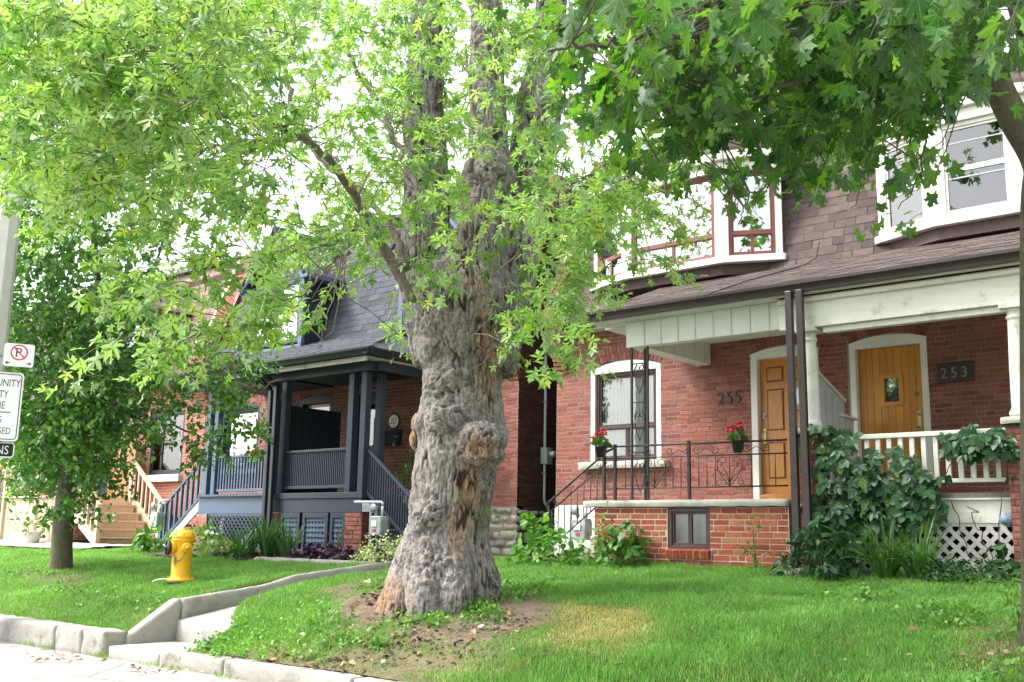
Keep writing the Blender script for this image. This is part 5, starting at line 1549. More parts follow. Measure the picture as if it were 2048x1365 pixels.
for q in ((964, 880, 0.24, -0.42, 1.15, 0.8), (968, 912, 0.2, -0.42, 1.15, 0.55), (900, 840, 0.24, -0.30, 1.1, 0.9), (850, 850, 0.15, -0.12), (838, 880, 0.10, -0.1, 1, 1.3), (868, 1030, 0.22, -0.26, 1, 0.9), (852, 1055, 0.14, -0.26),
          (840, 1010, 0.12, -0.1, 1, 1.4), (900, 760, 0.26, -0.20, 1.1, 1), (870, 700, 0.2, -0.22, 1, 1.1), (880, 1130, 0.22, -0.3, 1.1, 0.8), (905, 1145, 0.10, -0.42, 1.2, 0.7), (985, 870, 0.18, -0.12), (1000, 700, 0.15, -0.12, 1, 1.6), (940, 380, 0.13, -0.2), (985, 345, 0.15, -0.22),
          (930, 370, 0.10, -0.1), (1090, 215, 0.16, 0.28), (860, 350, 0.14, 0.05), (835, 590, 0.16, -0.02, 1, 1.3), (1040, 610, 0.15, 0.0, 1, 1.5), (870, 600, 0.18, -0.12, 1, 1.2), (960, 620, 0.22, -0.15, 1.1, 1.4)):
    blob(*q)
bz = float(gh(TX, TY))
for a, L, r0 in ((3.25, 0.72, 0.17), (2.7, 0.62, 0.15), (3.8, 0.70, 0.17), (4.4, 0.62, 0.16), (5.0, 0.60, 0.16), (5.7, 0.52, 0.15), (0.3, 0.5, 0.14), (1.2, 0.5, 0.14)):
    d = np.array([math.cos(a), math.sin(a), 0])
    base = np.array([TX, TY, 0])
    pts = []
    for s, zz in ((0.20, 0.80), (0.33, 0.42), (0.47, 0.10), (L, -0.14)):
        p = base + d * s
        p[2] = float(gh(p[0], p[1])) + zz
        pts.append(p)
    mb.tube(pts, [r0 * 1.3, r0 * 1.35, r0 * 1.2, r0 * 0.6], 16)
tmp = mb.build('tmp_trunk', None)
rmo = tmp.modifiers.new('r', 'REMESH')
rmo.mode, rmo.voxel_size = 'VOXEL', 0.0135
smo = tmp.modifiers.new('s', 'SMOOTH')
smo.factor, smo.iterations = 0.5, 16
bpy.context.view_layer.update()
tm = bpy.data.meshes.new_from_object(tmp.evaluated_get(bpy.context.evaluated_depsgraph_get()))
bpy.data.objects.remove(tmp)
tm.name = 'trunk'
nv = len(tm.vertices)
co = np.empty(nv * 3, np.float32)
tm.vertices.foreach_get('co', co)
co = co.reshape(-1, 3).astype(float)
no = np.empty(nv * 3, np.float32)
tm.vertices.foreach_get('normal', no)
no = no.reshape(-1, 3).astype(float)
# bark: swirling lumps, long furrows, plates
wv = np.stack([fbm(co, 2.2, 3, 51), fbm(co, 2.2, 3, 52), fbm(co, 1.2, 3, 53)], 1)
lump = fbm(co + wv * 0.15, 2.4, 3, 54)
px_, py_, dz_ = projn(co)
q = (co + wv * np.array([0.05, 0.05, 0.22])) * np.array([1, 1, 0.13])
brk = np.clip(fbm(co, 5, 2, 60) * 1.2 + 0.75, 0.25, 1)
fur = np.clip(1 - np.abs(fbm(q, 17, 3, 55)) * 5.0, 0, 1) * brk
fur2 = np.clip(1 - np.abs(fbm((co + wv * 0.06) * np.array([1, 1, 0.22]), 38, 2, 56)) * 4.0, 0, 1)
gnarl = np.clip(fbm(co, 1.6, 2, 57) * 1.6 - 0.15, 0, 0.8)          # where the bark breaks up into burls
for cx, cy_, a, b_ in ((900, 800, 75, 80), (962, 885, 62, 52), (862, 1030, 52, 50), (880, 1140, 70, 45), (850, 640, 50, 50), (985, 345, 40, 40), (1000, 720, 30, 60)):
    gnarl = np.maximum(gnarl, np.clip(1.4 - np.hypot((px_ - cx) / a, (py_ - cy_) / b_), 0, 1))
plate = fbm(co + wv * 0.2, 20, 4, 58)
disp = 0.022 * lump + (1 - gnarl) * (0.014 * fbm(q, 11, 3, 61) - 0.034 * fur ** 1.5) + gnarl * 0.042 * plate - 0.010 * fur2 ** 1.5 + 0.006 * fbm(co, 60, 2, 59)
co2 = co + no * disp[:, None]
tm.vertices.foreach_set('co', co2.astype(np.float32).ravel())
tm.polygons.foreach_set('use_smooth', np.ones(len(tm.polygons), bool))
warm = np.zeros(nv)
for cx, cy_, a, b_ in ((955, 900, 38, 36), (938, 985, 30, 80), (915, 1060, 22, 60), (820, 870, 14, 50), (965, 690, 14, 120), (955, 560, 30, 24), (985, 740, 12, 90), (760, 1200, 60, 50), (930, 420, 10, 50)):
    warm = np.maximum(warm, np.clip(1.25 - np.hypot((px_ - cx) / a, (py_ - cy_) / b_), 0, 1))
crack = np.clip((1 - 0.7 * gnarl) * (fur - 0.15) * 1.7, 0, 0.92)
crack = np.maximum(crack, np.clip((fur2 - 0.35) * 1.2, 0, 0.6))
crack = np.maximum(crack, gnarl * np.clip((-plate - 0.10) * 3.5, 0, 0.85))
for nm, val in (('warm', warm), ('crack', crack)):
    a_ = tm.attributes.new(nm, 'FLOAT', 'POINT')
    a_.data.foreach_set('value', val.astype(np.float32))
tm.materials.clear()
tm.materials.append(K['bark'])
tm.update()
maple = thing('silver_maple', 'massive old silver maple with gnarled furrowed trunk in the front lawn', 'tree', (TX, TY, bz))
put('trunk', tm, maple)

# ------------------------------------------------------------------ leaves
def leaf_template(kind):
    """vertices (x across, y along the midrib, z lift) and fan triangles round the base"""
    if kind == 'silver':
        h = [(0.02, 0.08), (0.16, -0.01), (0.32, 0.00), (0.22, 0.11), (0.09, 0.20), (0.28, 0.34), (0.46, 0.50), (0.50, 0.66), (0.37, 0.57), (0.31, 0.64), (0.22, 0.50), (0.075, 0.37), (0.10, 0.56), (0.21, 0.71), (0.10, 0.71), (0.08, 0.85)]
    elif kind == 'norway':
        h = [(0.05, 0.06), (0.22, -0.06), (0.46, -0.10), (0.40, 0.04), (0.50, 0.12), (0.36, 0.20), (0.42, 0.40), (0.64, 0.60), (0.46, 0.60), (0.42, 0.70), (0.20, 0.54), (0.20, 0.74), (0.28, 0.82), (0.12, 0.86)]
    elif kind == 'oval':
        h = [(0.20, 0.14), (0.34, 0.42), (0.24, 0.76)]
    elif kind == 'heart':
        h = [(0.22, -0.08), (0.40, 0.10), (0.40, 0.38), (0.20, 0.72)]
    elif kind == 'lance':
        h = [(0.10, 0.14), (0.17, 0.40), (0.12, 0.72)]
    right = h
    left = [(-x, y) for x, y in h[::-1]]
    ring = [(0.0, 0.0)] + right + [(0.0, 1.0)] + left
    V = [(0.0, 0.38, -0.03)]
    for x, y in ring:
        V.append((x, y, 0.16 * abs(x) - 0.20 * y * y * 0.9 - 0.10 * x * x))
    n = len(ring)
    Fc = [(0, 1 + k, 1 + (k + 1) % n) for k in range(n)]
    return np.array(V, float), np.array(Fc)
LT = {k: leaf_template(k) for k in ('silver', 'norway', 'oval', 'heart', 'lance')}
def norm_rows(a):
    return a / (np.linalg.norm(a, axis=1, keepdims=True) + 1e-9)
def leaf_frames(tip, up):
    y = norm_rows(tip)
    x = norm_rows(np.cross(y, up))
    return x, y, np.cross(x, y)
def leaf_coords(me, V0, n):                   # each point's place on its own leaf, for the ribs
    at = me.attributes.new('lv', 'FLOAT_VECTOR', 'POINT')
    at.data.foreach_set('vector', np.tile(V0 * np.array([1, 1, 0]), (n, 1)).astype(np.float32).ravel())
def leaves_mesh(name, kind, pos, tip, up, size, mat, aspect=1.0):
    V0, F0 = LT[kind]
    x, y, z = leaf_frames(tip, up)
    n = len(pos)
    curl = NR.uniform(0.4, 1.9, n)
    V = pos[:, None, :] + size[:, None, None] * (V0[None, :, 0:1] * x[:, None, :] * aspect + V0[None, :, 1:2] * y[:, None, :] + V0[None, :, 2:3] * z[:, None, :] * curl[:, None, None])
    Fc = (F0[None] + (len(V0) * np.arange(n))[:, None, None]).reshape(-1, 3)
    me = bulk_mesh(name, V.reshape(-1, 3), [Fc], mat, True)
    leaf_coords(me, V0, n)
    return me
def leaf_objects(name, kind, pos, tip, up, size, mat, parent):
    V0, F0 = LT[kind]
    vs = []
    for c in (0.6, 1.2, 1.8):
        vs.append(bulk_mesh(name, V0 * np.array([1, 1, c]), [F0], mat, True))
        leaf_coords(vs[-1], V0, 1)
    x, y, z = leaf_frames(tip, up)
    for i in range(len(pos)):
        o = put(name, vs[i % 3], parent)
        s = float(size[i])
        o.matrix_parent_inverse = Matrix.Identity(4)
        o.matrix_basis = Matrix.Translation(Vector(pos[i]) - (Vector(parent.location) if parent.type == 'EMPTY' else Vector((0, 0, 0)))) @ Matrix((tuple(x[i] * s), tuple(y[i] * s), tuple(z[i] * s))).transposed().to_4x4()
def split_leaves(kind, pos, tip, up, size, mat, parent, nobj, field='foliage', aspect=1.0):
    """the leaves that look largest in the photo are single leaves, the rest one mass"""
    px, py, d = projn(pos)
    score = np.where((px > 5) & (px < 2043) & (py > 5) & (py < 1360) & (d > 0), size / np.maximum(d, 0.1), -1)
    order = np.argsort(-score)
    a, b_ = order[:nobj], order[nobj:]
    if nobj:
        leaf_objects('leaf', kind, pos[a], tip[a], up[a], size[a], mat, parent)
    if len(b_):
        put(field, leaves_mesh(field, kind, pos[b_], tip[b_], up[b_], size[b_], mat, aspect), parent, kind='stuff')
def sprays(C, D, nleaf, length, lsize, droop=0.5, jit=0.35, petiole=0.05, spread=1.0, lsvar=0.3):
    """leafy twigs: start points C, directions D -> leaves in opposite pairs along them, and the twig polylines"""
    pos, tip, up, size, tw = [], [], [], [], []
    for c, d in zip(C, D):
        d = d / np.linalg.norm(d)
        L = length * rnd.uniform(0.6, 1.3)
        k = max(2, int(nleaf * rnd.uniform(0.7, 1.3) / 2))
        side = np.cross(d, (0, 0, 1))
        side = side / (np.linalg.norm(side) + 1e-6)
        a = rnd.uniform(0, 6.28)
        pts = []
        for i in range(5):
            t = i / 4
            pts.append(c + d * L * t + np.array([0, 0, -droop * L * t * t]))
        tw.append(pts)
        for i in range(k):
            t = (i + 0.7) / k
            p = c + d * L * t + np.array([0, 0, -droop * L * t * t])
            a += 1.57
            for s in (-1, 1):
                o = side * math.cos(a) * s + np.cross(side, d) * math.sin(a) * s
                v = o * spread + d * rnd.uniform(0.2, 0.9) + np.array([0, 0, -rnd.uniform(0.15, 0.9) * droop * 1.6]) + NR.normal(0, jit, 3) * 0.6
                v = v / np.linalg.norm(v)
                pos.append(p + v * petiole * rnd.uniform(0.5, 1.5))
                tip.append(v + np.array([0, 0, -0.35 * droop]))
                up.append(np.array([0, 0, 1.0]) + NR.normal(0, jit, 3))
                size.append(lsize * rnd.uniform(1 - lsvar, 1 + lsvar) * (1.0 if t < 0.8 else 0.75))
    return np.array(pos), np.array(tip), np.array(up), np.array(size), tw
def twig_mesh(tw, r=0.004, n=4):
    mb = MB()
    for pts in tw:
        mb.tube(pts, list(np.linspace(r, r * 0.35, len(pts))), n, cap=False)
    return mb
def smooth_line(pts, k=6):
    """Catmull-Rom through the points"""
    P = [np.asarray(p, float) for p in pts]
    P = [2 * P[0] - P[1]] + P + [2 * P[-1] - P[-2]]
    outp = []
    for i in range(1, len(P) - 2):
        for j in range(k):
            t = j / k
            outp.append(0.5 * (2 * P[i] + (P[i + 1] - P[i - 1]) * t + (2 * P[i - 1] - 5 * P[i] + 4 * P[i + 1] - P[i + 2]) * t * t + (3 * P[i] - P[i - 1] - 3 * P[i + 1] + P[i + 2]) * t ** 3))
    outp.append(P[-2])
    return outp
def limb(parent, pts, w0, w1, mat='bark_limb', name='limb', n=8, wob=0.015):
    """pts (px, py, depth); w in metres at both ends"""
    L = smooth_line([AD(*p) for p in pts])
    L = [p + NR.normal(0, wob, 3) * min(1, i / 4) for i, p in enumerate(L)]
    MB().tube(L, list(np.linspace(w0 / 2, w1 / 2, len(L))), n).build(name, mat, parent, True)
    return L

def density_pick(rows, x0, dx, y0, dy, n):
    """rows of digits: how thick the foliage is in that part of the picture"""
    D = np.array([[int(c) for c in r] for r in rows], float)
    D = D ** 1.25
    p = (D / D.sum()).ravel()
    k = NR.choice(len(p), n, p=p)
    jy, jx = k // D.shape[1], k % D.shape[1]
    return x0 + (jx + NR.random(n)) * dx, y0 + (jy + NR.random(n)) * dy

# limbs of the silver maple seen against the sky
skel = []
tdp = TD
LIMBS = [
    ([(826, 605, tdp - 0.35), (790, 530, tdp - 0.5), (742, 455, tdp - 0.8), (700, 380, tdp - 1.2), (660, 325, tdp - 1.7), (600, 275, tdp - 2.2), (520, 240, tdp - 2.8), (430, 232, tdp - 3.4), (350, 200, tdp - 3.9), (290, 165, tdp - 4.2), (240, 110, tdp - 4.6), (180, 70, tdp - 4.9)], 0.105, 0.010),
    ([(812, 580, tdp - 0.2), (770, 500, tdp - 0.2), (735, 430, tdp - 0.1), (680, 355, tdp), (630, 300, tdp + 0.2), (590, 230, tdp + 0.4), (575, 160, tdp + 0.6), (545, 80, tdp + 0.9), (520, 10, tdp + 1.0), (490, -80, tdp + 1.1)], 0.11, 0.03),
    ([(808, 540, tdp - 0.1), (790, 470, tdp + 0.1), (755, 420, tdp + 0.3), (700, 360, tdp + 0.6), (650, 290, tdp + 1.0)], 0.10, 0.03),
    ([(300, 180, tdp - 4.1), (240, 192, tdp - 4.3), (190, 195, tdp - 4.5)], 0.02, 0.008),
    ([(570, 115, tdp + 0.8), (500, 80, tdp + 0.7), (400, 55, tdp + 0.4), (330, 20, tdp + 0.2), (290, -10, tdp)], 0.05, 0.02),
    ([(580, 120, tdp + 0.7), (590, 60, tdp + 0.8), (580, 0, tdp + 0.9)], 0.05, 0.03),
    ([(670, 70, tdp + 1.2), (640, 40, tdp + 1.2), (600, 0, tdp + 1.2)], 0.06, 0.04),
    ([(850, 420, tdp), (800, 300, tdp + 0.4), (740, 180, tdp + 0.8), (670, 70, tdp + 1.2), (620, 0, tdp + 1.4)], 0.07, 0.045),
    ([(570, 290, tdp - 2.4), (500, 285, tdp - 2.2), (420, 295, tdp - 2.0), (360, 340, tdp - 2.0), (290, 370, tdp - 2.0)], 0.035, 0.012),
    ([(740, 470, tdp - 0.8), (660, 490, tdp - 1.3), (560, 508, tdp - 1.8), (470, 522, tdp - 2.2), (400, 530, tdp - 2.6)], 0.035, 0.012),
    ([(700, 505, tdp - 1.0), (660, 530, tdp - 1.4), (610, 590, tdp - 1.8), (540, 620, tdp - 2.2), (490, 665, tdp - 2.6)], 0.028, 0.008),
    ([(700, 480, tdp - 1.0), (680, 540, tdp - 1.3), (620, 640, tdp - 1.6), (560, 690, tdp - 1.8), (480, 700, tdp - 2.2), (420, 740, tdp - 2.6)], 0.022, 0.006),
    ([(700, 430, tdp - 1.0), (690, 530, tdp - 1.5), (670, 640, tdp - 1.7), (645, 690, tdp - 1.8)], 0.018, 0.006),
    ([(690, 470, tdp - 1.2), (665, 600, tdp - 1.6), (640, 680, tdp - 1.8), (638, 705, tdp - 1.8)], 0.014, 0.005),
    ([(1010, 440, tdp - 0.5), (1060, 397, tdp - 0.9), (1110, 372, tdp - 1.3), (1170, 350, tdp - 1.8), (1240, 350, tdp - 2.3), (1330, 380, tdp - 2.8)], 0.032, 0.008),
    ([(940, 345, tdp - 0.3), (946, 260, tdp - 0.3), (942, 180, tdp - 0.2), (930, 90, tdp - 0.1)], 0.07, 0.03),
    ([(1000, 540, tdp - 0.5), (1090, 470, tdp - 1.0), (1130, 540, tdp - 1.5), (1150, 620, tdp - 1.9)], 0.022, 0.006),
    ([(1060, 400, tdp - 0.9), (1130, 420, tdp - 1.4), (1190, 480, tdp - 1.9), (1220, 560, tdp - 2.2)], 0.016, 0.005),
    ([(945, 570, tdp - 0.55), (938, 500, tdp - 0.7), (942, 430, tdp - 0.72), (960, 370, tdp - 0.7)], 0.05, 0.02),
    ([(960, 530, tdp - 0.55), (985, 560, tdp - 0.75), (992, 620, tdp - 0.75), (985, 690, tdp - 0.7), (960, 730, tdp - 0.7), (900, 770, tdp - 0.7)], 0.02, 0.006),
    ([(992, 620, tdp - 0.75), (960, 660, tdp - 0.72), (900, 695, tdp - 0.65), (860, 700, tdp - 0.6)], 0.012, 0.005),
    ([(560, 760, tdp - 2.5), (500, 775, tdp - 2.6), (470, 750, tdp - 2.6), (465, 710, tdp - 2.6)], 0.012, 0.005),
    ([(830, 330, tdp - 0.1), (740, 440, tdp - 1.2), (700, 470, tdp - 1.5), (640, 560, tdp - 2)], 0.016, 0.005),
]
for pts, w0, w1 in LIMBS:
    skel += limb(maple, pts, w0, w1)
skel = np.array(skel)

SM_ROWS = ["77777766655543330000",       # y 0.., columns of 75 px from x = -60, rows of 62 px
           "77777766555542420000",
           "77777765444432320000",
           "67777764333322221000",
           "57887653333331112100",
           "35775442222332334320",
           "13443333222343456530",
           "01222223333333566430",
           "00111333443223565220",
           "00012233432222464100",
           "00012332210201352000",
           "00013332000100121000",
           "00012210000000010000"]
def near_limb(P):
    d2 = ((P[:, None, :] - skel[None, ::3, :]) ** 2).sum(2)
    return skel[::3][np.argsort(d2, 1)[np.arange(len(P)), NR.integers(0, 9, len(P))]]
sil_mat = leaf_mat('silver maple leaf', [(0, (0.095, 0.245, 0.040)), (0.45, (0.165, 0.36, 0.055)), (0.8, (0.28, 0.48, 0.070)), (0.95, (0.43, 0.58, 0.08)), (1, (0.60, 0.68, 0.18))], 0.43, (1.22, 1.25, 0.55), 0.38, 0.5, (0.29, 0.47, 0.17), 0.25)  # brightest ramp stops put sunlit leaves into the colour
n = 880
sx_, sy_ = density_pick(SM_ROWS, -60, 75, -42, 62, n)
# nearer on the left where the limbs reach out to the street
dep = np.where(sx_ < 560, NR.uniform(5.4, 9.5, n), np.where(sx_ < 780, NR.uniform(8.0, 12.5, n), np.where(sx_ < 1060, np.where(NR.random(n) < 0.4, NR.uniform(7.5, 10.0, n), NR.uniform(11.6, 14.5, n)), NR.uniform(7.2, 10.3, n))))
C = np.array([AD(a, b_, c) for a, b_, c in zip(sx_, sy_, dep)])
tr_ = np.array([TX, TY, 5.0])
D = norm_rows((C - tr_) * np.array([1, 1, 0.1])) + NR.normal(0, 0.55, (n, 3)) * np.array([1, 1, 0.5])
C0 = C - norm_rows(D) * 0.16
pos, tip, up, size, tw = sprays(C0, D, 13, 0.36, 0.112, 0.65, 0.5, 0.05)
# far part of the crown, behind and above
n2 = 330
fx, fy = density_pick([r[:17] for r in SM_ROWS[:8]], -60, 75, -120, 80, n2)
fd = NR.uniform(11.0, 15.5, n2)
C2 = np.array([AD(a, b_, c) for a, b_, c in zip(fx, fy, fd)])
p2, t2, u2, s2_, tw2 = sprays(C2, NR.normal(0, 1, (n2, 3)) * np.array([1, 1, 0.4]), 13, 0.5, 0.115, 0.6, 0.5, 0.05)
nb = 90
Cb = np.array([AD(rnd.uniform(780, 1080), rnd.uniform(-20, 400), rnd.uniform(11.8, 14.5)) for _ in range(nb)])
pb, tb, ub, sb_, twb = sprays(Cb, NR.normal(0, 1, (nb, 3)) * np.array([1, 1, 0.4]), 13, 0.5, 0.125, 0.6, 0.5, 0.05)
# the crown goes on above the picture
n3 = 220
ang = NR.uniform(0, 6.28, n3)
rr = 5.5 * np.sqrt(NR.random(n3))
C3 = np.stack([TX + rr * np.cos(ang), TY + rr * np.sin(ang), NR.uniform(8.6, 12.5, n3)], 1)
p3, t3, u3, s3_, tw3 = sprays(C3, NR.normal(0, 1, (n3, 3)) * np.array([1, 1, 0.4]), 12, 0.6, 0.15, 0.6, 0.5, 0.05)
split_leaves('silver', np.r_[pos, p2, p3, pb], np.r_[tip, t2, t3, tb], np.r_[up, u2, u3, ub], np.r_[size, s2_, s3_, sb_], sil_mat, maple, 300)
near = near_limb(C0)
lk = []
for c, q_ in zip(C0, near):
    v = q_ - c
    L = np.linalg.norm(v)
    if 0.05 < L < 0.9:
        e = c + v * min(1, 1.1 / L)
        lk.append([e, (e + c) / 2 + np.array([0, 0, 0.04 * L ** 0.5]), c])
mbt = twig_mesh(tw + tw2 + twb, 0.004)
for l in lk:
    mbt.tube(l, [0.007, 0.005, 0.0035], 4, cap=False)
mbt.build('twigs', 'bark_limb', maple, kind='stuff')

# leafy shoots on the trunk and at its foot
sh = [(1010, 500, -0.55), (1030, 525, -0.5), (985, 520, -0.7), (1045, 480, -0.45), (960, 540, -0.7), (1050, 640, -0.35), (1055, 670, -0.3), (1040, 690, -0.35), (1060, 610, -0.3), (830, 560, -0.5), (815, 600, -0.45), (845, 400, -0.4), (850, 470, -0.35), (870, 330, -0.35), (835, 510, -0.4), (980, 1030, -0.45), (1000, 280, -0.3), (900, 430, -0.3), (905, 480, -0.3), (1060, 560, -0.4), (1070, 600, -0.4), (1015, 470, -0.6)]
Cs = np.array([on_trunk(a, b_, o)[0] for a, b_, o in sh for _ in range(2)]) + NR.normal(0, 0.08, (len(sh) * 2, 3))
ps, ts, us, ss, tws = sprays(Cs, NR.normal(0, 1, (len(Cs), 3)) + np.array([0.2, -0.6, 0.1]), 7, 0.22, 0.085, 0.5, 0.45, 0.03)
fresh = leaf_mat('fresh maple shoot leaf', [(0, (0.07, 0.20, 0.03)), (0.6, (0.12, 0.28, 0.04)), (1, (0.22, 0.38, 0.06))], 0.4, (1.3, 1.4, 0.6))
put('shoot_leaves', leaves_mesh('shoot_leaves', 'silver', ps, ts, us, ss, fresh), maple, kind='stuff')

# ------------------------------------------------------------------ norway maple at the right, its boughs hang over the lawn
NX, NY = W(2075, 1280, 8.0)[:2]
nz = float(gh(NX, NY))
norway = thing('norway_maple', 'dark leaved maple at the right edge, boughs hanging over the lawn', 'tree', (NX, NY, nz))
ND = float((RM @ (np.array([NX, NY, 2.2]) - CAM))[2])
mb = MB()
L = smooth_line([AD(2097, 1330, ND), AD(2087, 1270, ND), AD(2083, 1100, ND), AD(2081, 900, ND), AD(2079, 700, ND), AD(2078, 500, ND), AD(2080, 380, ND), AD(2095, 250, ND), AD(2090, 80, ND), AD(2075, -200, ND), AD(2065, -500, ND)])
mb.tube(L, list(np.interp(np.linspace(0, 1, len(L)), [0, 0.06, 0.15, 0.6, 1], [0.22, 0.16, 0.135, 0.12, 0.06])), 20)
L = smooth_line([AD(2091, 400, ND), AD(2075, 320, ND - 0.05), AD(2029, 240, ND - 0.1), AD(1996, 170, ND - 0.15), AD(1976, 90, ND - 0.25), AD(1959, 0, ND - 0.4), AD(1934, -150, ND - 0.7)])
mb.tube(L, list(np.linspace(0.115, 0.07, len(L))), 18)
L = smooth_line([AD(2113, 250, ND), AD(2073, 120, ND - 0.1), AD(2034, 0, ND - 0.3), AD(2004, -150, ND - 0.5)])
mb.tube(L, list(np.linspace(0.09, 0.06, len(L))), 16)
tk = mb.build('trunk', 'bark_norway', norway, True)
nsk = []
for pts, w0, w1 in [
    ([(1985, 150, ND - 0.2), (1930, 135, ND - 0.5), (1850, 118, ND - 0.9), (1760, 122, ND - 1.2), (1680, 150, ND - 1.5), (1600, 160, ND - 1.8), (1500, 190, ND - 1.9)], 0.06, 0.02),
    ([(1970, 80, ND - 0.3), (1860, 60, ND - 0.9), (1700, 60, ND - 1.5), (1500, 80, ND - 2.0), (1340, 70, ND - 2.3), (1200, 90, ND - 2.5), (1100, 110, ND - 2.6)], 0.05, 0.014),
    ([(1850, 118, ND - 0.9), (1800, 180, ND - 0.8), (1750, 240, ND - 0.6), (1740, 330, ND - 0.5), (1700, 420, ND - 0.4)], 0.025, 0.006),
    ([(1690, 150, ND - 1.4), (1640, 230, ND - 1.0), (1560, 330, ND - 0.8), (1500, 400, ND - 0.6), (1480, 450, ND - 0.5)], 0.022, 0.006),
    ([(1500, 100, ND - 2.0), (1440, 200, ND - 1.5), (1380, 300, ND - 1.1), (1330, 380, ND - 0.9)], 0.022, 0.006),
    ([(1800, 180, ND - 0.8), (1850, 260, ND - 0.6), (1840, 340, ND - 0.5), (1800, 420, ND - 0.4)], 0.02, 0.006),
    ([(1300, 75, ND - 2.3), (1260, 180, ND - 2.2), (1220, 260, ND - 2.1)], 0.016, 0.005)]:
    nsk += limb(norway, pts, w0, w1, 'bark_norway')
nsk = np.array(nsk)
NM_ROWS = ["0001356677788899999984",      # columns of 50 px from x = 1000, rows of 50 px
           "0004777777788899999951",
           "0005667777678888887620",
           "0004566655668887775100",
           "0002345555666876653000",
           "0000234455556776441000",
           "0000123455556664320000",
           "0000001455444442230000",
           "0000000243222222230000",
           "0000000000000001120000"]
nor_mat = leaf_mat('norway maple leaf', [(0, (0.018, 0.062, 0.015)), (0.5, (0.032, 0.105, 0.018)), (0.8, (0.060, 0.165, 0.022)), (1, (0.16, 0.31, 0.035))], 0.46, (1.8, 2.1, 0.4), 0.45, 0.4, (0.055, 0.12, 0.04), 0.3)
n = 470
sx_, sy_ = density_pick(NM_ROWS, 1000, 50, -70, 50, n)
lowmix = np.clip((sy_ + 50) / 480, 0, 1)
dep = 4.5 + 3.0 * lowmix + NR.uniform(-0.5, 2.2, n)
C = np.array([AD(a, b_, c) for a, b_, c in zip(sx_, sy_, dep)])
D = np.stack([-np.ones(n), -0.3 * np.ones(n), -0.25 * np.ones(n)], 1) + NR.normal(0, 0.7, (n, 3))
pos, tip, up, size, tw = sprays(C, D, 7, 0.22, 0.106, 0.75, 0.55, 0.06, lsvar=0.45)
n2 = 150
fx, fy = density_pick([r for r in NM_ROWS[:7]], 1000, 50, -180, 55, n2)
C2 = np.array([AD(a, b_, c) for a, b_, c in zip(fx, fy, NR.uniform(6.0, 10.0, n2))])
p2, t2, u2, s2_, tw2 = sprays(C2, NR.normal(0, 1, (n2, 3)) * np.array([1, 1, 0.4]), 9, 0.4, 0.125, 0.7, 0.45, 0.07)
n3 = 330  # unseen sprays outside the view, added so the right side is shaded
C3 = np.stack([NR.uniform(-6.5, 3.5, n3), NR.uniform(1.5, 11.5, n3), NR.uniform(5.6, 10.0, n3)], 1)
_px, _py, _d = projn(C3)
ok = ~((_d > 0.3) & (_px > -250) & (_px < 2300) & (_py > -260) & (_py < 1500))
C3 = C3[ok]
p3, t3, u3, s3_, tw3 = sprays(C3, NR.normal(0, 1, (len(C3), 3)) * np.array([1, 1, 0.4]), 9, 0.6, 0.19, 0.7, 0.45, 0.07)
split_leaves('norway', np.r_[pos, p2, p3], np.r_[tip, t2, t3], np.r_[up, u2, u3], np.r_[size, s2_, s3_], nor_mat, norway, 300)
mbt = twig_mesh(tw + tw2, 0.004)
for c in C:
    q_ = nsk[((nsk - c) ** 2).sum(1).argmin()]
    v = q_ - c
    L_ = np.linalg.norm(v)
    if L_ > 1.1:
        continue
    e = c + v * min(1, 0.9 / max(L_, 1e-3))
    mbt.tube([e, (e + c) / 2 + np.array([0, 0, 0.05]), c], [0.006, 0.005, 0.004], 4, cap=False)
mbt.build('twigs', 'bark_norway', norway, kind='stuff')
# winged seed bunches: pale green pairs among the leaves
ix = NR.choice(len(pos), 90)
pk = pos[ix] + NR.normal(0, 0.05, (90, 3))
put('seed_wings', leaves_mesh('seed_wings', 'lance', pk, np.c_[NR.normal(0, 0.5, (90, 2)), -np.ones(90)], NR.normal(0, 1, (90, 3)), NR.uniform(0.06, 0.09, 90),
    leaf_mat('maple key', [(0, (0.25, 0.36, 0.06)), (1, (0.36, 0.44, 0.10))], 0.4)), norway, kind='stuff')

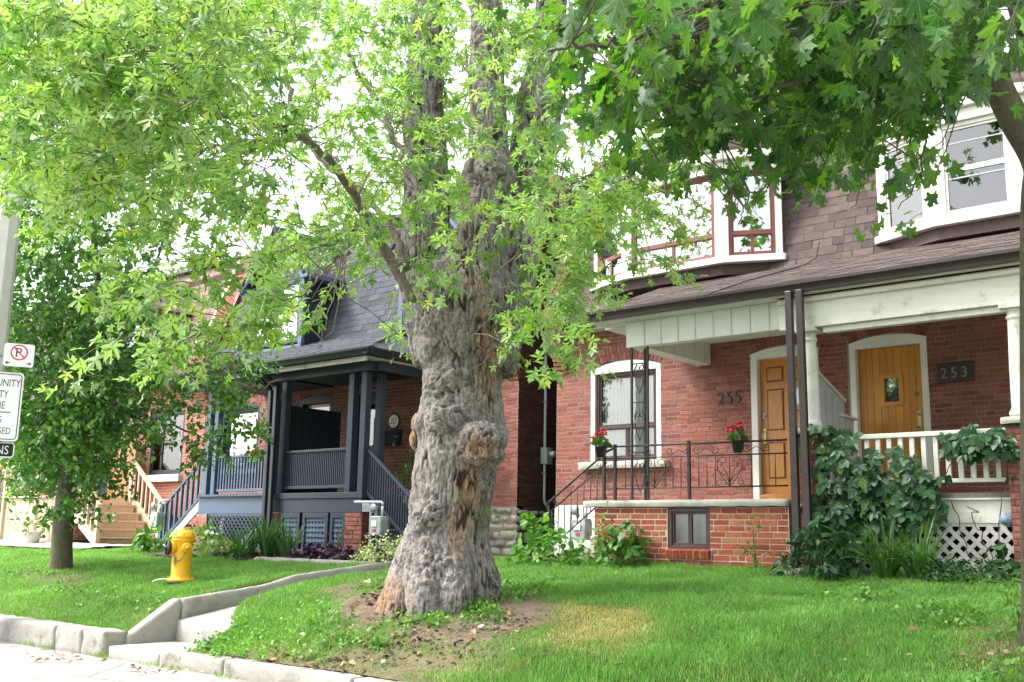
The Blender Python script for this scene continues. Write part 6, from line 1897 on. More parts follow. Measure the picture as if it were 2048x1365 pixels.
# ------------------------------------------------------------------ pear tree at the left, glossy small leaves
PX, PY = W(122, 1150, 8.5)[:2]
pz = float(gh(PX, PY))
pear = thing('pear_tree', 'small round crowned tree with glossy leaves on the left lawn', 'tree', (PX, PY, pz))
PDp = float((RM @ (np.array([PX, PY, 2.0]) - CAM))[2])
mb = MB()
L = smooth_line([AD(122, 1168, PDp), AD(122, 1145, PDp), AD(124, 1080, PDp), AD(130, 1010, PDp), AD(138, 950, PDp), AD(150, 900, PDp), AD(160, 860, PDp)])
mb.tube(L, list(np.interp(np.linspace(0, 1, len(L)), [0, 0.08, 0.3, 1], [0.26, 0.195, 0.165, 0.13])), 22)
mb.build('trunk', 'bark_pear', pear, True)
for pts, w0, w1 in [([(146, 925, PDp), (110, 880, PDp), (70, 840, PDp - 0.2), (30, 800, PDp - 0.3)], 0.13, 0.05), ([(155, 890, PDp), (165, 800, PDp), (190, 700, PDp + 0.2), (200, 600, PDp + 0.3), (190, 480, PDp + 0.4), (180, 350, PDp + 0.5)], 0.2, 0.07),
                    ([(155, 890, PDp), (200, 870, PDp - 0.2), (260, 855, PDp - 0.3), (330, 850, PDp - 0.5), (420, 880, PDp - 0.8)], 0.09, 0.02), ([(170, 780, PDp), (130, 680, PDp), (100, 560, PDp), (90, 420, PDp)], 0.13, 0.05),
                    ([(185, 720, PDp), (250, 640, PDp), (300, 560, PDp), (330, 470, PDp)], 0.1, 0.03), ([(190, 700, PDp), (280, 700, PDp - 0.4), (380, 720, PDp - 0.8), (470, 760, PDp - 1.0)], 0.06, 0.015)]:
    limb(pear, pts, w0, w1, 'bark_pear')
PE_ROWS = ["3443322100000",             # columns of 45 px from x = -60, rows of 55 px from y = 215
           "3455433210000",
           "4566543321000",
           "5566543321000",
           "5556544332000",
           "6667655321000",
           "6777776410000",
           "4888888521000",
           "2899998532221",
           "2899999543332",
           "1899999642232",
           "1799998531122",
           "0599886212111",
           "0267553000000",
           "0023310000000"]
pear_mat = leaf_mat('glossy pear leaf', [(0, (0.040, 0.125, 0.026)), (0.5, (0.070, 0.195, 0.036)), (0.85, (0.125, 0.28, 0.05)), (1, (0.25, 0.41, 0.08))], 0.32, (1.4, 1.6, 0.6), 0.22, 0.6)
n = 2500
sx_, sy_ = density_pick(PE_ROWS, -60, 45, 215, 55, n)
r_ = NR.uniform(-1, 1, n)
dep = PDp + r_ * np.where(sx_ < 330, 1.7, 0.8) - np.where(sx_ > 330, 0.6, 0)
C = np.array([AD(a, b_, c) for a, b_, c in zip(sx_, sy_, dep)])
pos, tip, up, size, tw = sprays(C, NR.normal(0, 1, (n, 3)) * np.array([1, 1, 0.6]) + np.array([0, 0, -0.1]), 13, 0.30, 0.076, 0.5, 0.75, 0.05)
split_leaves('oval', pos, tip, up, size * 1.1, pear_mat, pear, 300, aspect=1.25)
twig_mesh(tw, 0.005).build('twigs', 'bark_pear', pear, kind='stuff')

# ------------------------------------------------------------------ fire hydrant
HX, HY = W(361, 1155, 8.3)[:2]
hz = float(gh(HX, HY)) - 0.005
K['yellow'] = M('yellow hydrant paint', (0.80, 0.45, 0.010), (0.72, 0.38, 0.008), 9, 0.38, 0.10, 60, spec=0.5, dirt=(0.35, 0.18, 0.02), dscale=9, dpos=(0.66, 0.8))
K['rubber'] = M('black cap paint', (0.014, 0.014, 0.016), (0.03, 0.03, 0.03), 20, 0.4)
K['orange_tag'] = M('faded orange tag', (0.72, 0.24, 0.10), None, rough=0.6)
hyd = thing('fire_hydrant', 'yellow fire hydrant with black pumper cap on the left lawn', 'fire hydrant', (HX, HY, hz))
HC = (HX, HY, hz)
MB().lathe([(0.16, -0.10), (0.16, 0.0), (0.175, 0.005), (0.175, 0.022), (0.16, 0.024)], HC, 28).build('lower_flange', 'rubber', hyd, True)
MB().lathe([(0.16, 0.024), (0.176, 0.026), (0.178, 0.05), (0.17, 0.062), (0.135, 0.068), (0.130, 0.10), (0.129, 0.45), (0.134, 0.47), (0.137, 0.55), (0.148, 0.56), (0.15, 0.585), (0.146, 0.60)], HC, 32).build('barrel', 'yellow', hyd, True)
MB().lathe([(0.15, 0.601), (0.153, 0.606), (0.153, 0.635), (0.138, 0.645), (0.132, 0.67), (0.115, 0.69), (0.07, 0.705), (0.035, 0.71), (0.034, 0.735), (0.026, 0.74)], HC, 32).build('bonnet', 'yellow', hyd, True)
for k in range(8):
    a = k * math.pi / 4 + 0.2
    MB().lathe([(0.016, 0), (0.016, 0.02), (0.01, 0.022)], (HX + 0.135 * math.cos(a), HY + 0.135 * math.sin(a), hz + 0.642), 6).build('bolt', 'yellow', hyd)
    MB().lathe([(0.014, 0), (0.014, 0.02)], (HX + 0.155 * math.cos(a), HY + 0.155 * math.sin(a), hz + 0.062), 6).build('bolt', 'yellow', hyd)
pmp = (-0.25, -0.97, 0)
MB().lathe([(0.092, 0.10), (0.092, 0.175), (0.085, 0.18)], (HX, HY, hz + 0.47), 24, pmp).build('pumper_nozzle', 'yellow', hyd, True)
pc = MB().lathe([(0.098, 0.181), (0.102, 0.19), (0.102, 0.215), (0.095, 0.222), (0.03, 0.224), (0.028, 0.25)], (HX, HY, hz + 0.47), 24, pmp).build('pumper_cap', 'rubber', hyd, True)
for s in (-1, 1):
    MB().obox(np.array([HX, HY, hz + 0.47]) + np.array(pmp) * 0.228 + np.array([0, 0, 0.06 * s]), np.array([0.97, -0.25, 0]) * 0.012, np.array(pmp) * 0.01, (0, 0, 0.028)).build('lug', 'rubber', pc)
for sx_ in (1, -1):
    MB().lathe([(0.055, 0.10), (0.055, 0.155), (0.066, 0.158), (0.066, 0.195), (0.055, 0.2), (0.022, 0.202), (0.02, 0.228)], (HX, HY, hz + 0.475), 20, (sx_ * 0.97, -0.25 * sx_, 0)).build('hose_nozzle', 'yellow', hyd, True)
for k in range(11):
    t = k / 10
    a = -1.45 + 1.15 * t
    p = np.array([HX + 0.139 * math.cos(a), HY + 0.139 * math.sin(a), hz + 0.36 - 0.09 * math.sin(math.pi * t) + 0.06 * t])
    MB().lathe([(0.009, -0.006), (0.012, 0), (0.009, 0.006)], p, 8, (math.sin(k * 1.57), math.cos(k * 1.57), 0.3)).build('chain_link', 'steel', hyd, True)
tg = np.array(pmp) * 0.145 + np.array([0.05, 0, 0])
MB().obox((HX + tg[0] + 0.02, HY + tg[1] - 0.01, hz + 0.30), np.array([0.9, -0.3, 0]) * 0.03, np.array([0.3, 0.9, 0]) * 0.002, (0, 0.006, 0.055)).build('tag', 'orange_tag', hyd)
MB().tube([(HX - 0.16, HY - 0.05, hz + 0.04), (HX - 0.25, HY - 0.1, hz + 0.05), (HX - 0.33, HY - 0.14, hz + 0.035), (HX - 0.36, HY - 0.2, hz + 0.01)], 0.008, 6).build('marker_cable', 'plate_white', hyd, True)

# ------------------------------------------------------------------ utility pole and road signs at the left edge
sd_ = 13.9
PC = AD(-11, 690, sd_)
pgz = float(gh(PC[0], PC[1]))
K['pole'] = M('pale concrete pole', (0.55, 0.54, 0.52), (0.46, 0.45, 0.43), 4, 0.8, 0.2, 60)
pole = thing('utility_pole', 'pale concrete utility pole with steel bands behind the road signs', 'pole', (PC[0], PC[1], pgz))
MB().lathe([(0.18, -0.3), (0.165, 2.0), (0.15, 6.0), (0.13, 10.0), (0.125, 10.02)], (PC[0], PC[1], pgz), 8).build('shaft', 'pole', pole)
for zz in (1.95, 2.3, 2.75, 3.1, 3.45):
    MB().lathe([(0.169, 0), (0.169, 0.02)], (PC[0], PC[1], pgz + zz), 8).build('band', 'steel', pole)
sn = np.array([0.90, -0.43, 0]) / np.linalg.norm([0.90, -0.43])
su = np.array([-sn[1], sn[0], 0])
K['sign_white'] = M('white sign face', (0.80, 0.81, 0.83), None, rough=0.35)
K['sign_red'] = M('red sign ink', (0.55, 0.012, 0.03), None, rough=0.35)
K['sign_black'] = M('black sign ink', (0.010, 0.010, 0.012), None, rough=0.35)
K['sign_dark'] = M('black sign panel', (0.006, 0.012, 0.012), None, rough=0.3)
def rrect(w, h, r, n=5):
    pts = []
    for cx, cy_, a0 in ((w / 2 - r, h / 2 - r, 0), (-w / 2 + r, h / 2 - r, 1), (-w / 2 + r, -h / 2 + r, 2), (w / 2 - r, -h / 2 + r, 3)):
        for k in range(n + 1):
            a = (a0 + k / n) * math.pi / 2
            pts.append((cx + r * math.cos(a), cy_ + r * math.sin(a)))
    return pts
def plate(parent, c, w, h, r, mat, d0, d1, name='plate'):
    return MB().prism(rrect(w, h, r), c + sn * d0, su, UZ, sn * (d1 - d0)).build(name, mat, parent)
def strip(parent, pts, wd, mat, c, d, name):
    """flat printed line through points (u, z)"""
    mb = MB()
    for (a0, b0), (a1, b1) in zip(pts, pts[1:]):
        p, q = c + su * a0 + UZ * b0 + sn * d, c + su * a1 + UZ * b1 + sn * d
        mb.bar(p, q, wd, 0.0008, sn)
    return mb.build(name, mat, parent)
mpx = 2048 * 0 + F / sd_                      # pixels per metre at the signs
def sign_c(px, py):
    return AD(px, py, sd_ - 0.25)
c = sign_c(38, 711)
ns = thing('no_parking_sign', 'small white no parking sign with red circle and two arrows', 'sign', c)
plate(ns, c, 0.36, 0.30, 0.03, 'sign_white', 0, 0.004)
strip(ns, [(0.095 * math.cos(a), 0.035 + 0.095 * math.sin(a)) for a in np.linspace(0, 2 * math.pi, 33)], 0.017, 'sign_red', c, 0.0048, 'prohibition_ring')
strip(ns, [(-0.063, 0.035 + 0.063), (0.063, 0.035 - 0.063)], 0.015, 'sign_red', c, 0.0052, 'prohibition_slash')
text_mb('P', 0.17, c + su * -0.05 + UZ * -0.022 + sn * 0.0042, su, UZ, 0.0004, 0.95).build('letter', 'sign_black', ns)
for s in (-1, 1):
    strip(ns, [(s * 0.10, -0.105), (s * 0.145, -0.105)], 0.012, 'sign_black', c, 0.0046, 'arrow')
    MB().prism([(s * 0.158, -0.105), (s * 0.122, -0.082), (s * 0.13, -0.105), (s * 0.122, -0.128)], c + sn * 0.0041, su, UZ, sn * 0.0006).build('arrow', 'sign_black', ns)
MB().bar(c - sn * 0.02 - su * 0.28, c - sn * 0.02 + su * 0.1, 0.03, 0.03).build('bracket', 'steel', ns)
c = sign_c(-12, 812)
cz = thing('road_sign', 'tall white community safety zone sign cut by the left edge', 'sign', c)
plate(cz, c, 0.64, 0.90, 0.05, 'sign_white', 0, 0.004)
bo = rrect(0.59, 0.85, 0.04)
strip(cz, bo + bo[:1], 0.011, 'sign_black', c, 0.0048, 'border')
for s, z, sz in (('COMMUNITY', 0.265, 0.135), ('SAFETY', 0.115, 0.135), ('ZONE', -0.03, 0.135), ('FINES', -0.215, 0.125), ('INCREASED', -0.36, 0.125)):
    text_mb(s, sz, c + UZ * z + sn * 0.0042, su, UZ, 0.0005, 0.70, 'CENTER').build('lettering', 'sign_black', cz)
strip(cz, [(-0.2, -0.075), (0.2, -0.075)], 0.012, 'sign_black', c, 0.0047, 'line')
c = sign_c(-18, 899)
bt = thing('road_sign_tab', 'black tab sign with white lettering under the safety zone sign', 'sign', c)
plate(bt, c, 0.55, 0.20, 0.04, 'sign_white', 0, 0.004)
plate(bt, c, 0.52, 0.17, 0.03, 'sign_dark', 0.0042, 0.0052, 'panel')
text_mb('BEGINS', 0.16, c + UZ * -0.055 + sn * 0.0054, su, UZ, 0.0006, 0.8, 'CENTER').build('lettering', 'sign_white', bt)

# ------------------------------------------------------------------ gas meters
def gas_meter(label, P, s=1.0, inlet=(-0.5, 0.0)):
    g = thing('gas_meter', label, 'gas meter', P)
    P = np.asarray(P, float)
    w = 0.13 * s
    prof = [(-w, 0.04), (-w * 0.8, 0.0), (w * 0.8, 0.0), (w, 0.04), (w * 1.05, 0.24 * s), (w * 0.85, 0.31 * s), (-w * 0.85, 0.31 * s), (-w * 1.05, 0.24 * s)]
    MB().prism(prof, P + (0, -0.09, 0.30), (1, 0, 0), (0, 0, 1), (0, 0.18, 0)).build('housing', 'meter', g, bevel=0.02)
    MB().box(P[0] - 0.06, P[0] + 0.05, P[1] - 0.105, P[1] - 0.0895, P[2] + 0.44, P[2] + 0.53).build('index_plate', 'plate_white', g, bevel=0.005)
    MB().box(P[0] - 0.04, P[0] + 0.03, P[1] - 0.0975, P[1] - 0.0902, P[2] + 0.36, P[2] + 0.40).build('badge', 'sign_red', g)
    z0 = P[2] + 0.61
    for s_ in (-1, 1):
        MB().tube([(P[0] + s_ * 0.075, P[1], z0 - 0.02), (P[0] + s_ * 0.075, P[1], z0 + 0.16)], 0.02, 10).build('pipe', 'pipe_grey', g, True)
        MB().lathe([(0.03, 0), (0.03, 0.05)], (P[0] + s_ * 0.075, P[1], z0 + 0.02), 8).build('union_nut', 'steel', g)
    MB().lathe([(0.03, 0), (0.075, 0.02), (0.075, 0.035), (0.03, 0.055)], (P[0] - 0.075, P[1] - 0.04, z0 + 0.12), 16, (0, -1, 0)).build('regulator', 'steel', g, True)
    MB().tube([(P[0] + 0.075, P[1], z0 + 0.16), (P[0] + 0.075, P[1], z0 + 0.20), (P[0] + 0.04, P[1], z0 + 0.22), (P[0] + inlet[0], P[1] + inlet[1], z0 + 0.23)], 0.022, 10).build('pipe', 'pipe_grey', g, True)
    MB().tube([(P[0] - 0.075, P[1], z0 + 0.14), (P[0] - 0.19, P[1], z0 + 0.13), (P[0] - 0.2, P[1], z0 + 0.05), (P[0] - 0.2, P[1], P[2] - 0.08)], 0.02, 10).build('pipe', 'pipe_grey', g, True)
    return g
p = W(756, 1090, 11.72)
gas_meter('grey gas meter beside the brick pier of porch 257', (p[0], 11.72, float(gh(p[0], 11.72)) + 0.02), 1.0, (-0.62, 0.02))
p = W(1163, 1110, 12.6)
gas_meter('grey gas meter among weeds left of the porch of house 255', (p[0], 12.6, 1.08), 1.0, (0.35, 0.0))
p = W(347, 1085, 12.0)
gas_meter('pale gas meter behind the hydrant by the grey blue stairs', (p[0], 11.6, float(gh(p[0], 11.6)) + 0.1), 1.0, (0.3, 0.1))
p = W(737, 1015, 11.85)
jb = thing('junction_box', 'small grey utility box at the corner of the blue deck', 'utility box', p)
MB().box(p[0] - 0.09, p[0] + 0.09, 11.80, 11.875, p[2] - 0.07, p[2] + 0.07).build('box', 'pipe_grey', jb, bevel=0.01)
MB().box(p[0] - 0.095, p[0] + 0.095, 11.79, 11.80, p[2] - 0.075, p[2] + 0.075).build('lid', 'pipe_grey', jb, bevel=0.006)

# ------------------------------------------------------------------ plants
def frange(n, a, b_):
    return NR.uniform(a, b_, n)
def bush(name, label, cat, c, r, nspray, leaf, lsize, mat, nleaf=8, length=0.22, droop=0.4, group=None, stems=6, aspect=1.0, stem_mat='stem_green', jit=0.5, hollow=0.35, nobj=0, up0=0.25):
    c = np.asarray(c, float)
    t = thing(name, label, cat, c, group)
    v = norm_rows(NR.normal(0, 1, (nspray, 3)))
    v[:, 2] = np.abs(v[:, 2]) * 1.1 - 0.1
    k = (hollow + (1 - hollow) * NR.random(nspray) ** 0.6)[:, None]
    C = c + v * k * np.asarray(r) + np.array([0, 0, 0.05])
    C[:, 2] = np.maximum(C[:, 2], c[2] + 0.03)
    D = v * np.array([1, 1, 0.6]) + NR.normal(0, 0.4, (nspray, 3)) + np.array([0, 0, up0])
    pos, tip, up, size, tw = sprays(C, D, nleaf, length, lsize, droop, jit, 0.03)
    pos[:, 2] = np.maximum(pos[:, 2], c[2] + 0.01)
    split_leaves(leaf, pos, tip, up, size, mat, t, nobj, 'foliage', aspect)
    mb = twig_mesh(tw[: max(6, len(tw) // 2)], 0.004)
    for q in C[:: max(1, nspray // max(1, stems))]:
        mb.tube([c + (q - c) * np.array([0.15, 0.15, 0]), (c + q) / 2 + np.array([0, 0, 0.02]), q], [0.007, 0.006, 0.004], 5, cap=False)
    mb.build('stems', stem_mat, t, kind='stuff')
    return t
K['stem_green'] = M('green stem', (0.09, 0.16, 0.04), (0.12, 0.14, 0.05), 20, 0.6)
K['stem_brown'] = M('woody stem', (0.10, 0.07, 0.045), (0.14, 0.10, 0.07), 20, 0.8)
def blades_mesh(name, C, n, length, width, mat, spread=0.5, stiff=0.5, seg=6):
    """arching strap leaves from around C"""
    V, Fq = [], []
    for i in range(n):
        a = rnd.uniform(0, 2 * math.pi)
        lean = rnd.uniform(0.05, 1.0) ** 0.8 * spread
        L = length * rnd.uniform(0.6, 1.1)
        w = width * rnd.uniform(0.7, 1.2)
        d = np.array([math.cos(a), math.sin(a), 0])
        sd = np.array([-d[1], d[0], 0]) * math.cos(rnd.uniform(-0.9, 0.9)) + np.array([0, 0, 0.35]) * rnd.uniform(-1, 1)
        base = np.asarray(C) + d * rnd.uniform(0, 0.09) + NR.normal(0, 0.02, 3) * np.array([1, 1, 0])
        b0 = len(V)
        ang = math.pi / 2 - lean * 0.5
        p = base.copy()
        for k in range(seg + 1):
            t = k / seg
            ww = w * (0.7 + 0.6 * t) * (1 - t ** 3) + 0.0008
            V += [p - sd * ww / 2, p + sd * ww / 2]
            p = p + (d * math.cos(ang) + np.array([0, 0, math.sin(ang)])) * L / seg
            ang -= (1 - stiff) * lean * 2.6 / seg * (0.4 + 1.4 * t)
        for k in range(seg):
            q = b0 + 2 * k
            Fq.append((q, q + 1, q + 3, q + 2))
    return np.array(V), np.array(Fq)
def blade_plant(name, label, cat, c, n, length, width, mat, spread=0.7, stiff=0.4, group=None, r=(0.0, 0.0), clumps=1):
    t = thing(name, label, cat, c, group)
    Vs, Fs, o = [], [], 0
    for k in range(clumps):
        cc = np.asarray(c, float) + np.array([rnd.uniform(-r[0], r[0]), rnd.uniform(-r[1], r[1]), 0])
        V, Fq = blades_mesh(name, cc, n, length, width, mat, spread, stiff)
        Vs.append(V)
        Fs.append(Fq + o)
        o += len(V)
    put('blades', bulk_mesh('blades', np.concatenate(Vs), [np.concatenate(Fs)], mat, True), t, kind='stuff')
    mb = MB()
    mb.lathe([(0.05, -0.05), (0.06, 0.0), (0.03, 0.05)], c, 8)
    mb.build('crown_base', 'stem_green', t)
    return t
def flower_heads(parent, pts, r, mat, n=26, name='flower'):
    for q in pts:
        v = norm_rows(NR.normal(0, 1, (n, 3)))
        P = np.asarray(q) + v * r * NR.uniform(0.6, 1.0, (n, 1))
        put(name, leaves_mesh(name, 'heart', P, v + NR.normal(0, 0.5, (n, 3)), v + NR.normal(0, 0.3, (n, 3)), NR.uniform(0.6, 1.0, n) * r * 0.9, mat), parent)
def gpt(px, py, y):
    q = W(px, py, y)
    return np.array([q[0], y, float(gh(q[0], y))])
G1 = leaf_mat('iris blade', [(0, (0.035, 0.11, 0.035)), (0.6, (0.055, 0.16, 0.045)), (1, (0.10, 0.23, 0.06))], 0.25, rough=0.35)
G2 = leaf_mat('hosta leaf', [(0, (0.09, 0.20, 0.04)), (0.5, (0.16, 0.29, 0.06)), (1, (0.42, 0.50, 0.26))], 0.25, rough=0.4)
G3 = leaf_mat('purple coral bell leaf', [(0, (0.030, 0.010, 0.028)), (0.6, (0.060, 0.020, 0.050)), (1, (0.11, 0.05, 0.095))], 0.1, (1.2, 0.8, 1.0), 0.35)
G4 = leaf_mat('variegated leaf', [(0, (0.16, 0.26, 0.07)), (0.4, (0.40, 0.46, 0.20)), (1, (0.62, 0.64, 0.42))], 0.2, rough=0.5)
G5 = leaf_mat('bright weed leaf', [(0, (0.05, 0.16, 0.030)), (0.6, (0.09, 0.24, 0.04)), (1, (0.19, 0.34, 0.06))], 0.35, rough=0.45)
G6 = leaf_mat('creeper leaf', [(0, (0.014, 0.055, 0.022)), (0.6, (0.026, 0.085, 0.030)), (0.95, (0.05, 0.13, 0.04)), (1, (0.16, 0.26, 0.05))], 0.22, rough=0.38)
G7 = leaf_mat('lily blade', [(0, (0.04, 0.12, 0.03)), (0.6, (0.07, 0.18, 0.04)), (1, (0.13, 0.25, 0.06))], 0.3, rough=0.4)
G8 = leaf_mat('maroon leaf', [(0, (0.05, 0.012, 0.02)), (1, (0.14, 0.03, 0.05))], 0.2, rough=0.5)
G9 = leaf_mat('geranium leaf', [(0, (0.05, 0.13, 0.03)), (1, (0.10, 0.20, 0.05))], 0.25)
RF = leaf_mat('red petal', [(0, (0.45, 0.005, 0.012)), (1, (0.62, 0.012, 0.03))], 0.2, (1.2, 1, 1))
WF = leaf_mat('white petal', [(0, (0.7, 0.7, 0.72)), (1, (0.8, 0.8, 0.8))], 0.2, (1, 1, 1))
PFm = leaf_mat('magenta petal', [(0, (0.45, 0.03, 0.22)), (1, (0.6, 0.08, 0.32))], 0.2, (1.2, 1, 1))

blade_plant('iris_clump', 'tall dark green iris clump in the bed before the lattice', 'plant', gpt(520, 1098, 11.15), 34, 0.72, 0.034, G1, 0.75, 0.45, 'plants in the bed of 257', (0.32, 0.14), 4)
blade_plant('iris_clump', 'arching iris clump at the front edge of the mulch bed', 'plant', gpt(478, 1112, 10.85), 26, 0.55, 0.032, G1, 1.1, 0.25, 'plants in the bed of 257', (0.2, 0.1), 2)
blade_plant('iris_clump', 'thin iris clump right in front of the lattice door', 'plant', gpt(585, 1100, 11.2), 24, 0.62, 0.03, G1, 0.8, 0.4, 'plants in the bed of 257', (0.14, 0.1), 2)
bush('hosta', 'pale variegated hosta right of the yellow hydrant', 'plant', gpt(415, 1100, 10.95), (0.42, 0.35, 0.34), 26, 'heart', 0.16, G2, 5, 0.16, 0.5, 'plants in the bed of 257', aspect=0.8)
bush('hosta', 'small yellow green hosta between hydrant and iris', 'plant', gpt(452, 1108, 10.8), (0.34, 0.3, 0.24), 20, 'heart', 0.13, G2, 5, 0.14, 0.5, 'plants in the bed of 257', aspect=0.8)
bush('hosta', 'bright green leafy clump left of the yellow hydrant', 'plant', gpt(312, 1098, 11.2), (0.42, 0.35, 0.42), 30, 'heart', 0.15, G5, 5, 0.16, 0.5, 'plants in the bed of 257', aspect=0.85)
bush('leafy_perennial', 'upright leafy stems before the left lattice skirt', 'plant', gpt(405, 1075, 11.5), (0.22, 0.2, 0.62), 14, 'oval', 0.10, G5, 7, 0.2, 0.4, 'plants in the bed of 257')
for k, (px, lab) in enumerate(((615, 'purple leaved coral bells at the left of the purple row'), (650, 'purple leaved coral bells in the middle of the purple row'), (685, 'purple leaved coral bells beside the brick pier'))):
    bush('coral_bells', lab, 'plant', gpt(px, 1120, 10.95), (0.24, 0.2, 0.17), 34, 'heart', 0.085, G3, 5, 0.10, 0.4, 'plants in the bed of 257', aspect=1.15)
bush('variegated_shrub', 'cream variegated shrub beside the gas meter and the trunk', 'plant', gpt(768, 1128, 10.9), (0.40, 0.36, 0.36), 110, 'oval', 0.045, G4, 8, 0.12, 0.3, 'plants in the bed of 257')
bush('leafy_perennial', 'small green tuft left of the variegated shrub', 'plant', gpt(732, 1122, 10.95), (0.14, 0.12, 0.16), 14, 'oval', 0.05, G5, 6, 0.1, 0.3, 'plants in the bed of 257')
bush('purple_weed', 'thin dark red stems against the lattice', 'plant', gpt(672, 1105, 11.6), (0.3, 0.08, 0.62), 10, 'oval', 0.035, G8, 6, 0.2, 0.2, 'plants in the bed of 257')

for px, py, y, lab in ((15, 1082, 12.1, 'daylily clump at the far left edge'), (48, 1080, 12.0, 'daylily clump left of the cedar skirt')):
    blade_plant('daylily_clump', lab, 'plant', gpt(px, py, y), 60, 0.95, 0.028, G7, 1.1, 0.25, 'daylilies by the cedar landing', (0.3, 0.15), 2)
pt = gpt(64, 1092, 11.5)
pot = thing('flower_pot', 'white pot with orange flowers beside the cedar landing', 'flower pot', pt)
MB().lathe([(0.13, 0.03), (0.18, 0.28), (0.195, 0.28), (0.195, 0.31), (0.17, 0.31), (0.16, 0.26)], pt, 20).build('pot', 'plate_white', pot, True)
v = norm_rows(NR.normal(0, 1, (60, 3)))
put('leaves', leaves_mesh('leaves', 'oval', pt + np.array([0, 0, 0.36]) + v * np.array([0.2, 0.2, 0.14]), v, NR.normal(0, 1, (60, 3)), frange(60, 0.06, 0.1), G5), pot)
flower_heads(pot, [pt + np.array([rnd.uniform(-0.15, 0.15), rnd.uniform(-0.15, 0.15), 0.5]) for _ in range(5)], 0.05, leaf_mat('orange petal', [(0, (0.7, 0.25, 0.12)), (1, (0.75, 0.35, 0.2))], 0.2))
bush('maroon_shrub', 'dark maroon leaved shrub over the grey fence', 'shrub', gpt(8, 1060, 12.6), (0.6, 0.5, 1.9), 120, 'oval', 0.09, G8, 8, 0.3, 0.3)

# weeds by 255
bush('weed_clump', 'tall heart leaved weeds at the alley corner', 'plant', gpt(1080, 1118, 11.6), (0.42, 0.3, 0.60), 34, 'heart', 0.12, G5, 6, 0.2, 0.5, 'weeds along house 255', stems=14)
bush('weed_clump', 'low weeds left of the gas meter of house 255', 'plant', gpt(1115, 1128, 11.4), (0.42, 0.2, 0.34), 30, 'oval', 0.09, G5, 7, 0.16, 0.4, 'weeds along house 255')
bush('weed_clump', 'weeds under the gas meter of house 255', 'plant', gpt(1170, 1130, 11.5), (0.30, 0.2, 0.30), 22, 'oval', 0.10, G5, 6, 0.16, 0.4, 'weeds along house 255')
bush('weed_clump', 'broad leaved weeds before the left end of the basement bricks', 'plant', gpt(1240, 1132, 11.55), (0.36, 0.2, 0.46), 34, 'heart', 0.12, leaf_mat('nettle leaf', [(0, (0.04, 0.13, 0.03)), (1, (0.10, 0.24, 0.05))], 0.3), 6, 0.18, 0.5, 'weeds along house 255', stems=12)
bush('weed_clump', 'thin sapling weed climbing before the basement bricks', 'plant', gpt(1510, 1132, 11.6), (0.06, 0.05, 0.78), 9, 'oval', 0.06, G5, 6, 0.16, 0.3, 'weeds along house 255', hollow=0.1)
bush('weed_clump', 'thin leafy shoot reaching up past the gas pipe', 'plant', gpt(1215, 1128, 11.62), (0.12, 0.06, 0.85), 12, 'oval', 0.06, G5, 6, 0.2, 0.3, 'weeds along house 255', hollow=0.3)

# creeper on the porch of 253, five leaflets to a leaf
vine = thing('creeper_vine', 'dark green creeper climbing over the white railing of porch 253', 'vine', gpt(1700, 1130, 11.6))
cells = [(1660, 900, 46, 40, 20), (1690, 960, 60, 50, 26), (1730, 1000, 70, 60, 32), (1700, 1060, 70, 50, 24), (1790, 985, 60, 50, 26), (1830, 960, 40, 50, 20), (1850, 1000, 34, 40, 12), (1765, 930, 40, 24, 10), (1950, 885, 44, 26, 20), (1920, 900, 30, 24, 10), (1990, 875, 40, 28, 16), (2010, 910, 20, 40, 8), (1830, 1050, 60, 30, 12), (1640, 1000, 28, 50, 14), (1655, 865, 26, 14, 6)]
C = []
for cx, cy_, a, b_, n in cells:
    for _ in range(int(n * 1.35)):
        C.append(W(cx + NR.normal(0, a * 0.55), cy_ + NR.normal(0, b_ * 0.55), YP - rnd.uniform(0.05, 0.32)))
C = np.array(C)
pos, tip, up, size = [], [], [], []
for q in C:
    ax = norm_rows(np.array([[rnd.gauss(0, 0.35), -0.75 + rnd.gauss(0, 0.2), rnd.uniform(0.1, 0.75)]]))[0]
    dn = norm_rows(np.array([[rnd.gauss(0, 0.5), -0.35, -0.8]]))[0]
    dn = dn - ax * np.dot(dn, ax)
    dn /= np.linalg.norm(dn)
    sd = np.cross(ax, dn)
    s = rnd.uniform(0.10, 0.155)
    for a, k in ((0, 1.0), (0.85, 0.9), (-0.85, 0.9), (1.75, 0.65), (-1.75, 0.65)):
        pos.append(q)
        tip.append(dn * math.cos(a) + sd * math.sin(a))
        up.append(ax + NR.normal(0, 0.15, 3))
        size.append(s * k)
split_leaves('oval', np.array(pos), np.array(tip), np.array(up), np.array(size), G6, vine, 300, aspect=0.78)
mb = MB()
for a, b_ in (((1660, 1130), (1650, 900)), ((1700, 1135), (1760, 960)), ((1720, 1135), (1850, 950)), ((1850, 1000), (1960, 870)), ((1990, 1140), (2010, 890)), ((1650, 1000), (1850, 1010)), ((1960, 1140), (1900, 1000)), ((1990, 1120), (1940, 1010)), ((1960, 870), (2030, 930))):
    p, q = W(*a, YP - 0.12), W(*b_, YP - 0.1)
    pts = [p + (q - p) * t + NR.normal(0, 0.03, 3) for t in np.linspace(0, 1, 9)]
    mb.tube(smooth_line(pts, 3), 0.006, 5)
mb.build('stems', 'stem_brown', vine, True, kind='stuff')
bush('fern_leaf_clump', 'cut leaved green clump at the foot of the brown downpipes', 'plant', gpt(1640, 1138, 11.3), (0.36, 0.24, 0.58), 46, 'lance', 0.15, G6, 9, 0.22, 0.7, 'plants before porch 253', aspect=1.1)
